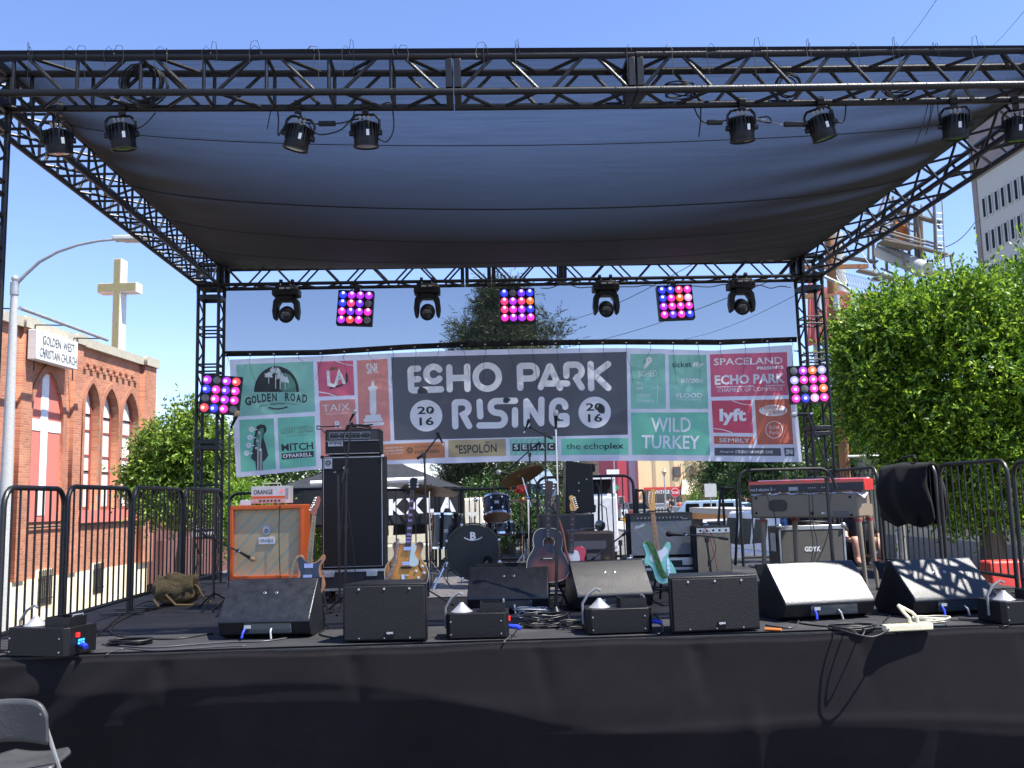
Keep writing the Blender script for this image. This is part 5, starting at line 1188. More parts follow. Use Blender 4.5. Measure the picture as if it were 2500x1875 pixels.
def drum(name, label, c, r, d, ax, bottom=DHC, badge=True, lugs=8):
    t = thing(name, label, 'drum', c); ax = Vector(ax).normalized()
    g = MB(); g.lathe([(r, -d / 2), (r, d / 2)], (0, 0, 0), ax, 36); g.build('shell', DRM, t)
    g = MB(); g.lathe([(r + .004, d / 2 + .006), (0, d / 2 + .004)], (0, 0, 0), ax, 36); g.build('top_head', mat('white_head', (.6, .6, .58), .5), t)
    g = MB(); g.lathe([(r, -d / 2 - .004), (0, -d / 2 - .005)], (0, 0, 0), ax, 36); g.build('bottom_head', bottom, t)
    for s_ in (-1, 1): g = MB(); g.lathe([(r + .003, s_ * d / 2 - .012), (r + .010, s_ * d / 2 - .012), (r + .010, s_ * d / 2 + .012), (r + .003, s_ * d / 2 + .012), (r + .003, s_ * d / 2 - .012)], (0, 0, 0), ax, 36); g.build('hoop', CHR, t)
    e1 = ax.cross(V(0, 1, 0)).normalized(); e2 = ax.cross(e1)
    for k in range(lugs):
        a = 2 * PI * (k + .5) / lugs; o = (e1 * math.cos(a) + e2 * math.sin(a)) * (r + .01)
        for s_ in (-1, 1):
            g = MB(); g.ball(o + ax * (s_ * (d / 2 - .045)), .014, 8, 5, (.8, .8, 1.6)); g.cyl(o + ax * (s_ * (d / 2 - .03)), o + ax * (s_ * (d / 2 + .01)), .004, n=6); g.build('lug', CHR, t)
    if badge:
        o = (e2 if e2.y < 0 else -e2) * (r + .002); n = o.normalized()
        g = MB(); g.box(o, (.05, .004, .04)); g.build('badge', mat('silver_label', (.4, .42, .45), .4), t)
    return t
t = drum('rack_tom', 'black rack tom tilted above the bass drum, its brown lower head showing', at(1213, 1240, 10.75) , .155, .22, (-.03, .42, .9))
t = drum('floor_tom', 'black floor tom on legs at the left of the bass drum', at(1090, 1297, 11.2), .185, .40, (.05, .06, 1), bottom=DHB)
for k in range(3): g = MB(); a = R(-150 + 120 * k); g.tube([(.2 * math.cos(a), .2 * math.sin(a), .1), (.2 * math.cos(a), .2 * math.sin(a), -t.location.z + .02)], .008, 6); g.build('leg', CHR, t)
drum('snare_drum', 'shallow black snare drum below the tilted rack tom', at(1222, 1290, 11.3), .18, .13, (0, .12, 1), bottom=DHB, badge=False)
def cymbal(c, r, n, label, name='cymbal'):
    t = thing(name, label, 'cymbal', c); n = Vector(n).normalized()
    g = MB(); g.lathe([(r, -.02), (r, -.018), (r * .5, -.004), (.045, .0), (.03, .022), (.0, .026)], (0, 0, 0), n, 48); g.build('disc', BRZ, t)
    g = MB(); g.cyl(n * .02, n * .06, .006, n=8); g.cyl(n * .03, n * .04, .016, n=10); g.build('wing_nut', BLKP, t); return t
def cstand(px_top, py_top, Y, label, px_b=None, boom=None):
    top = at(px_top, py_top, Y); t = thing('cymbal_stand', label, 'stand', (top.x, Y, 0), group='chrome stands around the drum kit')
    g = MB(); zt = top.z
    if boom: bx_, bz_ = boom; g.tube([(bx_, 0, .2), (bx_, 0, bz_)], .012, 8); g.tube([(bx_ * 1.5, 0, bz_ - .1), (0, 0, zt)], .008, 8); g.cyl((bx_ - .02, 0, bz_), (bx_ + .02, 0, bz_), .02, n=10)
    else: bx_ = 0; g.tube([(0, 0, .2), (0, 0, zt * .62)], .013, 8); g.tube([(0, 0, zt * .6), (0, 0, zt)], .008, 8); g.cyl((0, 0, zt * .6), (0, 0, zt * .66), .02, n=10)
    g.build('pole', CHR, t)
    for k in range(3):
        a = R(30 + 120 * k); g = MB(); g.tube([(bx_ + .26 * math.cos(a), .26 * math.sin(a), .015), (bx_, 0, .34)], .008, 6); g.tube([(bx_ + .13 * math.cos(a), .13 * math.sin(a), .17), (bx_, 0, .2)], .006, 6); g.build('leg', CHR, t)
    return t
cymbal(at(1272, 1160, 10.5), .265, (-.33, .30, .90), 'large bronze crash cymbal tilted up to the right above the kit'); cstand(1275, 1166, 10.52, 'chrome cymbal stand under the raised right crash cymbal', boom=(.06, 1.0))
cymbal(at(1051, 1194, 10.6), .32, (.16, .18, .95), 'wide bronze crash cymbal at the left of the kit behind the guitar headstock'); cstand(1048, 1200, 10.62, 'chrome cymbal stand under the wide left crash cymbal')
t = cymbal(at(1275, 1218, 11.2), .18, (0, -.06, 1), 'hi-hat cymbals at the right of the kit with a red cloth flower on top', 'hi_hat'); g = MB(); g.lathe([(.18, -.03), (.05, -.045), (0, -.05)], n=40); g.build('lower_disc', BRZ, t)
cstand(1275, 1222, 11.22, 'chrome hi-hat stand at the right of the kit')
g = MB(); rn = random.Random(2); g.ball((0, 0, .045), .05, 10, 6)
for k in range(26): g.ball((rn.gauss(0, .035), rn.gauss(0, .03), rn.uniform(.0, .10)), rn.uniform(.012, .026), 7, 5)
o = g.build('cloth_flower', mat('red_cloth', (.5, .04, .03), .8, var=.4), loc=at(1273, 1212, 11.2) + V(0, 0, .03)); tag(o, 'red and dark cloth flower sitting on the hi-hat', 'cloth')
for px, py, lab in ((1290, 1290, 'black drum throne behind the kit'),):
    c = at(px, py, 11.8); t = thing('drum_throne', lab, 'stool', (c.x, 11.8, 0)); g = MB(); g.lathe([(0, .50), (.17, .50), (.18, .53), (.17, .57), (0, .58)], n=20); g.build('seat', BLKC, t)
    g = MB(); g.cyl((0, 0, .1), (0, 0, .5), .015); 
    for k in range(3): g.tube([(.22 * math.cos(k * 2.1), .22 * math.sin(k * 2.1), .01), (0, 0, .25)], .009, 6)
    g.build('stand', CHR, t)
coil('cable_coil', fl(1260, 1405), .2, 4, RUB, .007, 'cables heaped on the rug beside the bass drum', flat=.04, seed=31)
# bass drum mic (dark) hanging at the port
g = MB(); g.lathe([(0, -.06), (.025, -.055), (.032, 0), (.028, .05), (0, .055)], (0, 0, 0), (.3, .8, .5), 14); o = g.build('microphone', BLKP, loc=at(1186, 1376, Yk - .1)); tag(o, 'fat black microphone at the hole of the bass drum', 'microphone', 'microphones on stage')

# ------------------------------------------------------------ microphone stands
BSK = mat('stand_black', (.012, .012, .013), .35, spec=.6); MGR = mat('mic_grille', (.45, .45, .43), .45, .5, var=.3, scale=200, bump=.3)
def mic(p, d, label, head=MGR, k=1.0, body=BLKP):
    t = thing('microphone', label, 'microphone', p, group='microphones on stage'); t.rotation_euler = Vector(d).to_track_quat('Z', 'Y').to_euler()
    g = MB(); g.lathe([(0, 0), (.009 * k, 0), (.012 * k, .03), (.017 * k, .115 * k), (.021 * k, .125 * k), (.021 * k, .13 * k)], n=14); g.build('handle', body, t)
    g = MB(); g.lathe([(.021 * k, .13 * k), (.026 * k, .145 * k), (.026 * k, .158 * k), (.019 * k, .178 * k), (0, .187 * k)], n=14); g.build('grille_head', head, t)
    g = MB(); g.lathe([(.010 * k, -.02), (.010 * k, .004)], n=10); g.build('connector', ALU, t); return t
def stand(px, py_top, Y, label, boom=None, rnd_base=False, upper=None, px_base=None, r=.0105):
    top = at(px, py_top, Y); bxp = at(px_base if px_base else px, 1300, Y).x
    t = thing('microphone_stand', label, 'microphone stand', (bxp, Y, 0), group='microphone stands on stage'); dx = top.x - bxp; zt = top.z
    g = MB()
    if upper:
        zs = at(px, upper, Y).z; g.tube([(dx, 0, zs), (dx, 0, zt)], .0075, 8); g.build('upper_pole', mat('pole_chrome', (.65, .6, .58), .22, 1), t); g = MB(); g.tube([(0, 0, .03), (dx, 0, zs)], r * 1.15, 8); g.cyl((dx, 0, zs - .05), (dx, 0, zs + .05), .019, n=10)
    else: g.tube([(0, 0, .1 if not rnd_base else .02), (dx, 0, zt)], r, 8); g.cyl((dx * .6, 0, zt * .6 - .03), (dx * .6, 0, zt * .6 + .03), .017, n=10)
    g.build('pole', BSK, t)
    if rnd_base: g = MB(); g.lathe([(.13, 0), (.13, .015), (.05, .03), (.018, .07), (0, .07)], n=26); g.build('base', BSK, t)
    else:
        for k in range(3):
            a = R(20 + 120 * k); g = MB(); g.tube([(.24 * math.cos(a), .24 * math.sin(a), .012), (0, 0, .16)], .008, 6); g.ball((.24 * math.cos(a), .24 * math.sin(a), .012), .013, 8, 5); g.build('leg', BSK, t)
    if boom:
        pts = [at(x, y, Y + d) - V(bxp, Y, 0) for x, y, d in boom]
        g = MB(); g.tube(pts, .0075, 8); g.build('boom_arm', BSK, t)
        g = MB(); g.tube([pts[0] + (pts[0] - pts[1]).normalized() * .0, pts[0] + (pts[1] - pts[0]).normalized() * .09], .014, 8); g.build('counterweight', BSK, t)
        g = MB(); g.box((dx, -.01, zt), (.035, .035, .05)); g.cyl((dx, -.05, zt), (dx, .03, zt), .012, n=10); g.build('joint', BSK, t)
        e = pts[-1]; g = MB(); g.cyl(e - V(.012, 0, .01), e + V(.012, 0, .012), .012, n=8); g.build('clip', BSK, t)
    return t
stand(560, 1060, 8.9, 'straight microphone stand at the left edge of the orange cabinet', px_base=560); mic(at(563, 1046, 8.9), (.38, -.1, .8), 'microphone with orange tinted head on the stand left of the green logos', mat('amber_head', (.4, .25, .12), .5))
stand(846, 1150, 8.7, 'tall boom microphone stand before the tall bass cabinet', boom=[(838, 1175, .0), (848, 1125, .0), (858, 1035, .0)], px_base=843); mic(at(853, 1030, 8.7), (.35, -.3, .55), 'microphone above the bass amplifier head', k=.75)
stand(826, 1160, 8.9, 'shorter microphone stand before the tall bass cabinet', px_base=829); mic(at(820, 1152, 8.88), (.9, -.1, .35), 'silver tipped microphone in front of the bass cabinet grille', k=.6)
stand(1036, 1112, 8.9, 'boom microphone stand left of the drum kit', boom=[(1018, 1120, 0), (1037, 1108, 0), (1070, 1064, 0)], px_base=1044); mic(at(1081, 1083, 8.9), (-.42, 0, .9), 'slim microphone pointing down beside the left date circle of the banner', BLKP, k=.7)
stand(1331, 1062, 9.6, 'tall boom microphone stand behind the acoustic guitar headstock', boom=[(1350, 1071, 0), (1331, 1062, 0), (1295, 1044, 0)]); mic(at(1281, 1053, 9.6), (.35, 0, .85), 'slim microphone over the lettering RISING on the banner', BLKP, k=.75)
stand(1357, 1040, 8.1, 'straight chrome microphone stand with round base at centre stage', rnd_base=True, upper=1222, px_base=1351, r=.012); mic(at(1357, 1048, 8.1), (0, -.25, 1), 'vocal microphone on top of the chrome stand at centre stage', k=.95)
stand(1293, 1110, 11.0, 'overhead boom stand behind the drum kit', boom=[(1318, 1080, 0), (1287, 1105, 0), (1240, 1148, 0)]); mic(at(1252, 1160, 10.9), (-.95, 0, .22), 'white tipped overhead microphone left of the raised cymbal', k=1.1)
stand(1205, 1170, 10.9, 'short microphone stand behind the rack tom', px_base=1215)
stand(1290, 1185, 11.0, 'drum microphone stand with small boom behind the hi-hat', boom=[(1320, 1195, 0), (1305, 1170, 0), (1301, 1160, 0)])
stand(1514, 1325, 8.9, 'low boom microphone stand before the brown amplifier', boom=[(1537, 1294, 0), (1500, 1322, 0), (1450, 1362, -.1)]); mic(at(1452, 1361, 8.8), (-.6, .2, -.55), 'microphone pointing down in front of the brown amplifier', BLKP, k=.9)
stand(1725, 1318, 8.9, 'low boom microphone stand before the small beige amplifier', boom=[(1778, 1316, 0), (1725, 1309, 0), (1670, 1305, 0)], px_base=1735); mic(at(1672, 1306, 8.9), (-1, 0, .08), 'microphone pointing at the silver grille amplifier', BLKP, k=1.0)
stand(2018, 1170, 8.0, 'heavy boom microphone stand before the red keyboard', boom=[(2042, 1190, 0), (2020, 1140, 0), (1972, 1012, 0)], px_base=2030, r=.017); mic(at(1978, 1010, 8.0), (-1, -.1, -.04), 'black microphone hanging before the right lamp panel', MGR, k=1.0)
stand(522, 1310, 9.3, 'low boom stand in front of the last left barricade', boom=[(492, 1302, 0), (522, 1318, 0), (580, 1345, -.2)], px_base=524); mic(at(584, 1347, 9.1), (.75, .05, -.45), 'microphone aimed at the orange cabinet grille', mat('amber_head', (.4, .25, .12)), k=.95)
for pts, lab in (([(846, 1040), (838, 1075), (843, 1120), (838, 1200), (832, 1300), (826, 1360)], 'microphone cable hanging down the tall stand before the bass cabinet'), ([(848, 1230), (858, 1300), (866, 1380), (870, 1420)], 'thin cable falling right of the tall stand'), ([(684, 1226), (681, 1300), (684, 1411)], 'thin cable hanging down the front of the orange cabinet')):
    wire('cable', [at(x, y, 8.68 if x > 700 else 9.14) for x, y in pts], .004, RUB, lab, group='cables hanging before the amplifiers')

# ------------------------------------------------------------ amplifiers right of the drums
t, q = fr('upright_speaker', 'black loudspeaker standing upright and tilted on the black case behind the red guitar', 'speaker', 1416, 10.6)
g = MB(); pts = [(1382, 1125), (1446, 1131), (1452, 1240), (1452, 1252), (1382, 1254)]; g.prism(pts[::-1], lambda u, v, d: q(u, v, d), -.33, 0); g.build('cabinet', BLKP, t, bevel=.012)
g = MB(); g.prism([(1446, 1130), (1454, 1133), (1455, 1150), (1450, 1152)][::-1], lambda u, v, d: q(u, v, d), -.3, -.05); g.build('corner_guard', BLKP, t, bevel=.006)
g = MB(); g.prism([(1450, 1232), (1457, 1233), (1456, 1250), (1450, 1252)][::-1], lambda u, v, d: q(u, v, d), -.3, -.05); g.build('corner_guard', BLKP, t, bevel=.006)
for x, y in ((1413, 1179), (1413, 1198), (1432, 1170)): g = MB(); g.lathe([(.008, 0), (.006, .004), (0, .004)], q(x, y, 0), (0, -1, 0), 8); g.build('screw', ALU, t)
t, q = fr('black_case', 'black road case under the upright speaker, behind the acoustic and red guitars', 'case', 1386, 10.5)
g = MB(); z_ = q(1386, 1256).z; xa, xb = q(1318, 1280).x, q(1451, 1280).x; g.b2(xa, xb, 0, .5, .02, z_); g.build('case', mat('case_black', (.02, .02, .024), .5), t, bevel=.01)
g = MB(); g.tube([(xb - .32, -.03, z_ - .20), (xb - .32, -.04, z_ - .18), (xb - .12, -.04, z_ - .18), (xb - .12, -.03, z_ - .2)], .009, 6); g.build('handle', CHR, t)
for s_ in (xa + .012, xb - .012): g = MB(); g.b2(s_ - .012, s_ + .012, -.004, -.0005, .02, z_); g.build('edge_trim', BLKM, t)
t, q = fr('brown_amplifier', 'old brown guitar amplifier with grey grille strips behind the red guitar', 'amplifier', 1443, 9.8)
BRN = mat('brown_tolex', (.05, .03, .025), .55, bump=.3, bscale=200)
g = MB(); z_ = q(1443, 1298).z; xa, xb = q(1384, 1340).x, q(1502, 1340).x; g.b2(xa, xb, 0, .28, .01, z_); g.build('cabinet', BRN, t, bevel=.025)
for y0, y1, x0_, x1_ in ((1322, 1340, 1390, 1480), (1352, 1366, 1432, 1466)):
    a, b = q(x0_, y0), q(x1_, y1); g = MB(); g.b2(a.x, b.x, -.008, -.0005, b.z, a.z); g.build('grille_cloth', mat('grey_grille', (.16, .14, .14), .7, bump=.3, bscale=300), t)
g = MB(); e_ = q(1483, 1363)
for k in range(4): a = R(45 * k + 10); g.tube([e_ + V(.035 * math.cos(a), -.004, .03 * math.sin(a)), e_ - V(.035 * math.cos(a), .004, .03 * math.sin(a))], .0018, 4)
g.build('star_mark', mat('gold_mark', (.3, .25, .1), .5), t)
g = MB(); g.tube([(xa + .15, .1, z_), (xa + .15, .1, z_ + .03), (xb - .15, .1, z_ + .03), (xb - .15, .1, z_)], .008, 6); g.build('handle', BRN, t)
# silver grille combo on case
t, q = fr('combo_amplifier', 'wide black amplifier with shimmering silver grille and a row of knobs', 'amplifier', 1616, 9.9)
zb = q(1616, 1358).z; z_ = q(1616, 1252).z; xa, xb = q(1537, 1300).x, q(1693, 1300).x
g = MB(); g.b2(xa, xb, .004, .27, zb, z_); g.build('cabinet', mat('black_tolex', (.014, .014, .016)), t, bevel=.012)
zp = q(1616, 1271).z
g = MB(); g.b2(xa + .015, xb - .015, -.004, .0035, zb + .015, zp - .004); g.build('grille_cloth', TWN, t)
g = MB(); g.b2(xa + .015, xb - .015, -.006, .0035, zp, z_ - .02); g.build('control_panel', mat('panel_black', (.03, .03, .034), .35), t)
for k in range(13): g = MB(); g.lathe([(.009, 0), (.010, .004), (.005, .016), (0, .016)], (lerp(xa + .09, xb - .13, k / 12), -.007, (zp + z_ - .02) / 2), (0, -1, 0), 10); g.build('knob', ALU, t)
a = q(1550, 1293); text_on('lettering', 'Fender', (a.x, -.0065, a.z), (.11, 0, .035), (.008, 0, .04), ALU, t, .03)
text_on('lettering', 'Twin Reverb', (xb - .12, -.008, zp + .012), (.06, 0, 0), (0, 0, .012), WHT, t)
g = MB(); g.tube([(xa + .22, .1, z_), (xa + .24, .1, z_ + .025), (xb - .24, .1, z_ + .025), (xb - .22, .1, z_)], .008, 6); g.build('handle', BLKP, t)
for s_ in (xa + .01, xb - .01): g = MB(); g.box((s_, .006, zb + .01), (.035, .02, .035)); g.build('corner_cap', CHR, t, bevel=.003)
t, q = fr('amplifier_case', 'low road case with aluminium edges and latches under the silver grille amplifier', 'case', 1620, 9.85)
zb2 = zb - .005; xa, xb = q(1532, 1380).x, q(1712, 1380).x
g = MB(); g.b2(xa, xb, -.05, .36, .10, zb2 - .004); g.build('case', mat('case_black', (.02, .02, .024), .5), t, bevel=.004)
for zz in (zb2 - .02, zb2 - .12): g = MB(); g.b2(xa, xb, -.058, -.0505, zz - .013, zz + .013); g.build('edge_trim', ALU, t)
for xx in (xa + .15, xb - .16): g = MB(); g.box((xx, -.062, zb2 - .05), (.11, .016, .07)); g.build('latch', ALU, t, bevel=.003)
for xx in (xa + .01, xb - .01): g = MB(); g.box((xx, -.05, zb2 - .02), (.05, .04, .06)); g.build('corner_cap', ALU, t, bevel=.006)
for xx in (xa + .1, xb - .1): g = MB(); g.lathe([(.045, -.018), (.045, .018)], (xx, .0, .047), (1, 0, 0), 14); g.build('caster', RUB, t)
t, q = fr('beige_amplifier', 'small tall amplifier with beige grille and silver control strip', 'amplifier', 1744, 9.6)
z_ = q(1744, 1284).z; xa, xb = q(1700, 1340).x, q(1786, 1340).x
g = MB(); g.b2(xa, xb, .004, .26, .01, z_); g.build('cabinet', mat('black_tolex', (.014, .014, .016)), t, bevel=.012)
g = MB(); g.b2(xa + .01, xb - .012, -.004, .0035, .03, z_ - .075); g.build('grille_cloth', mat('beige_grille', (.36, .29, .19), .8, bump=.4, bscale=260), t)
g = MB(); g.b2(xa + .01, xb - .012, -.006, .0035, z_ - .07, z_ - .02); g.build('control_panel', ALU, t)
for k in range(5): g = MB(); g.lathe([(.012, 0), (.009, .014), (0, .014)], (lerp(xa + .05, xb - .05, k / 4), -.007, z_ - .045), (0, -1, 0), 10); g.build('knob', BLKP, t)
g = MB(); g.tube([(xa + .08, .1, z_), (xa + .1, .1, z_ + .025), (xb - .1, .1, z_ + .025), (xb - .08, .1, z_)], .008, 6); g.build('handle', BLKP, t)
wire('cable', [at(1715, 1305, 9.55), at(1722, 1290, 9.5), at(1732, 1310, 9.5), at(1745, 1360, 9.5), at(1752, 1395, 9.5)], .0035, mat('red_cable', (.5, .02, .02), .4), 'thin red cable hanging down the beige amplifier')
wire('cable', [at(1718, 1300, 9.55), at(1735, 1300, 9.5), at(1748, 1340, 9.5), at(1735, 1375, 9.5), at(1730, 1400, 9.5)], .0035, RUB, 'thin black cable hanging down the beige amplifier')
for (x0_, x1_, yt, yb_, Y, z0_, lab) in ((1547, 1571, 1197, 1254, 10.3, None, 'folded black stand poking up behind the silver grille amplifier'), (1747, 1796, 1191, 1283, 10.0, None, 'large folded black stand poking up behind the beige amplifier')):
    t, q = fr('folded_stand', lab, 'guitar stand', (x0_ + x1_) / 2, Y); g = MB()
    m1 = lerp(x0_, x1_, .35); w1 = (x1_ - x0_)
    g.tube([q(x0_, 1380), q(x0_ + w1 * .25, yt + 4), q(x0_ + w1 * .3, yt)], .014, 8); g.tube([q(m1 + w1 * .25, 1380), q(m1 - w1 * .02, yt + 6)], .014, 8)
    g.tube([q(x1_ - w1 * .05, 1380, .03), q(x1_ + w1 * .05, yb_ - 20, .03), q(x1_, yt + 12, .03), q(x1_ - w1 * .15, yt, .03), q(x0_ + w1 * .35, yt + 1, .03)], .015, 8); g.build('frame', BLKM, t)
    g = MB(); g.ball(q(x0_ + w1 * .3, yt), .02, 8, 5); g.build('joint', BLKP, t)
t, q = fr('folding_music_stand', 'black music stand tangle behind the brown amplifier', 'stand', 1468, 10.9)
g = MB(); g.tube([q(1462, 1360), q(1462, 1190), q(1455, 1180)], .013, 8)
for a_ in ((1440, 1380), (1480, 1380)): g.tube([q(1462, 1300), q(*a_)], .008, 6)
g.tube([q(1462, 1230), q(1480, 1240), q(1486, 1300)], .006, 6); g.build('frame', BLKM, t)
g = MB(); g.lathe([(.06, -.02), (.065, 0), (.06, .03), (0, .04)], q(1465, 1283), (0, -1, 0), 18); g.build('round_cup', GLASS, t)

# ------------------------------------------------------------ electric piano and keyboard
TAU = mat('taupe_plastic', (.23, .18, .125), .42, var=.05, bump=.12, bscale=200)
t, q = fr('electric_piano', 'taupe electric piano seen from behind on four tapered legs', 'electric piano', 1962, 9.3); t.rotation_euler.z = -.68
zt, zb = q(1960, 1204).z, q(1960, 1265).z; xa, xb = q(1830, 1235).x, q(2091, 1235).x
g = MB(); g.b2(xa, xb, 0, .38, zb, zt); g.build('body', TAU, t, bevel=.02)
g = MB(); g.prism([(.3, zb), (.50, zb), (.50, zt - .13), (.42, zt - .12), (.38, zt)], lambda u, v, d: (d, u, v), xb - .30, xb - .004); g.prism([(.3, zb), (.50, zb), (.50, zt - .13), (.42, zt - .12), (.38, zt)], lambda u, v, d: (d, u, v), xa + .004, xb - .301); g.build('key_shelf', TAU, t, bevel=.008)
a = q(1898, 1235); g = MB(); P = [(.10 * math.copysign(abs(math.cos(u)) ** .55, math.cos(u)), .062 * math.copysign(abs(math.sin(u)) ** .8, math.sin(u))) for u in [2 * PI * k / 32 for k in range(32)]]
g.prism(P[::-1], lambda u, v, d: (a.x + u, d, a.z + v), -.004, -.0005); g.build('speaker_grille', mat('piano_grille', (.12, .11, .09), .7, bump=.9, bscale=90, stretch=(14, 1, 1)), t)
for x, y in ((1842, 1217), (1843, 1255), (2071, 1213), (2075, 1255)): g = MB(); g.lathe([(.014, 0), (.012, .006), (0, .006)], q(x, y, .0), (0, -1, 0), 12); g.build('screw_cap', BLKP, t)
for x, y in ((1983, 1253), (2009, 1252)): g = MB(); g.lathe([(.02, 0), (.015, .005), (.01, .02), (0, .02)], q(x, y, 0), (0, -1, 0), 12); g.build('socket', ALU if x > 2000 else BLKP, t)
a, b = q(2031, 1247), q(2070, 1260); g = MB(); g.b2(a.x, b.x, -.003, -.0005, b.z, a.z); g.build('rating_plate', mat('plate_dark', (.12, .11, .1), .4), t)
for (x, y_) in ((xa + .09, .06), (xa + .30, .42), (xb - .03, .06), (xb - .02, .40)):
    sp = -.02 if x < 0 else .05; g = MB(); g.tube([(x, y_, zb), (x + sp * .7, y_, .02)], [.03, .017], 12); lg = g.build('leg', TAU, t)
    g = MB(); g.cyl((x + sp * .7, y_, 0), (x + sp * .7, y_, .025), .02, n=10); g.build('rubber_foot', RUB, lg)
    g = MB(); g.cyl((x, y_, zb - .04), (x, y_, zb - .012), .033, n=10); g.build('collar', mat('red_collar', (.3, .03, .03), .5), lg)
PT = zt
t, q = fr('stage_keyboard', 'red stage keyboard seen from behind lying on the taupe electric piano', 'keyboard', 1964, 9.3, z=PT + .006); t.rotation_euler.z = -.68
xa, xb = q(1822, 1190).x, q(2105, 1190).x; z1 = q(1963, 1172).z
g = MB(); g.b2(xa, xb, 0, .30, .008, z1); g.build('body', REDP, t, bevel=.006)
g = MB(); g.b2(xa + .012, xb - .012, -.004, -.0005, .010, z1 - .035); g.build('rear_panel', mat('navy_panel', (.02, .022, .03), .4), t)
text_on('lettering', 'nord electro 3', (xa + .022, -.0065, .024), (.235, 0, 0), (0, 0, .034), WHT, t, -.0)
text_on('lettering', 'HP', (xa + .265, -.0065, .028), (.035, 0, 0), (0, 0, .018), mat('grey_label', (.3, .3, .32)), t)
g = MB(); g.b2(xa + .435, xa + .53, -.006, -.0045, .022, .058); g.build('rating_label', mat('silver_label', (.4, .42, .45)), t)
for k in range(7): g = MB(); g.lathe([(.004, 0), (.004, .006), (0, .006)], (xa + .64 + k * .022 + (.05 if k > 3 else 0), -.005, .045), (0, -1, 0), 8); g.build('socket', ALU, t)
g = MB(); g.b2(xa + .03, xb - .03, .20, .285, z1 + .0005, z1 + .012); g.build('keys', WHT, t)
for xx in (xa + .08, xb - .08):
    g = MB(); g.cyl((xx, .1, 0), (xx, .1, .009), .012, n=8); g.build('foot', RUB, t)
kb = t; g = MB(); g.grid(44, 6, lambda u, v: (lerp(-.56, .60, u), lerp(-.02, .12, v), .0 - (.010 + .008 * math.sin(u * 37)) * (1 if v < .1 else 0) - (.05 * max(0, u - .93) * 14 * (1.2 - v))))
o = g.build('towel', mat('pale_towel', (.6, .62, .68), .9, var=.15, bump=.5, bscale=90), ang=3, loc=V(kb.location.x, kb.location.y, PT + .003)); o.rotation_euler.z = -.68; tag(o, 'thin pale towel between the red keyboard and the electric piano', 'towel')
for pts, lab in (([(1871, 1203), (1878, 1225), (1890, 1255), (1895, 1275)], 'cable hanging from the left half of the keyboard'), ([(1975, 1195), (1976, 1250), (1980, 1290), (1985, 1330), (1980, 1380)], 'cable hanging straight down from the middle of the keyboard'), ([(1981, 1195), (1985, 1240), (1985, 1280), (1995, 1330), (1982, 1385)], 'second cable hanging from the middle of the keyboard'), ([(2042, 1192), (2030, 1200), (2025, 1250), (2022, 1300), (2005, 1350), (1985, 1385)], 'cable looping from the right half of the keyboard')):
    wire('cable', [at(x, y, 9.3 - (x - 1850) * .0023) for x, y in pts], .004, RUB, lab, group='cables hanging behind the keyboards')
# bass cabinet under piano
t, q = fr('grey_bass_cabinet', 'dark grey speaker cabinet with silver edges and white letters under the electric piano', 'bass cabinet', 1980, 10.0)
z_ = q(1980, 1284).z; xa, xb = q(1905, 1330).x, q(2062, 1330).x; GRY = mat('grey_grille_cloth', (.10, .095, .085), .75, bump=.4, bscale=260)
g = MB(); g.b2(xa, xb, .004, .42, .08, z_); g.build('cabinet', mat('case_black', (.02, .02, .024), .5), t, bevel=.012)
g = MB(); g.b2(xa + .02, xb - .02, -.004, .0035, .10, z_ - .045); g.build('grille_cloth', GRY, t)
g = MB(); g.b2(xa - .005, xb + .005, -.008, .0035, z_ - .04, z_ + .006); g.build('edge_trim', ALU, t, bevel=.003)
for xx in (xa, xb): g = MB(); g.b2(xx - .008, xx + .012, -.006, .0035, .08, z_ - .041); g.build('edge_trim', ALU, t)
for xx in (xa, xb): g = MB(); g.ball((xx, 0, z_), .032, 10, 6); g.build('corner_cap', ALU, t)
a = q(1964, 1347); text_on('lettering', 'GDYK', (a.x, -.0065, a.z), (.18, 0, 0), (0, 0, .055), WHT, t, .05)
g = MB(); g.b2(xa - .009, xa - .0085, .12, .30, .35, .55); g.build('side_sticker', WHT, t)
for xx in (xa + .1, xb - .1): g = MB(); g.lathe([(.04, -.018), (.04, .018)], (xx, .05, .042), (1, 0, 0), 14); g.build('caster', RUB, t)
g = MB(); g.lathe([(0, 0), (.03, 0), (.033, .01), (.033, .10), (.02, .13), (.012, .15), (.014, .16), (.014, .175), (0, .175)], n=16); o = g.build('water_bottle', mat('blue_bottle', (.01, .12, .5), .12, spec=.8), loc=V(at(1914, 1280, 10.1).x, 10.12, z_ + .007)); tag(o, 'blue plastic bottle standing on the grey bass cabinet', 'bottle')
coil('cable_coil', V(at(1985, 1280, 10.2).x, 10.2, z_ + .007), .17, 4, RUB, .007, 'cable coil lying on the grey bass cabinet', flat=.03, seed=41, ry=.6)

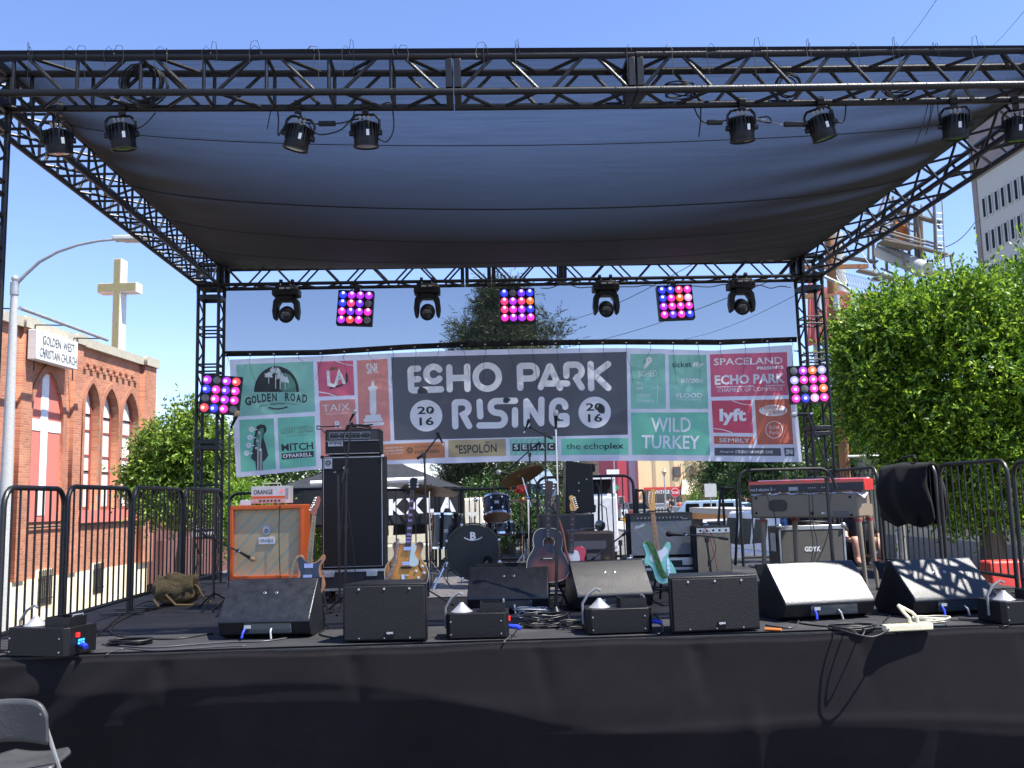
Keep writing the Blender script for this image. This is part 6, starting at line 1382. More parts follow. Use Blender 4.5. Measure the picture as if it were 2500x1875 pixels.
# red pedal board, backpack, jacket
t = thing('pedal_board', 'small red pedals on the carpet beside the glaring wedge', 'effects pedals', fl(1890, 1468))
for k in range(4): g = MB(); g.box((-.09 + k * .06, .03 * (k % 2), .022), (.05, .09, .04)); g.build('pedal', REDP if k != 2 else BLKP, t, bevel=.004)
def lump(name, label, cat, c, sx, sy, sz, m, seed, amp=.25, px=None):
    rn = random.Random(seed); ph = [rn.uniform(0, 6) for _ in range(12)]
    g = MB()
    def f(u, v):
        th = PI * v; a = 2 * PI * u; x, y, z = math.sin(th) * math.cos(a), math.sin(th) * math.sin(a), math.cos(th)
        q_ = 1 + amp * (.5 * math.sin(3 * a + ph[0] + 2 * th) + .35 * math.sin(5 * a - 3 * th + ph[1]) + .3 * math.sin(7 * th + 2 * a + ph[2]) + .25 * math.sin(11 * a + 4 * th + ph[3]) * math.sin(9 * th + ph[4]))
        q_ = 1 + (q_ - 1) * min(1, math.sin(th) * 1.6)
        s_ = lambda w: math.copysign(abs(w) ** .75, w)
        return (sx * s_(x) * q_, sy * s_(y) * q_, max(.004, sz * (1 + s_(z)) * (q_ if z > 0 else 1) * .5))
    g.grid(64, 34, f); return g
t = thing('backpack', 'crumpled olive canvas backpack lying on the carpet by the left barricades', 'backpack', fl(425, 1480) + V(0, .12, 0), .2)
OLV = mat('olive_canvas', (.13, .095, .042), .9, var=.45, scale=10, bump=.6, bscale=70)
g = lump('', '', '', None, .215, .15, .30, OLV, 4, .2); g.build('body', OLV, t, ang=3)
g = MB(); g.grid(16, 8, lambda u, v: (lerp(-.20, .16, u), -.12 - .05 * math.sin(PI * v), .25 - .20 * v + .02 * math.sin(u * 9) + .03 * u)); g.build('flap', OLV, t, ang=3)
for P in ([(.1, -.1, .26), (.2, -.1, .18), (.27, -.12, .05), (.33, -.1, .02)], [(-.1, -.16, .12), (.0, -.2, .02), (.12, -.2, .012), (.22, -.18, .012)], [(-.18, -.1, .2), (-.22, -.14, .08), (-.16, -.2, .012)]):
    g = MB(); g.tube(P, .013, 6); g.build('strap', mat('tan_strap', (.22, .14, .06), .8), t)
for i in range(2): g = MB(); g.box((-.06 + .13 * i, -.165, .12), (.03, .012, .025)); g.build('buckle', BLKP, t)
JX = 5.1
t = thing('jacket', 'black coat draped over the end of a right barricade', 'jacket', (JX, 10.75, 0))
def jk(u, v):
    y = lerp(-.62, .62, u); s_ = (v - .5) * 2; h_ = 1.30 - .06 * abs(u - .5)
    L_ = (.78 - .10 * (2 * u - 1) ** 4 + .02 * math.sin(u * 12)) if s_ < 0 else .75
    d_ = abs(s_) * L_
    x = math.copysign(min(.07, d_ * .8) + .16 * math.sin(min(1, d_ / .8) * PI) * (1 - (2 * u - 1) ** 4) + .02 * math.sin(u * 17 + d_ * 4) * min(1, d_ * 3) , s_)
    return (x, y * (1 + .12 * d_) + .03 * math.sin(d_ * 9 + u * 5), h_ - max(0, d_ - .06) - (.0 if abs(s_) > .05 else -.01))
g = MB(); g.grid(50, 60, jk); o = g.build('cloth_shell', BLKC, t, ang=3); so_ = o.modifiers.new('thick', 'SOLIDIFY'); so_.thickness = .03
g = MB(); g.tube([(-.08, -.3, 1.2), (-.05, -.34, 1.33), (.0, -.2, 1.38), (.02, .1, 1.37), (-.04, .25, 1.31)], .012, 6); g.build('strap', BLKC, t)
g = MB(); g.grid(10, 20, lambda u, v: (-.14 - .03 * math.sin(PI * u), lerp(-.45, -.2, u), 1.15 - .55 * v)); g.build('sleeve', BLKC, t, ang=3)

# ------------------------------------------------------------ folding chair in the audience
t = thing('folding_chair', 'grey plastic folding chair in front of the stage at the lower left', 'chair', (0, 0, 0))
GCH = mat('grey_chair_plastic', (.05, .052, .055), .45, var=.2, bump=.15)
cy = 5.85; cz = GZ; cx1 = at(118, 1780, cy).x; cx0 = cx1 - .46
lean = lambda z: cy - .05 - .10 * (z - .45)
P_ = []
for side in (cx0, cx1):
    g = MB(); top = (side, lean(.84) - .02, cz + .80); g.tube([top, (side + (.02 if side == cx1 else -.02), cy - .30 + .0, cz + .0)], .0125, 8) if False else None
    g.tube([(side - (.035 if side == cx1 else -.035), cy - .02, cz + .80), (side + (.03 if side == cx1 else -.03), cy + .10, cz + .44), (side + (.06 if side == cx1 else -.06), cy + .28, cz + .01)], .0125, 8); g.build('front_leg', STEEL, t)
    g = MB(); g.tube([(side, cy + .12, cz + .43), (side, cy - .22, cz + .01)], .0125, 8); g.build('rear_leg', STEEL, t)
bk = lambda u, v: (lerp(cx0 - .005, cx1 + .005, u) + 0, cy - .02 + .035 * math.sin(PI * u) * 1 + .03 * (v), cz + .86 - .25 * v + .02 * (math.sin(PI * u)) - (.075 * (abs(2 * u - 1) ** 7) * (1 - v)))
g = MB(); g.grid(24, 8, bk); o = g.build('backrest', GCH, t, ang=3); m_ = o.modifiers.new('thick', 'SOLIDIFY'); m_.thickness = .022
def st_(u, v): 
    w_ = 1 - .14 * v; k_ = 1 if v < .8 else 1 - (v - .8) * 1.1
    return ((cx0 + cx1) / 2 + (u - .5) * .50 * w_ * k_, cy + .02 + .42 * v - .0, cz + .45 - .02 * math.sin(PI * u) + .012 * v)
g = MB(); g.grid(16, 14, lambda u, v: st_(u, 1 - v)); o = g.build('seat', GCH, t, ang=3); m_ = o.modifiers.new('thick', 'SOLIDIFY'); m_.thickness = .024
t.rotation_euler.z = 0
# ------------------------------------------------------------ foliage
def leafmat(name, c0, c1, c2, tr=.35):
    m = mat(name, c0, .45, spec=.4); nt = m.node_tree; N = nt.nodes; Lk = nt.links; b = N['Principled BSDF']
    ge = N.new('ShaderNodeNewGeometry'); cr = N.new('ShaderNodeValToRGB'); E_ = cr.color_ramp.elements
    E_[0].position = 0; E_[0].color = (*c0, 1); E_[1].position = 1; E_[1].color = (*c2, 1); e = E_.new(.6); e.color = (*c1, 1)
    Lk.new(ge.outputs['Random Per Island'], cr.inputs[0]); Lk.new(cr.outputs[0], b.inputs['Base Color'])
    return see_through(m, 0, tr)
BARK = mat('bark', (.10, .075, .055), .9, var=.4, scale=9, bump=.8, bscale=30, stretch=(1, 1, .2))
def leaves(blobs, n, size, seed, sprig=9, droop=.0, aspect=.45, shell=.55, out=.5, sl=3.5):
    rn = random.Random(seed); vs = []; fs = []; tot = sum(b[3] * b[4] * b[5] for b in blobs) ** 1; ws = [b[3] * b[5] + b[3] * b[4] for b in blobs]
    W = sum(ws); ra = rn.random; un = rn.uniform
    for b, w_ in zip(blobs, ws):
        for _ in range(int(n * w_ / W / sprig)):
            z = un(-1, 1); a = un(0, 2 * PI); s_ = math.sqrt(1 - z * z); r = (shell + (1 - shell) * ra() ** .5) * (1 + .16 * math.sin(a * 5 + z * 7 + seed) + .08 * math.sin(a * 11 + b[0]))
            dx, dy, dz = s_ * math.cos(a), s_ * math.sin(a), z
            c = V(b[0] + dx * b[3] * r, b[1] + dy * b[4] * r, b[2] + dz * b[5] * r)
            ax = V(dx + un(-.7, .7), dy + un(-.7, .7), dz + un(-.5, .9) - droop).normalized()
            L = size * sl * un(.6, 1.3) * (1.9 if ra() < .10 else 1)
            for k in range(sprig):
                t = (k + .5) / sprig; p = c + ax * (L * t)
                d = (ax * out + V(un(-1, 1), un(-1, 1), un(-1, 1) - droop * .8)).normalized(); u = d.cross(V(un(-1, 1), un(-1, 1), un(-1, 1))).normalized() * (size * aspect * .5); d = d * size * un(.7, 1.2)
                i = len(vs); m_ = p + d * .5; vs += [tuple(p), tuple(m_ + u), tuple(p + d), tuple(m_ - u)]; fs.append((i, i + 1, i + 2, i + 3))
    return vs, fs
def tree(name, label, trunk, blobs, n, size, m, seed, group=None, tr=.12, limbs=6, bark=BARK, **kw):
    base = Vector(trunk[0]); t = thing(name, label, 'tree', base, group=group)
    pts = [Vector(p) - base for p in trunk]; g = MB(); g.tube(pts, [lerp(tr * 1.2, tr * .6, k / (len(pts) - 1)) for k in range(len(pts))], 10)
    g.build('trunk', bark, t)
    rn = random.Random(seed)
    for k in range(limbs):
        b = blobs[k % len(blobs)]; c = V(b[0], b[1], b[2]) - base + V(rn.uniform(-.4, .4) * b[3], rn.uniform(-.4, .4) * b[4], rn.uniform(-.3, .3) * b[5]); s_ = pts[-1] if k % 2 else lerp(pts[-2], pts[-1], .6)
        g = MB(); g.tube([s_, lerp(s_, c, .5) + V(rn.uniform(-.1, .1), rn.uniform(-.1, .1), .1), c], [tr * .5, tr * .3, tr * .12], 7); g.build('limb', bark, t)
    vs, fs = leaves([(b[0] - base.x, b[1] - base.y, b[2] - base.z, *b[3:]) for b in blobs], n, size, seed, **kw)
    me = bpy.data.meshes.new('crown'); me.from_pydata(vs, [], fs); me.materials.append(m); me.update()
    o = bpy.data.objects.new('crown', me); scene.collection.objects.link(o); o.parent = t
    return t
def blob(px, py, Y, rx, rz, ry=None, dy=0):     # px centre, radii in px
    c = at(px, py, Y); k = Y / 2250; return (c.x, c.y + dy, c.z, rx * k, (ry or rx) * k, rz * k)
FIC = leafmat('ficus_leaf', (.018, .055, .008), (.12, .25, .018), (.46, .62, .045), .34)
LEFT = leafmat('locust_leaf', (.05, .11, .015), (.16, .27, .03), (.34, .44, .06))
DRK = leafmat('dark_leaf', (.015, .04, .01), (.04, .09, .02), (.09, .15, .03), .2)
PIN = leafmat('pine_needle', (.02, .04, .012), (.05, .075, .025), (.13, .15, .06), .15)
BRI = leafmat('bright_leaf', (.07, .16, .02), (.16, .30, .03), (.30, .42, .05))
YF2 = 16.0; rn = random.Random(77)
fb = [blob(2300, 905, YF2, 225, 190, 200), blob(2440, 880, YF2, 210, 165, 200, .4), blob(2170, 860, YF2, 120, 120, 130), blob(2145, 930, YF2, 85, 105, 100), blob(2255, 800, YF2, 95, 72, 110), blob(2400, 800, YF2, 110, 70, 110),
      blob(2340, 1090, YF2, 170, 110, 150), blob(2480, 1080, YF2, 150, 130, 150), blob(2570, 800, YF2, 150, 180, 150), blob(2200, 1010, YF2, 120, 90, 120), blob(2420, 1190, YF2, 130, 90, 100), blob(2300, 1190, YF2, 90, 80, 90)]
for k in range(60):
    a = rn.uniform(-.3, 3.3); fb.append(blob(2325 + 245 * math.cos(a) * rn.uniform(.8, 1.12), 892 - 168 * math.sin(a) * rn.uniform(.85, 1.17), YF2 + rn.uniform(-1.2, .5), rn.uniform(12, 34), rn.uniform(16, 36), 26))
c_ = at(2418, 1300, YF2)
tree('ficus_tree', 'big leafy street tree with bright green top filling the right side', [(c_.x, YF2, GZ + .1), (c_.x + .02, YF2, 0), (c_.x - .05, YF2, 1.0), (c_.x - .1, YF2, 1.9)], fb, 170000, .092, FIC, 3, tr=.2, limbs=14, shell=.6, sprig=14, sl=4.2, out=1.0)
YL = 23.0
lb_ = [blob(440, 1110, YL, 85, 70), blob(385, 1180, YL, 60, 60), blob(505, 1110, YL, 75, 75), blob(455, 1020, YL, 32, 34), blob(440, 1225, YL, 90, 45), blob(345, 1170, YL, 32, 28), blob(520, 1200, YL, 70, 60)]
for k in range(12): lb_.append(blob(338 + k * 19, 1085 + rn.uniform(-70, 50) + abs(k - 6) * 9, YL + rn.uniform(-.6, .3), 22, 15))
c_ = at(440, 1300, YL); tree('locust_tree', 'feathery bright green tree between the brick church and the left back tower', [(c_.x, YL, gh(c_.x, YL)), (c_.x, YL, -.3), (c_.x + .1, YL, .8)], lb_, 42000, .115, LEFT, 8, sprig=12, sl=3.0, droop=.25, shell=.5)
bb = [blob(590, 1290, 18, 40, 60), blob(568, 1230, 18, 30, 40), blob(620, 1240, 18, 50, 40)]
c_ = at(590, 1380, 18); tree('shrub', 'yellow green shrub right behind the orange cabinet', [(c_.x, 18, gh(c_.x, 18)), (c_.x, 18, -.6), (c_.x, 18, -.2)], bb, 7000, .08, BRI, 9, tr=.04, limbs=3)
bb = [blob(640, 1150, 27, 110, 60), blob(740, 1150, 27, 90, 50), blob(560, 1180, 27, 70, 70), blob(600, 1240, 27, 90, 60)]
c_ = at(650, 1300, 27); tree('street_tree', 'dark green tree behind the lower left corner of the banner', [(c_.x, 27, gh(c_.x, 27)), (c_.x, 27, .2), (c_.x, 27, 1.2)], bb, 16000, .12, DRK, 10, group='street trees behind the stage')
bb = [blob(800, 1330, 21, 60, 40), blob(770, 1300, 21, 30, 50), blob(790, 1380, 21, 40, 30)]
c_ = at(790, 1440, 21); tree('shrub', 'green shrub seen between the orange cabinet and the bass cabinet', [(c_.x, 21, gh(c_.x, 21)), (c_.x, 21, -.5), (c_.x, 21, -.3)], bb, 6000, .08, BRI, 19, tr=.04, limbs=3)
# pine
YPn = 34.0; pb = []
for (y_, w_) in ((725, 22), (752, 38), (780, 58), (808, 78), (838, 92), (870, 102), (920, 125), (970, 145), (1020, 165), (1070, 180), (1120, 195), (1170, 195)):
    for k in range(5 + int(w_ / 28)):
        a = rn.uniform(0, 2 * PI); pb.append(blob(1228 + w_ * math.cos(a) * rn.uniform(.5, 1.0), y_ + rn.uniform(-14, 14), YPn + math.sin(a) * w_ * YPn / 2250, 24, 14, 26))
pb += [blob(1188, 725, YPn, 10, 20), blob(1238, 718, YPn, 12, 20), blob(1128, 800, YPn, 18, 12), blob(1345, 790, YPn, 18, 16), blob(1120, 845, YPn, 20, 14), blob(1358, 830, YPn, 20, 14), blob(1300, 1200, YPn, 90, 40), blob(1180, 1200, YPn, 110, 45)]
c_ = at(1240, 1300, YPn); tree('pine_tree', 'tall dark pine behind the middle of the banner with sunlit ragged tips', [(c_.x, YPn, GZ), (c_.x, YPn, 2), (c_.x, YPn, 5), (c_.x, YPn, 8)], pb, 130000, .22, PIN, 21, sprig=14, aspect=.13, out=1.2, sl=2.4, shell=.15, tr=.25, limbs=10)
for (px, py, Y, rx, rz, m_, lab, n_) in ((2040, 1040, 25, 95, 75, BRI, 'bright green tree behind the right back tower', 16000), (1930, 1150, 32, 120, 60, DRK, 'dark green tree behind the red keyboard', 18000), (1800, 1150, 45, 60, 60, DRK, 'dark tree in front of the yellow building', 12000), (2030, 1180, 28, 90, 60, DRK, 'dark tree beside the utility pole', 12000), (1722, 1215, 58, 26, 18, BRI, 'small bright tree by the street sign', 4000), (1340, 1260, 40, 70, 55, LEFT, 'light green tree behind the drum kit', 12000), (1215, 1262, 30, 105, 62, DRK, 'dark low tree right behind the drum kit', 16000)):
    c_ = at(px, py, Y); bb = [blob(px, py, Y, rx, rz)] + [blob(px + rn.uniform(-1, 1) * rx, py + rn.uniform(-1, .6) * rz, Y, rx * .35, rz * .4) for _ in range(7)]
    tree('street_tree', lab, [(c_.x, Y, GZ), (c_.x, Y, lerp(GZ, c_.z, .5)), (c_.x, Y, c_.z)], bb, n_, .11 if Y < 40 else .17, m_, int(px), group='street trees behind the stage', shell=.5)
# palm with dead fronds
Yq = 52; c_ = at(1728, 1190, Yq); t = thing('palm_tree', 'palm trunk with shaggy dry fronds before the yellow building', 'palm tree', (c_.x, Yq, GZ)); k_ = Yq / 2250
g = MB(); g.tube([(0, 0, 0), (.05, 0, 1.5), (0, 0, 3.2)], [.16, .14, .16], 10); g.build('trunk', mat('palm_bark', (.28, .22, .15), .9, var=.4, bump=.6), t)
vs, fs = leaves([(0, 0, 2.7, .42, .42, .9), (0, 0, 3.6, .9, .9, .5)], 2600, .32, 5, aspect=.12, droop=1.4, sprig=6)
me = bpy.data.meshes.new('crown'); me.from_pydata(vs, [], fs); me.materials.append(leafmat('dry_frond', (.16, .12, .06), (.25, .2, .1), (.12, .15, .05))); o = bpy.data.objects.new('crown', me); scene.collection.objects.link(o); o.parent = t

# ------------------------------------------------------------ church
az = R(5.14); CD = V(math.sin(az), math.cos(az), 0); CN = V(math.cos(az), -math.sin(az), 0)
P0 = at(44, 768, 27.3)
W0 = P0 - CN * .16
def wl(px, py): p = onpl(px, py, W0, CN) - W0; return (p.dot(CD), p.z)
WM = Matrix(((CD.x, 0, CN.x, W0.x), (CD.y, 0, CN.y, W0.y), (0, 1, 0, P0.z), (0, 0, 0, 1)))   # local x along, y up, z outward
def brick(name, c1, c2, mo, bw_=.22, rh=.075, off=.5):
    m = mat(name, c1, .85, bump=0); nt = m.node_tree; N = nt.nodes; Lk = nt.links; b = N['Principled BSDF']
    tc = N.new('ShaderNodeTexCoord'); bt = N.new('ShaderNodeTexBrick'); bt.inputs['Scale'].default_value = 1; bt.inputs['Brick Width'].default_value = bw_; bt.inputs['Row Height'].default_value = rh
    bt.inputs['Mortar Size'].default_value = .008; bt.inputs['Mortar Smooth'].default_value = .3; bt.inputs['Bias'].default_value = -.25
    bt.inputs['Color1'].default_value = (*c1, 1); bt.inputs['Color2'].default_value = (*c2, 1); bt.inputs['Mortar'].default_value = (*mo, 1)
    Lk.new(tc.outputs['Object'], bt.inputs['Vector'])
    nz = N.new('ShaderNodeTexNoise'); nz.inputs['Scale'].default_value = .9; nz.inputs['Detail'].default_value = 8; Lk.new(tc.outputs['Object'], nz.inputs['Vector'])
    mr = N.new('ShaderNodeMapRange'); mr.inputs[3].default_value = .5; mr.inputs[4].default_value = 1.35; Lk.new(nz.outputs[0], mr.inputs[0])
    mx = N.new('ShaderNodeMix'); mx.data_type = 'RGBA'; mx.blend_type = 'MULTIPLY'; mx.inputs[0].default_value = 1; Lk.new(bt.outputs[0], mx.inputs[6]); Lk.new(mr.outputs[0], mx.inputs[7]); Lk.new(mx.outputs[2], b.inputs['Base Color'])
    bp = N.new('ShaderNodeBump'); bp.inputs['Strength'].default_value = .6; bp.inputs['Distance'].default_value = .02; bp.invert = True; Lk.new(bt.outputs['Fac'], bp.inputs['Height']); Lk.new(bp.outputs[0], b.inputs['Normal'])
    return m
BRK = brick('red_brick', (.50, .19, .095), (.34, .105, .06), (.44, .31, .23)); CRM = mat('cream_stucco', (.78, .70, .50), .85, var=.06, bump=.2, dirt=.15)
SAL = mat('salmon_stucco', (.60, .17, .13), .8, var=.06, bump=.15); COP = mat('coping_stone', (.40, .37, .29), .85, var=.15, dirt=.3); FRM = mat('oxide_frame', (.26, .06, .045), .6); PAN = mat('frosted_pane', (.66, .66, .58), .3, var=.15, scale=2)
ch = thing('brick_church', 'red brick church with pointed arch windows and cream base at the left', 'church', (0, 0, 0))
sA = -9.0; sB = wl(366, 877)[0]; zT = 0.0; zg = -P0.z - 4.0; zc = wl(22, 1423)[1]; zc2 = wl(260, 1385)[1]; zc = (zc + zc2) / 2
def garch(pl_, pr_, pa, zb_):   # left px, right px, apex px(x,y), bottom z -> outline
    s0, s1 = pl_, pr_; za = pa; w_ = s1 - s0; hr = min(w_ * .95, (za - zb_) * .5); zs = za - hr
    L = [(s0, zb_), (s1, zb_), (s1, zs)]
    for k in range(1, 8): t = k / 8; L.append((s1 - w_ / 2 * (1 - math.cos(t * PI / 2)) , zs + hr * math.sin(t * PI / 2) ** .95 * (1 - .10 * math.sin(t * PI))))
    L.append(((s0 + s1) / 2, za))
    for k in range(7, 0, -1): t = k / 8; L.append((s0 + w_ / 2 * (1 - math.cos(t * PI / 2)), zs + hr * math.sin(t * PI / 2) ** .95 * (1 - .10 * math.sin(t * PI))))
    L.append((s0, zs)); return L
zsill = wl(270, 1244)[1]
holes = []
big_arch = garch(wl(72, 1100)[0], wl(149, 1100)[0], wl(112, 904)[1], wl(110, 1273)[1]); holes.append(big_arch)
wins = []
for a, b, ap in ((204, 239, (220, 934)), (248, 286, (270.6, 949)), (296, 335, (315.5, 958))): wins.append(garch(wl(a, 1050)[0], wl(b, 1050)[0], wl(*ap)[1], zsill))
holes += wins
bas = []
for a, b, yt, yb_ in ((87, 122, 1392, 1482), (222, 247, 1376, 1452)):
    s0, s1 = wl(a, 1400)[0], wl(b, 1400)[0]; z0_, z1_ = wl(a, yb_)[1], wl(a, yt)[1]; bas.append([(s0, z0_), (s1, z0_), (s1, z1_), (s0, z1_)])
def plate(name, outer, hls, z0_, z1_, m, parent=ch, bevel=0):
    cu = bpy.data.curves.new('c', 'CURVE'); cu.dimensions = '2D'; cu.fill_mode = 'BOTH'; cu.extrude = (z1_ - z0_) / 2
    for L in [outer] + hls:
        sp = cu.splines.new('POLY'); sp.points.add(len(L) - 1); sp.use_cyclic_u = True
        for p, q_ in zip(sp.points, L): p.co = (q_[0], q_[1], 0, 1)
    ob = bpy.data.objects.new('c', cu); me = bpy.data.meshes.new_from_object(ob); bpy.data.objects.remove(ob); bpy.data.curves.remove(cu)
    me.transform(Matrix.Translation((0, 0, (z0_ + z1_) / 2))); me.name = name
    me.materials.clear(); me.materials.append(m); o = bpy.data.objects.new(name, me); scene.collection.objects.link(o); o.parent = parent; o.matrix_world = WM; return o
rect = lambda a, b, c, d: [(a, c), (b, c), (b, d), (a, d)]
plate('wall', rect(sA, sB, zg, zT - .02), holes + [b for b in bas], -.6, 0, BRK)
plate('stucco_base', rect(sA, sB + .02, zg, zc), [b for b in bas], .001, .07, CRM)
plate('coping', rect(sA, sB + .1, zT - .30, zT), [], .0011, .16, COP)
plate('sill_band', rect(wl(190, 1250)[0], wl(340, 1260)[0], zsill - .42, zsill), [], .001, .12, SAL)
for k, (a, b, pd) in enumerate(((40, 66, .14), (171, 190, .14), (340, 368, .2))):
    s0, s1 = wl(a, 1000)[0], wl(b, 1000)[0]; plate('pilaster', rect(s0, s1, zc, zT - .31), [], .0012, pd, BRK); plate('pilaster_cap', rect(s0 - .06, s1 + .06, zT - .30, zT + .04), [], .161, pd + .1, COP)
plate('arch_panel', big_arch, [], -.12, -.06, SAL)
cxm = wl(109, 1100)[0]; hw = (wl(117, 1100)[0] - wl(100, 1100)[0]) / 2; plate('painted_cross', [(cxm - hw, wl(109, 1258)[1]), (cxm + hw, wl(109, 1258)[1]), (cxm + hw, wl(109, 1053)[1]), (big_arch[1][0], wl(109, 1053)[1]), (big_arch[1][0], wl(109, 1025)[1]), (cxm + hw, wl(109, 1025)[1]), (cxm + hw, wl(112, 912)[1]), (cxm - hw, wl(112, 912)[1]), (cxm - hw, wl(109, 1025)[1]), (big_arch[0][0], wl(109, 1025)[1]), (big_arch[0][0], wl(109, 1053)[1]), (cxm - hw, wl(109, 1053)[1])], [], -.059, -.04, WHT)
def ring(L, wd, z0_, z1_, m, name):
    s0, s1 = L[0][0] - wd, L[1][0] + wd; out = garch(s0, s1, max(p[1] for p in L) + wd * 1.25, L[0][1]); return plate(name, out, [L], z0_, z1_, m)
BR2 = brick('arch_brick', (.46, .17, .09), (.34, .11, .06), (.30, .22, .18), .075, .22)
for L in [big_arch] + wins: ring(L, .22 if L is big_arch else .15, .0009, .05, BR2, 'arch_trim')
for L in wins:
    s0, s1 = L[0][0], L[1][0]; zt_ = max(p[1] for p in L); inner = garch(s0 + .1, s1 - .1, zt_ - .16, zsill + .12)
    f = plate('window', L, [inner], -.30, -.22, FRM); g = plate('pane', inner, [], -.27, -.26, PAN, f)
    for zz in (.36, .5, .72, .86): zz_ = lerp(zsill, zt_, zz * .9 - .02); plate('muntin', rect(s0 + .1, s1 - .1, zz_ - .03, zz_ + .03), [], -.258, -.23, FRM if zz in (.5, .72) else BLKM, f)
for L in bas:
    f = plate('basement_window', rect(L[0][0], L[1][0], L[0][1], L[2][1]), [rect(L[0][0] + .08, L[1][0] - .08, L[0][1] + .08, L[2][1] - .08)], -.3, -.2, COP); plate('pane', rect(L[0][0] + .07, L[1][0] - .07, L[0][1] + .07, L[2][1] - .07), [], -.27, -.26, GLASS, f)
    for k in range(8): s_ = lerp(L[0][0], L[1][0], (k + .5) / 8); plate('grille_bar', rect(s_ - .012, s_ + .012, L[0][1], L[2][1]), [], .09, .11, BLKM, f)
    for zz in (.2, .8): z_ = lerp(L[0][1], L[2][1], zz); plate('grille_bar', rect(L[0][0], L[1][0], z_ - .015, z_ + .015), [], .111, .125, BLKM, f)
plate('conduit', rect(wl(30, 1250)[0], wl(330, 1270)[0], zsill - .50, zsill - .46), [], .05, .09, BLKM)
g = MB(); g.M = WM; g.b2(sA, sB - .02, zg, zT - .5, -16, -.601); g.build('rear_block', BRK, ch)
g = MB(); g.M = WM; g.b2(sB - 4, sB + 6, zg, wl(240, 1180)[1], -.9, -.62); g.b2(sB + .3, sB + 12, zg, wl(460, 1310)[1], .3, .6)
g.build('rear_wing', mat('maroon_wall', (.16, .07, .06), .8, var=.2), ch)
for k in range(9):   # corbel bricks
    for r_ in range(2):
        s_ = lerp(wl(196, 900)[0], wl(335, 960)[0], (k + .5 * r_) / 9); z_ = wl(230, 900)[1] - .18 * r_ - .0; g = MB(); g.M = WM; g.box((s_, z_ + .1, .045), (.2, .075, .09)); g.build('corbel', BRK, ch)
# sign box
wl2 = lambda x, y: (lambda p: (p.dot(CD), p.z))(onpl(x, y, W0 + CN * .48, CN) - W0)
c4 = [wl2(90, 803), wl2(191, 835), wl2(188, 901), wl2(81, 876)]; s0, s1 = c4[0][0], c4[1][0]; z1_, z0_ = (c4[0][1] + c4[1][1]) / 2, (c4[2][1] + c4[3][1]) / 2
t = thing('church_sign', 'white box sign with two lines of dark letters on the brick church', 'sign', (0, 0, 0))
s0 += .02; g = MB(); g.M = WM; g.b2(s0, s1, z0_, z1_, .20, .48); g.build('sign_box', mat('sign_white', (.70, .70, .66), .5), t, bevel=.02)
g = MB(); g.M = WM; g.b2(s0 + .2, s0 + .3, z0_ + .3, z1_ - .3, .0, .199); g.b2(s1 - .3, s1 - .2, z0_ + .3, z1_ - .3, .0, .199); g.build('bracket', BLKM, t)
h_ = z1_ - z0_; w_ = s1 - s0
for s_, a, b, zz in (('GOLDEN  WEST', .14, .90, .56), ('CHRISTIAN CHURCH', .07, .97, .12)):
    g = MB(); g.M = WM; put_text(g, s_, lambda u, v: (lerp(s0 + w_ * a, s0 + w_ * b, u), z0_ + h_ * (zz + .30 * v), .492), .0); g.build('lettering', mat('letter_grey', (.09, .10, .12), .6), t, smooth=False)
# tube lamp above the sign, on brackets
a, b = onpl(49, 752, P0 + CN * 1.1, CN), onpl(262, 830, P0 + CN * 1.1, CN)
t = thing('sign_lamp_tube', 'long grey tube lamp on brackets above the brick church wall', 'lamp', (0, 0, 0)); g = MB(); g.cyl(a, b, .055, n=12); g.build('tube', STEEL, t); 
for k in (.02, .5, .95): p = lerp(a, b, k); q_ = p - CN * 1.0 - V(0, 0, .15); g = MB(); g.tube([p, q_ + V(0, 0, .2), q_, q_ - V(0, 0, 1.2)], .02, 6); g.build('bracket', BLKM, t)
# roof cross
s_ = wl(284, 852)[0]; cp = at(281, 850, (P0 + CD * s_).y + 1.0); t = thing('roof_cross', 'tall white and olive cross standing on the church roof', 'cross', cp, math.atan2(CN.y, CN.x))
kk = cp.y / 2250; CW = 18 * kk; hz_ = lambda y: at(283, y, cp.y).z - cp.z
def crossb(x0, x1, z0_, z1_, d): g.b2(x0, x1, *d, z0_, z1_)
g = MB(); ztop, za1, za0, zb_ = hz_(631), hz_(690), hz_(713), -.8; aw = (331 - 233) / 2 * kk; hw = 9.5 * kk; D = .5
P = [(-hw, zb_), (hw, zb_), (hw, za0), (aw, za0), (aw, za1), (hw, za1), (hw, ztop), (-hw, ztop), (-hw, za1), (-aw, za1), (-aw, za0), (-hw, za0)]
g.prism(P, lambda u, v, d: (u, d, v), 0, D); g.build('cross_body', mat('sign_white', (.70, .70, .66)), t)
i_ = 2.2 * kk; P = [(-hw + i_, zb_), (hw - i_, zb_), (hw - i_, za0 + i_), (aw - i_, za0 + i_), (aw - i_, za1 - i_), (hw - i_, za1 - i_), (hw - i_, ztop - i_), (-hw + i_, ztop - i_), (-hw + i_, za1 - i_), (-aw + i_, za1 - i_), (-aw + i_, za0 + i_), (-hw + i_, za0 + i_)]
g = MB(); g.prism(P, lambda u, v, d: (u, d, v), -.02, -.002); g.build('face_panel', mat('olive_face', (.28, .27, .13), .6), t)
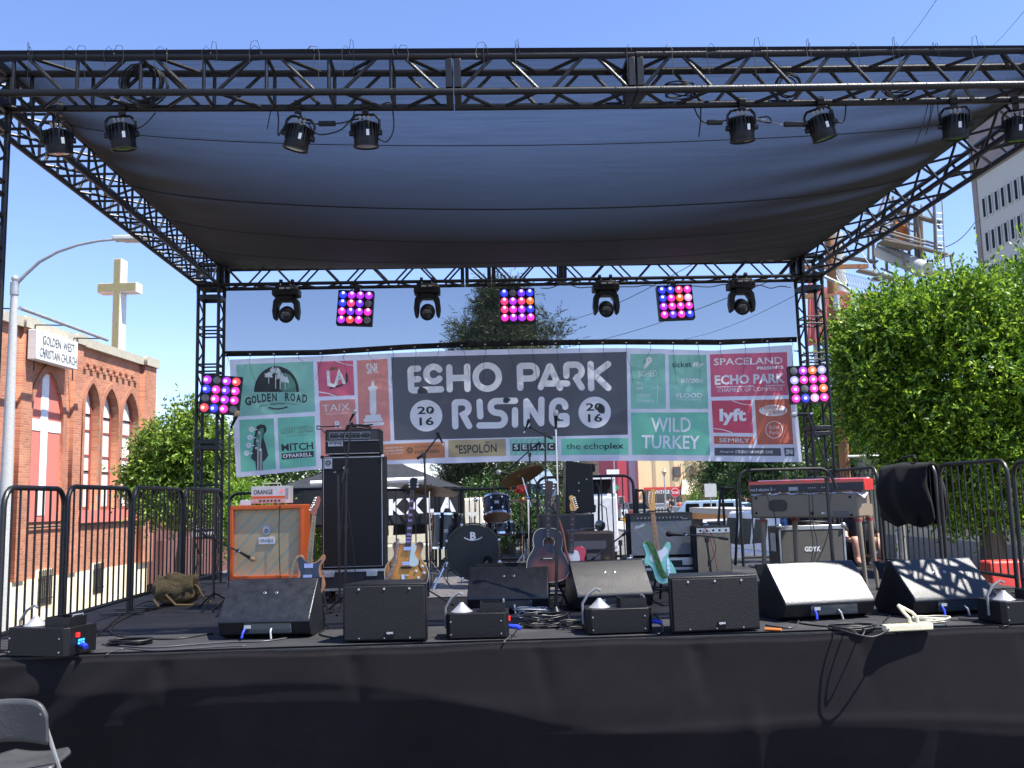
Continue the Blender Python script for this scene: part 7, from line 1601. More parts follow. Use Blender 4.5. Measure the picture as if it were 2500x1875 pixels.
# lamp post at the left edge
YP2 = 18.5; k_ = YP2 / 2250; b_ = at(14, 1215, YP2); t = thing('street_lamp', 'tall concrete lamp post with long curved arm at the left edge', 'street lamp', (b_.x, YP2, gh(b_.x, YP2)))
z0_ = t.location.z; L_ = lambda x, y, d=0: at(x, y, YP2 + d) - t.location
g = MB(); tp = L_(36, 690); g.tube([(0, 0, 0), (0, 0, 1.5), (0, 0, tp.z)], [.15, .13, .065], 16); g.build('post', mat('pale_concrete', (.42, .42, .40), .7, var=.12, scale=20, bump=.2), t)
g = MB(); g.cyl((0, 0, tp.z - .25), (0, 0, tp.z), .085, n=14); g.ball((0, 0, tp.z + .08), .07, 14, 8); g.cyl((0, 0, tp.z), (0, 0, tp.z + .04), .05); g.build('post_cap', STEEL, t)
ps = [(38, 695), (60, 672), (95, 640), (140, 615), (190, 598), (240, 588), (285, 584)]; g = MB(); o_ = L_(36, 690); g.tube([V(L_(x, y).x - o_.x, 0, L_(x, y).z) for x, y in ps], [.04, .036, .034, .032, .03, .028, .026], 8); g.build('arm', STEEL, t)
a = V(L_(282, 584).x - o_.x, 0, L_(282, 584).z); g = MB(); g.box(a + V(.32, 0, .01), (.70, .24, .09)); g.box(a + V(.30, 0, .08), (.08, .06, .06)); hd = g.build('lamp_head', mat('lamp_housing', (.55, .54, .50), .5), t, bevel=.02)
g = MB(); g.box(a + V(.36, 0, -.045), (.4, .18, .02)); g.build('lens', mat('lamp_glass', (.45, .42, .36), .3), hd)
g = MB(); g.box((.0, -.16, 1.9), (.24, .02, .28)); g.build('small_sign', WHT, t)

# ------------------------------------------------------------ lettered tent
YT = 19.0; TEN = mat('tent_fabric', (.012, .014, .018), .7, var=.35, scale=3, bump=.5, bscale=9, spec=.5)
t = thing('canopy_tent', 'black pop-up tent with white letters behind the drum kit', 'tent', (at(905, 1215, YT).x, YT, gh(-2, YT))); T_ = lambda x, y, d=0: at(x, y, YT + d) - t.location
cs = [T_(672, 1193), T_(1138, 1189), T_(1060, 1190, 3.6), T_(740, 1193, 3.6)]; ap = (cs[0] + cs[1] + cs[2] + cs[3]) / 4; ap.z = T_(905, 1088, 1.8).z
g = MB()
for k in range(4):
    a, b = cs[k], cs[(k + 1) % 4]
    def f(u, v, a=a, b=b): p = lerp(lerp(a, b, u), ap, v); return p - V(0, 0, .10 * math.sin(PI * v) * 1 - .0) + V(0, 0, .02 * math.sin(u * 23 + v * 9))
    g.grid(12, 8, f)
g.build('roof', TEN, t, ang=3)
g = MB(); g.grid(30, 6, lambda u, v: lerp(T_(676, 1195), T_(1134, 1191), u) - V(0, -.03 * math.sin(u * 20), 0) + V(0, 0, -.72 * v)); vl = g.build('valance', TEN, t, ang=3)
def tt(ch_, x0, x1, yb_, yt_):
    g = MB(); d = V(0, -.06, 0); put_text(g, ch_, lambda u, v: lerp(lerp(T_(x0, yb_), T_(x1, yb_ - (x1 - x0) * .05), u), lerp(T_(x0, yt_), T_(x1, yt_ - (x1 - x0) * .05), u), v) + d, .05); g.build('lettering', mat('banner_print_white', (.55, .58, .75)), vl, smooth=False)
tt('K', 950, 988, 1258, 1219); tt('X', 990, 1034, 1255, 1217); tt('L', 1038, 1062, 1252, 1216); tt('A', 1072, 1113, 1251, 1214)
g = MB(); g.b2(T_(685, 1200).x, T_(1128, 1200).x, .1, .12, T_(900, 1285).z, T_(900, 1255).z); g.build('rear_panel', TEN, t)
for k in range(4): g = MB(); c = cs[k]; g.b2(c.x * .96 - .02, c.x * .96 + .02, c.y - .02, c.y + .02, 0, c.z); g.build('leg', BLKM, t)
g = MB(); g.cyl(T_(758, 1180, -.3), T_(1038, 1170, -.3), .05, n=8); g.build('white_rail', WHT, t)

# ------------------------------------------------------------ vehicles
CGL = mat('car_glass', (.006, .007, .008), .25, spec=.06)
def car(label, px, Y, col, rz, kind='suv', name='parked_car', L=4.6, W=1.85, H=1.7, grp='parked cars behind the stage'):
    x = at(px, 1215, Y).x; t = thing(name, label, 'car' if kind != 'van' else 'van', (x, Y, GZ), rz, group=grp); pm = mat('car_paint_' + col[0], col[1], .4, coat=.25)
    h = L / 2
    low = [(-h, .35), (-h + .05, .28), (h - .05, .28), (h, .4), (h - .02, .75), (h - .25, .92), (-h + .1, .98), (-h, .8)]
    if kind == 'sedan': cab = [(h - 1.4, .93), (h - 2.0, H - .25), (-h + 1.3, H - .22), (-h + .5, .95)]
    elif kind == 'van': cab = [(h - .5, .93), (h - .9, H - .1), (-h + .12, H), (-h + .02, .95)]
    else: cab = [(h - 1.15, .93), (h - 1.8, H - .08), (-h + .35, H - .04), (-h + .08, .97)]
    g = MB(); g.prism(low, lambda u, v, d: (d, u, v), -W / 2, W / 2); b = g.build('body', pm, t, bevel=.07)
    g = MB(); iw = W / 2
    A_ = [g._a((-iw + (.16 if v > 1.1 else .03), u, v)) for u, v in cab]; B_ = [g._a((iw - (.16 if v > 1.1 else .03), u, v)) for u, v in cab]
    g.face(A_); g.face(B_[::-1])
    for k in range(4): g.face((A_[k], B_[k], B_[(k + 1) % 4], A_[(k + 1) % 4]))
    g.build('cabin', pm, t, bevel=.05)
    def quad(u0, v0, u1, v1): return V(u0, v0, 0), V(u1, v1, 0)
    c0, c1 = Vector(cab[3]), Vector(cab[2]); dn = .012     # rear glass
    g = MB(); a_, b_ = c0.lerp(c1, .12), c0.lerp(c1, .85); wa, wb = iw - .16, iw - .28; g.poly([(-wa, a_.x - dn * 2, a_.y), (wa, a_.x - dn * 2, a_.y), (wb, b_.x - dn * 2, b_.y), (-wb, b_.x - dn * 2, b_.y)]); g.build('rear_window', CGL, t)
    c0, c1 = Vector(cab[0]), Vector(cab[1]); g = MB(); a_, b_ = c0.lerp(c1, .08), c0.lerp(c1, .9); g.poly([(wa, a_.x + dn * 2, a_.y), (-wa, a_.x + dn * 2, a_.y), (-wb, b_.x + dn * 2, b_.y), (wb, b_.x + dn * 2, b_.y)]); g.build('windscreen', CGL, t)
    z0_, z1_ = 1.03, H - .2; ymin, ymax = cab[3][0] + .45, cab[0][0] - .55
    for s_ in (-1, 1):
        n = 3 if kind != 'sedan' else 2
        for k in range(n):
            ya, yb_ = lerp(ymin, ymax, k / n) + .04, lerp(ymin, ymax, (k + 1) / n) - .04; xa, xb = iw - .045, iw - .13; g = MB(); g.poly([(s_ * (xa + .0), ya, z0_), (s_ * xa, yb_, z0_), (s_ * (xb + .01), yb_ - .06, z1_), (s_ * (xb + .01), ya + .06, z1_)]); g.build('side_window', CGL, t)
    for y_ in (-h + .9, h - .9):
        for s_ in (-1, 1):
            g = MB(); g.lathe([(0, -.1), (.25, -.1), (.33, -.08), (.33, .08), (.25, .1), (0, .1)], (s_ * (iw - .08), y_, .33), (1, 0, 0), 20); w2 = g.build('wheel', RUB, t)
            g = MB(); g.lathe([(0, .105), (.18, .105), (.2, .09)] if s_ > 0 else [(0, -.105), (.18, -.105), (.2, -.09)], (s_ * (iw - .08), y_, .33), (1, 0, 0), 14); g.build('rim', ALU, w2)
    for s_ in (-1, 1):
        g = MB(); g.box((s_ * (iw - .12), -h - .005, .82), (.16, .05, .22)); g.build('tail_light', mat('tail_red', (.35, .01, .01), .25), t)
        g = MB(); g.box((s_ * (iw - .2), h - .01, .68), (.28, .06, .12)); g.build('headlight', CHR, t)
    g = MB(); g.box((0, -h - .01, .42), (W - .1, .1, .16)); g.build('bumper', BLKP if kind != 'suv' else pm, t, bevel=.02)
    g = MB(); g.box((0, -h - .02, .66), (.32, .02, .16)); g.build('number_plate', WHT, t)
    return t
WC = ('white', (.72, .73, .74)); GC_ = ('silver', (.36, .35, .34)); BC_ = ('blue', (.25, .35, .45)); RC_ = ('maroon', (.25, .03, .04)); YC = ('cream', (.70, .66, .52))
car('white car close behind the stage, seen from behind beside the electric piano', 1892, 17.8, WC, .05, 'suv', H=1.72)
car('silver car behind the beige amplifier with its dark rear window', 1724, 27, GC_, .25, 'sedan', H=1.5)
car('white and blue station wagon in the street behind the silver amplifier', 1700, 44, BC_, 1.35, 'suv', H=1.75)
car('white wagon behind the station wagon, near the stop sign', 1664, 52, WC, 1.5, 'sedan', H=1.5)
car('maroon car parked beyond the palm tree', 1795, 60, RC_, .4, 'suv'); car('pale car parked under the dark trees at the right', 1772, 52, BC_, .9, 'sedan')
car('cream van parked behind the tent, left of the drum kit', 985, 24, YC, 1.5, 'van', L=4.4, H=2.05); car('white car parked behind the tent near the bass cabinet', 790, 32, WC, 1.3, 'sedan')
car('dark car parked far up the street behind the road signs', 1545, 70, ('black', (.03, .03, .035)), .1, 'sedan')
# box truck
Y_ = 26; t = thing('box_truck', 'white service truck with open dark hatch behind the black upright speaker', 'truck', (at(1462, 1215, Y_).x, Y_, GZ)); T_ = lambda x, y: at(x, y, Y_) - t.location
xa, xb = T_(1420, 1250).x, T_(1508, 1250).x; z1_ = T_(1470, 1206).z; g = MB(); g.b2(xa, xb, 0, 4.2, .45, z1_); g.build('body', WHT, t, bevel=.03)
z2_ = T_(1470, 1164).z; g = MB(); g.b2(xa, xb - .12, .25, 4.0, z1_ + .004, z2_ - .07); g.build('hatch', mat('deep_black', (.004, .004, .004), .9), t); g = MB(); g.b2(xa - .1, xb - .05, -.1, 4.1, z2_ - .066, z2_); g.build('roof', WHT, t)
g = MB(); g.b2(xb - .115, xb - .04, -.02, .1, z1_ + .004, z2_ - .067); g.build('corner_post', WHT, t)
for k in range(2): g = MB(); g.b2(lerp(xa, xb, .52 * k) + .06, lerp(xa, xb, .48 + .52 * k) - .03, -.02, -.001, .6, z1_ - .12); g.build('door_panel', mat('panel_white', (.66, .67, .68), .4), t)
for s_ in (xa + .15, xb - .15):
    for y_ in (.6, 3.5): g = MB(); g.lathe([(0, -.12), (.42, -.12), (.42, .12), (0, .12)], (s_, y_, .42), (1, 0, 0), 18); g.build('wheel', RUB, t)

# ------------------------------------------------------------ buildings down the street
YB2 = 100.0; k_ = YB2 / 2250
def bbox(g, Y, x0, y0, x1, y1, d0, d1):
    a, b = at(x0, y0, Y), at(x1, y1, Y); g.b2(a.x, b.x, Y + d0, Y + d1, b.z, a.z)
YEL = mat('yellow_stucco', (.80, .68, .38), .85, var=.06, scale=.4, bump=.1)
t = thing('yellow_building', 'pale yellow two storey shop building far behind the right side of the stage', 'building', (0, 0, 0))
g = MB(); a, b = at(1551, 985, YB2), at(1900, 985, YB2); g.b2(a.x, b.x, YB2, YB2 + 16, GZ, a.z); g.build('wall', YEL, t)
g = MB(); g.b2(a.x - .9, a.x - .01, YB2 + .5, YB2 + 16, GZ, a.z - .5); g.build('side_wall', mat('grey_blue_wall', (.40, .44, .50), .8), t)
for x0, y0, x1, y1 in ((1644, 1141, 1661, 1163), (1680, 1137, 1693, 1167), (1643, 1060, 1661, 1085), (1680, 1058, 1693, 1085), (1600, 1060, 1615, 1085)):
    g = MB(); bbox(g, YB2, x0 - 1.5, y0 - 1.5, x1 + 1.5, y1 + 1.5, -.10, -.001); f = g.build('window', mat('red_frame', (.35, .06, .05), .6) if x0 < 1670 else WHT, t); g = MB(); bbox(g, YB2, x0, y0, x1, y1, -.13, -.101); g.build('pane', GLASS, f)
g = MB(); bbox(g, YB2, 1573, 1195, 1665, 1236, -.12, -.001); sf = g.build('shop_window', GLASS, t)
for x in (1577, 1582, 1600, 1625, 1655): g = MB(); bbox(g, YB2, x, 1196, x + 1.6, 1235, -.2, -.121); g.build('frame', WHT, sf)
g = MB(); bbox(g, YB2, 1571, 1190.5, 1668, 1194.5, -.22, -.121); g.build('awning_edge', mat('shop_red', (.6, .06, .04), .6), t)
g = MB(); p0_, p1_ = at(1597, 1206, YB2 - .25), at(1684, 1204, YB2 - .25); hh_ = 9 * k_; put_text(g, 'VINTAGE CLOTHING', lambda u, v: lerp(p0_, p1_, u) + V(0, 0, hh_ * v), .03); g.build('lettering', WHT, t, smooth=False)
g = MB(); bbox(g, YB2, 1748, 1191, 1800, 1238, -.12, -.001); g.build('shop_window', GLASS, t); g = MB(); bbox(g, YB2, 1746, 1187, 1850, 1191, -.6, -.121); g.build('awning_edge', mat('shop_red', (.6, .06, .04)), t)
for x in (1594, 1638, 1675, 1712): g = MB(); bbox(g, YB2, x, 990, x + .5, 1190, -.03, -.001); g.build('joint_line', mat('joint_tan', (.5, .42, .25), .8), t)  # thin darker tan strips down the wall at its joints
g = MB(); p = at(1668, 1172, YB2); g.prism([(p.x - 2.2, p.z), (p.x + 2.0, p.z), (p.x + 1.2, p.z - 1.6), (p.x - 1.2, p.z - 1.6)], lambda u, v, d: (u + (p.z - v) * .3, d, v), YB2 - 2.2, YB2 - 1.9) if False else None
g = MB(); g.poly([at(1666, 1171, YB2 - .05), at(1712, 1171, YB2 - .05), at(1706, 1207, YB2 - 2.2), at(1664, 1207, YB2 - 2.2)]); g.build('canvas_awning', mat('cream_canvas', (.62, .56, .42), .8), t)
t = thing('street_balustrade', 'low pale wall with slots in front of the yellow building', 'wall', (0, 0, 0)); g = MB(); a, b = at(1546, 1233, 88), at(1760, 1233, 88); g.b2(a.x, b.x, 88, 88.3, GZ, a.z); g.build('wall_body', mat('pale_concrete', (.42, .42, .40)), t)
g = MB(); g.b2(a.x, b.x, 87.95, 88.35, a.z + .001, a.z + .12); g.build('coping', mat('pale_concrete', (.42, .42, .40)), t)
for k in range(26): g = MB(); xx = lerp(a.x, b.x, (k + .5) / 26); g.b2(xx - .07, xx + .07, 87.97, 87.999, a.z - .9, a.z - .35); g.build('slot', mat('slot_dark', (.12, .11, .1)), t)
def block(label, Y, x0, x1, ytop, col, nm, wins=(), D=14, name='building', floors=0):
    t = thing(name, label, 'building', (0, 0, 0), group='small buildings down the street'); a, b = at(x0, ytop, Y), at(x1, ytop, Y); g = MB(); g.b2(a.x, b.x, Y, Y + D, gh(a.x, Y) - .5, a.z); g.build('wall', mat(nm, col, .85, var=.08), t)
    g = MB(); g.b2(a.x - .1, b.x + .1, Y - .1, Y + D + .1, a.z + .001, a.z + .25); g.build('roof', mat('roof_edge', (.35, .33, .30), .8), t)
    for (wx0, wy0, wx1, wy1) in wins: g = MB(); bbox(g, Y, wx0, wy0, wx1, wy1, -.06, -.001); f = g.build('window', WHT, t); g = MB(); bbox(g, Y, wx0 + .8, wy0 + .8, wx1 - .8, wy1 - .8, -.09, -.061); g.build('pane', GLASS, f)
    return t
block('narrow red shop front between the truck and the yellow building', 92, 1506, 1528, 1105, (.45, .06, .08), 'crimson_wall', [(1510, 1212, 1524, 1232)])
block('orange brown building above the white truck', 110, 1462, 1506, 1118, (.42, .22, .12), 'terracotta_wall', [(1476, 1148, 1484, 1158), (1490, 1148, 1498, 1158)])
block('beige building behind the orange brown one', 130, 1440, 1470, 1110, (.6, .52, .40), 'beige_wall', [(1450, 1150, 1456, 1160)])
block('grey blue building in the gap beside the yellow one', 112, 1526, 1552, 1090, (.36, .42, .50), 'grey_blue_wall', [(1532, 1138, 1538, 1165), (1543, 1138, 1549, 1165)])
block('cream building with dark arch behind the tent', 48, 880, 1040, 1262, (.80, .70, .48), 'cream_wall', [(952, 1292, 962, 1318), (1005, 1290, 1020, 1320)])
block('pale wooden building left of the tent', 60, 560, 760, 1240, (.45, .35, .25), 'tan_wall', [(700, 1255, 712, 1272)])
block('grey roofed house with white gable behind the drum kit', 42, 1295, 1345, 1195, (.42, .48, .56), 'blue_grey_wall')
block('low house with tan wall behind the electric piano', 33, 1850, 1960, 1262, (.52, .24, .08), 'rust_wall')
t = thing('marquee_tent', 'pale blue grey pointed tent behind the drum cymbals', 'tent', (0, 0, 0)); g = MB(); Ym = 30; ap = at(1337, 1142, Ym + 1.5); q4 = [at(1285, 1182, Ym), at(1362, 1180, Ym), at(1358, 1180, Ym + 3), at(1292, 1182, Ym + 3)]
for k in range(4): g.poly([q4[k], q4[(k + 1) % 4], ap])
g.build('roof', mat('tent_pale', (.16, .22, .28), .7), t); g = MB(); g.b2(q4[0].x + .05, q4[1].x - .05, Ym + .1, Ym + 2.9, GZ, q4[0].z - .004); g.build('wall', mat('tent_pale', (.38, .45, .52)), t)
# right-hand low wall building, container, poles
t = thing('side_building', 'long low cream building running along the right side behind the street tree', 'building', (0, 0, 0)); g = MB(); g.b2(11.4, 17, 13, 27.5, GZ, 2.35); g.build('wall', mat('cream_grey_wall', (.52, .50, .38), .85, var=.12, scale=.8, dirt=.4), t)
g = MB(); g.b2(11.36, 11.399, 13, 27.5, GZ, GZ + .75); g.build('wall_base', mat('grey_base', (.22, .22, .21), .9), t); g = MB(); g.b2(11.3, 17.1, 12.9, 27.6, 2.351, 2.55); g.build('roof', COP, t)
t = thing('red_barrier', 'red plastic road barrier behind the right wedge', 'barrier', (at(2490, 1215, 10.6).x, 10.6, GZ)); g = MB(); g.prism([(-.3, 0), (.3, 0), (.2, .35), (.12, 1.15), (-.12, 1.15), (-.2, .35)], lambda u, v, d: (d, u, v), -.5, .9); g.build('shell', mat('red_barrier_plastic', (.62, .05, .03), .45), t, bevel=.03)
g = MB(); g.b2(-.3, .6, -.14, -.135, .75, .95); g.build('reflective_band', WHT, t)
def upole(label, px, Y, ytop, r, m, name='utility_pole', arms=()):
    b = at(px, 1215, Y); t = thing(name, label, 'utility pole', (b.x, Y, gh(b.x, Y))); zt = at(px, ytop, Y).z - t.location.z; g = MB(); g.tube([(0, 0, 0), (0, 0, zt)], [r * 1.1, r], 14); g.build('pole', m, t); return t, zt
WOOD = mat('pole_wood', (.24, .11, .045), .8, var=.4, scale=6, bump=.5, bscale=25, stretch=(1, 1, .12))
t, zt = upole('thick brown wooden utility pole behind the right back tower', 2068, 24, 575, .125, WOOD)
for k, z_ in enumerate((.3, 1.1)): g = MB(); g.box((0, -.14, zt - z_ - .6), (1.9, .09, .11)); g.build('crossarm', WOOD, t)
for k in range(3):
    g = MB(); g.cyl((-.5 + .5 * k, -.2, zt - 2.1), (-.5 + .5 * k, -.2, zt - 1.7), .09, n=10); g.build('transformer', STEEL, t)
g = MB(); g.tube([(0, -.1, 5.0), (-.35, -.1, 5.15), (-.7, -.1, 5.35), (-1.1, -.1, 5.5)], .03, 8) if False else None
b_ = at(2192, 1215, 19); t = thing('street_lamp', 'grey lamp post inside the right tree with an arm reaching left', 'street lamp', (b_.x, 19, GZ)); g = MB(); g.tube([(0, 0, 0), (0, 0, 5.5)], [.1, .07], 12); g.build('post', STEEL, t); g = MB(); L_ = lambda x, y: V((at(x, y, 19) - t.location).x, 0, (at(x, y, 19) - t.location).z); g.tube([(0, 0, 4.2), L_(2110, 735), L_(2060, 697), L_(2012, 675)], .035, 8); g.build('arm', STEEL, t); g = MB(); g.cyl((0, 0, (at(2140, 1113, 19).z - GZ)), (-1.0, 0, (at(2140, 1113, 19).z - GZ)), .03, n=8); g.build('side_pipe', STEEL, t)
# billboard structure
YQ = 40.0; Q = lambda x, y, d=0: at(x, y, YQ + d)
PNK = mat('faded_red_panel', (.50, .13, .12), .7, var=.15, scale=3, stretch=(6, 1, 1)); RST = mat('weathered_plank', (.20, .175, .145), .85, var=.3, scale=5, stretch=(1, 8, 1)); BWH = mat('billboard_white', (.42, .43, .40), .5, var=.1)
t = thing('rooftop_sign_back', 'faded red corrugated sign back with braces behind the right back tower', 'billboard', (0, 0, 0))
g = MB(); P = [(1972, 690), (2148, 733), (2148, 800), (1972, 846)]; g.prism([(x, y) for x, y in P], lambda u, v, d: at(u, v, 30 + d), 0, .3); g.build('panel', PNK, t)
for x in range(1982, 2146, 13): g = MB(); g.cyl(at(x, 695 + (x - 1972) * .24, 29.95), at(x, 840 - (x - 1972) * .25, 29.95), .02, n=6); g.build('rib', mat('dark_red_rib', (.28, .06, .06), .7), t)
for a, b in (((1985, 700), (2030, 838)), ((2030, 706), (1990, 838)), ((2040, 712), (2100, 820)), ((2100, 730), (2045, 828))): g = MB(); g.cyl(at(*a, 29.8), at(*b, 29.8), .035, n=6); g.build('brace', PNK, t)
for x in (1990, 2060, 2130): g = MB(); p = at(x, 810, 30.5); g.cyl((p.x, 30.5, GZ), (p.x, 30.5, p.z), .1, n=8); g.build('post', STEEL, t)
g = MB(); pts = []
for k in range(15 * 12): u = k / (15 * 12); p = at(lerp(2050, 2148, u), lerp(688, 712, u), 30.1); a = 2 * PI * k / 12; pts.append(p + V(.12 * math.cos(a), .2 * math.sin(a), .28 * math.sin(a) + .15))
g.tube(pts, .010, 4); g.build('razor_wire', STEEL, t)
t = thing('billboard', 'tall scaffolded billboard with plank walkways, orange panel and ladder at the right', 'billboard', (0, 0, 0))
p = Q(2084, 660); g = MB(); g.cyl((p.x, YQ + 2, GZ), (p.x, YQ + 2, Q(2080, 540).z), .44, n=24); g.build('column', BWH, t)
g = MB(); g.cyl(Q(2150, 612, 1), Q(2262, 660, -1.5), .36, n=20); g.build('horizontal_pipe', BWH, t)
for (x0, y0, x1, y1, n, dy) in ((2110, 568, 2310, 622, 4, 1.6), (2095, 660, 2225, 690, 4, 2.2), (2225, 672, 2330, 668, 3, 1.8), (2190, 515, 2295, 545, 3, 1.4), (2060, 628, 2140, 640, 3, 1.4), (2150, 590, 2230, 606, 3, 2.6)):
    for k in range(n): g = MB(); a, b = Q(x0, y0, -k * dy / n), Q(x1, y1, -k * dy / n); d = (b - a); m0 = Matrix.Translation((a + b) / 2) @ Matrix.Rotation(-math.atan2(d.z, d.x), 4, 'Y'); g.M = m0; g.box((0, 0, 0), (d.length, dy / n * .86, .07)); g.build('walkway_plank', RST, t)
for x, y0, y1, d in ((2180, 480, 620, 0), (2215, 470, 625, 0), (2232, 500, 640, 0), (2250, 500, 640, .5), (2160, 540, 660, .5), (2130, 560, 670, 0), (2280, 480, 640, -1)): g = MB(); g.cyl(Q(x, y0, d), Q(x + 5, y1, d), .07, n=8); g.build('post', RST if x != 2250 else BWH, t)
g = MB(); g.prism([(2186, 540), (2216, 550), (2218, 600), (2188, 588)], lambda u, v, d: Q(u, v, d), .3, .5); g.build('orange_panel', mat('orange_sheet', (.75, .22, .03), .6), t)
for x0, x1 in ((2172, 2184), (2236, 2248), (2196, 2204)): g = MB(); g.prism([(x0, 520), (x1, 524), (x1 + 3, 636), (x0 + 3, 628)], lambda u, v, d: Q(u, v, d), .6, .8); g.build('slatted_panel', mat('slat_dark', (.09, .08, .08), .8), t)
for x0, x1 in ((2205, 2235), (2160, 2195)):
    for k in range(4): g = MB(); g.cyl(Q(x0, 560 + k * 14, .1), Q(x1, 566 + k * 14, .1), .03, n=6); g.build('rail', mat('blue_rail', (.05, .16, .35), .5), t)
for s_ in (0, 17): g = MB(); g.cyl(Q(2283 + s_, 490, -1.2), Q(2291 + s_, 668, -1.2), .035, n=6); g.build('ladder_rail', STEEL, t)
for k in range(11): g = MB(); g.cyl(Q(2284 + k * .6, 520 + k * 14, -1.2), Q(2301 + k * .6, 521 + k * 14, -1.2), .02, n=5); g.build('ladder_rung', STEEL, t)
for a, b in (((2130, 560), (2160, 480)), ((2160, 470), (2220, 560)), ((2100, 575), (2180, 545)), ((2105, 545), (2300, 600)), ((2105, 552), (2300, 608)), ((2140, 600), (2220, 640)), ((2240, 520), (2250, 640)), ((2262, 505), (2296, 560)), ((2120, 640), (2120, 560)), ((2110, 520), (2230, 548)), ((2200, 606), (2212, 665)), ((2320, 622), (2328, 668)), ((2262, 640), (2328, 620)), ((2312, 665), (2328, 648)), ((2230, 690), (2150, 655)), ((2150, 690), (2300, 660))): g = MB(); g.cyl(Q(*a, -1), Q(*b, -1), .05, n=6); g.build('brace', RST, t)
t2 = thing('flood_lamp', 'small flood lamp on an arm under the billboard', 'lamp', Q(2140, 682)); g = MB(); g.box((0, 0, 0), (.4, .3, .14)); g.build('housing', RST, t2); g = MB(); g.tube([(.2, 0, 0), (.9, .3, .1)], .025, 6); g.build('arm', STEEL, t2)
# office tower
OX = 52.5; ey = OX / at(2374, 404, 1).x; t = thing('office_tower', 'pale grey office tower with rows of narrow upright windows at the right edge', 'office building', (0, 0, 0)); CON = mat('pale_facade', (.42, .43, .40), .8, var=.05, scale=.3, dirt=.15); C2 = mat('brown_concrete', (.22, .19, .18), .85, var=.12, scale=.5)
zt_ = at(2374, 300, ey).z; zb_ = at(2377, 443, ey).z; y0_ = ey - 26; k_ = ey / 2250
g = MB(); g.b2(OX, OX + 30, y0_, ey - .5, GZ, zb_); g.build('facade', CON, t); g = MB(); g.b2(OX - .15, OX + 30, y0_, ey + .3, zb_ + .001, zt_); g.build('parapet_band', C2, t); g = MB(); g.b2(OX - .1, OX + 30, ey - .499, ey + .3, GZ, zb_); g.build('side_wall', C2, t)
rows = [at(2390, y, ey).z for y in (519, 601, 682, 763, 844)]
for r_, z_ in enumerate(rows):
    for k in range(20 if r_ < 3 else 8):
        yy_ = ey - 1.6 - k * 1.12; g = MB(); g.b2(OX - .10, OX - .001, yy_ - .36, yy_ + .36, z_ - 1.12, z_ + 1.12); f = g.build('window', CON, t, bevel=.05); g = MB(); g.b2(OX - .13, OX - .1005, yy_ - .2, yy_ + .2, z_ - .95, z_ + .95); g.build('pane', CGL, f)
# overhead wires
for (a, Ya, b, Yb_, lab) in (((2278, -20), 14, (2188, 98), 26, 'overhead wire at the top right leading to the truss'), ((2500, 0), 16, (2400, 108), 30, 'overhead wire in the upper right corner'), ((1996, 692), 35, (1655, 832), 60, 'overhead wire seen through the sheer screen'), ((1945, 660), 60, (1370, 850), 120, 'thin distant wire through the sheer screen'), ((1700, 640), 60, (1350, 790), 110, 'second thin distant wire through the sheer screen'), ((2390, 528), 60, (2250, 610), 42, 'wire between the office tower and the billboard'), ((2100, 610), 24.2, (2215, 695), 19.5, 'pale cable sagging from the utility pole into the tree'), ((2130, 640), 24.2, (2240, 705), 21, 'dark cable from the utility pole into the tree')):
    p, q_ = at(*a, Ya), at(*b, Yb_); p, q_ = (lerp(p, q_, -.5), lerp(p, q_, 2.0)) if b[1] < 120 else (p, q_); L = [lerp(p, q_, k / 12) - V(0, 0, .35 * math.sin(PI * k / 12) * (1 if Ya < 50 else 2)) for k in range(13)]; g = MB(); g.tube(L, .006 if b[1] < 120 else .012 if Ya < 40 else .03, 5); tag(g.build('overhead_wire', RUB if 'pale' not in lab else STEEL), lab, 'wire', 'overhead wires')
# signs and distant street lamp
def sgn(name, label, px, Y, ytop, r=.03): b = at(px, 1215, Y); t = thing(name, label, 'sign', (b.x, Y, GZ)); g = MB(); g.cyl((0, 0, 0), (0, 0, at(px, ytop, Y).z - GZ), r, n=8); g.build('post', STEEL, t); return t
t = sgn('stop_sign', 'red octagonal stop sign in front of the yellow building', 1649, 62, 1182); c = at(1648, 1203, 62) - t.location; r = 11.5 * 62 / 2250
g = MB(); g.prism([(c.x + r * math.cos(R(22.5 + 45 * k)), c.z + r * math.sin(R(22.5 + 45 * k))) for k in range(8)], lambda u, v, d: (u, d, v), -.06, -.03); f = g.build('plate', WHT, t)
g = MB(); g.prism([(c.x + r * .92 * math.cos(R(22.5 + 45 * k)), c.z + r * .92 * math.sin(R(22.5 + 45 * k))) for k in range(8)], lambda u, v, d: (u, d, v), -.08, -.061); g.build('red_field', mat('sign_red', (.6, .03, .04), .5), f)
text_on('lettering', 'STOP', (c.x - r * .68, -.09, c.z - r * .26), (r * 1.36, 0, 0), (0, 0, r * .52), WHT, f, .04)
t = sgn('keep_right_sign', 'white keep right sign above a yellow diamond marker', 1526, 50, 1244); c = at(1524, 1254, 50) - t.location; g = MB(); g.box((c.x, -.05, c.z), (.36, .02, .44)); f = g.build('plate', WHT, t); g = MB(); g.tube([(c.x + .08, -.065, c.z - .16), (c.x + .02, -.065, c.z - .05), (c.x + .1, -.065, c.z + .04), (c.x + .09, -.065, c.z + .15)], .018, 5); g.box((c.x - .09, -.065, c.z + .03), (.09, .01, .16)); g.build('arrow', BLKP, f)
c = at(1526, 1268, 50) - t.location; g = MB(); g.box((c.x, -.05, c.z), (.27, .02, .27), ry=R(45)); g.build('diamond_marker', mat('marker_yellow', (.8, .42, .02), .5), t)
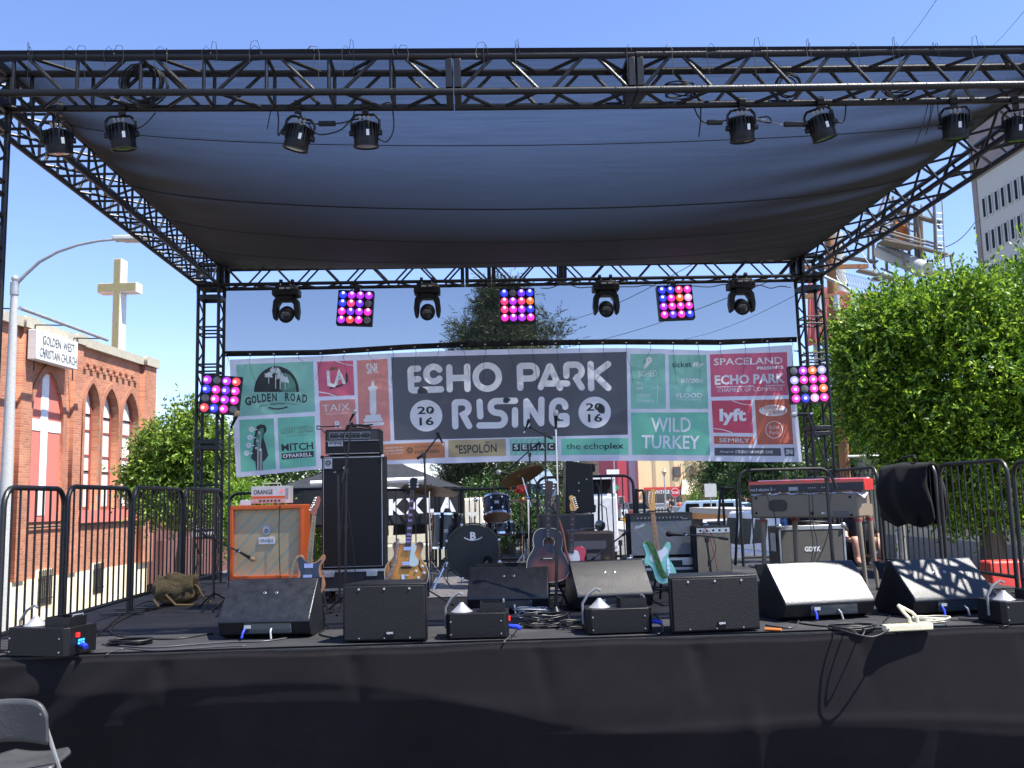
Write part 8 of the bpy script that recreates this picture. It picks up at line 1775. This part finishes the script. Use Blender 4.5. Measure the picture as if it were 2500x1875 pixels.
t = sgn('street_sign', 'green and white street name sign beside the red shop front', 1502, 55, 1118); c = at(1501, 1192, 55) - t.location; g = MB(); g.box((c.x, -.05, c.z), (.34, .02, .42), ry=R(45)); g.build('plate', mat('sign_green', (.05, .3, .15), .5), t); c = at(1500, 1152, 55) - t.location; g = MB(); g.box((c.x - .1, -.05, c.z), (.75, .02, .28)); g.build('plate', WHT, t)
t = sgn('parking_sign', 'pale rectangular sign in front of the palm trunk', 1735, 42, 1178); c = at(1734, 1197, 42) - t.location; g = MB(); g.box((c.x, -.05, c.z), (.55, .02, .60)); g.build('plate', mat('sign_grey', (.45, .46, .44), .6), t)
t = thing('street_lamp', 'old fashioned lantern post in front of the yellow building', 'street lamp', (at(1624, 1215, 75).x, 75, GZ)); zt_ = at(1622, 1163, 75).z - GZ; g = MB(); g.cyl((0, 0, 0), (0, 0, zt_), .07, .05, n=8); g.build('post', STEEL, t); g = MB(); g.lathe([(.06, 0), (.2, .35), (.22, .38), (.08, .55), (.02, .7), (0, .75)], (0, 0, zt_), n=8); g.build('lantern', mat('lantern_amber', (.45, .38, .25), .4), t)

# ------------------------------------------------------------ people
SKIN = mat('skin', (.45, .24, .16), .55); HAIR = mat('dark_hair', (.03, .02, .015), .6)
def figure(label, loc, rz, J, shirt, trouser, scale=1.0, hair=HAIR, group=None):
    t = thing('person', label, 'person', loc, rz, group=group); t.scale = (scale,) * 3
    def skin(name, verts, edges, m):
        me = bpy.data.meshes.new(name); me.from_pydata([v[:3] for v in verts], edges, []); o = bpy.data.objects.new(name, me); scene.collection.objects.link(o); o.parent = t
        md = o.modifiers.new('skin', 'SKIN'); md.use_smooth_shade = True
        for i, v in enumerate(verts): me.skin_vertices[0].data[i].radius = (v[3], v[3]); me.skin_vertices[0].data[i].use_root = (i == 0)
        s_ = o.modifiers.new('sub', 'SUBSURF'); s_.levels = 1; s_.render_levels = 1; me.materials.append(m); return o
    body = [J[k] for k in J]; ix = {k: i for i, k in enumerate(J)}
    E_ = [('pel', 'che'), ('che', 'nec'), ('nec', 'hea'), ('hea', 'top'), ('che', 'lsh'), ('lsh', 'lel'), ('lel', 'lha'), ('che', 'rsh'), ('rsh', 'rel'), ('rel', 'rha'), ('pel', 'lhi'), ('lhi', 'lkn'), ('lkn', 'lan'), ('lan', 'lto'), ('pel', 'rhi'), ('rhi', 'rkn'), ('rkn', 'ran'), ('ran', 'rto')]
    skin('body', body, [(ix[a], ix[b]) for a, b in E_], SKIN)
    e = lambda k, r: (*J[k][:3], r)
    mid = lambda a, b, f, r: (*[lerp(J[a][i], J[b][i], f) for i in range(3)], r)
    skin('shirt', [e('pel', .135), e('che', .165), mid('che', 'nec', .7, .08), e('lsh', .075), mid('lsh', 'lel', .7, .06), e('rsh', .075), mid('rsh', 'rel', .7, .06)], [(0, 1), (1, 2), (1, 3), (3, 4), (1, 5), (5, 6)], shirt)
    skin('trousers', [e('pel', .14), e('lhi', .1), mid('lhi', 'lkn', .9, .085), e('rhi', .1), mid('rhi', 'rkn', .9, .085)], [(0, 1), (1, 2), (0, 3), (3, 4)], trouser)
    g = MB(); h_ = V(*J['hea'][:3]); g.ball(h_ + V(0, .02, .05), .112, 12, 8, (.9, 1, 1)); g.build('hair', hair, t)
    return t
ST = dict(pel=(0, 0, .95, .12), che=(0, 0, 1.30, .13), nec=(0, 0, 1.48, .055), hea=(0, -.01, 1.60, .09), top=(0, -.01, 1.70, .07), lsh=(-.18, 0, 1.40, .05), lel=(-.24, .02, 1.13, .04), lha=(-.25, -.05, .88, .03), rsh=(.18, 0, 1.40, .05), rel=(.24, .02, 1.13, .04), rha=(.25, -.05, .88, .03),
          lhi=(-.1, 0, .88, .085), lkn=(-.11, -.06, .48, .06), lan=(-.12, .05, .09, .04), lto=(-.12, -.1, .04, .035), rhi=(.1, 0, .88, .085), rkn=(.11, .03, .48, .06), ran=(.12, .16, .09, .04), rto=(.12, .02, .04, .035))
cols = [mat('shirt_black', (.02, .02, .022), .8), mat('shirt_grey', (.25, .25, .28), .8), mat('shirt_red', (.4, .05, .04), .8), mat('jeans', (.05, .07, .12), .8), mat('khaki', (.35, .27, .18), .8)]
GPp = 'people walking in the street far behind'
for px, Y, sh, tr_, lab, sc in ((1627, 80, 1, 3, 'person in a grey shirt, left of the three walking by the stop sign', 1.0), (1634, 81, 0, 4, 'person in a black shirt, middle of the three walking by the stop sign', 1.04), (1642, 80, 0, 3, 'person in black, right of the three walking by the stop sign', 1.02), (1658, 66, 2, 4, 'person in a red top standing under the stop sign', .95), (1727, 70, 0, 0, 'person dressed all in black walking past the palm trunk', 1.0)):
    x = at(px, 1215, Y).x; figure(lab, (x, Y, GZ), .4 * (px % 3), ST, cols[sh], cols[tr_], sc, group=GPp)
SIT = dict(pel=(0, 0, .13, .13), che=(.02, -.10, .47, .13), nec=(.02, -.16, .64, .055), hea=(.02, -.2, .75, .09), top=(.02, -.21, .85, .07), lsh=(-.17, -.12, .56, .05), lel=(-.22, -.28, .36, .04), lha=(-.1, -.42, .3, .03), rsh=(.19, -.10, .56, .05), rel=(.25, -.2, .30, .042), rha=(.2, -.38, .24, .032),
           lhi=(-.1, -.06, .13, .085), lkn=(-.12, -.40, .38, .062), lan=(-.12, -.42, .07, .042), lto=(-.12, -.58, .04, .035), rhi=(.1, -.06, .12, .085), rkn=(.14, -.42, .36, .062), ran=(.2, -.50, .07, .042), rto=(.22, -.66, .04, .035))
figure('person in dark clothes sitting on the stage behind the electric piano, knees drawn up', (at(2088, 1300, 12.6).x, 12.6, 0), -.1, SIT, cols[0], cols[0], 1.0)
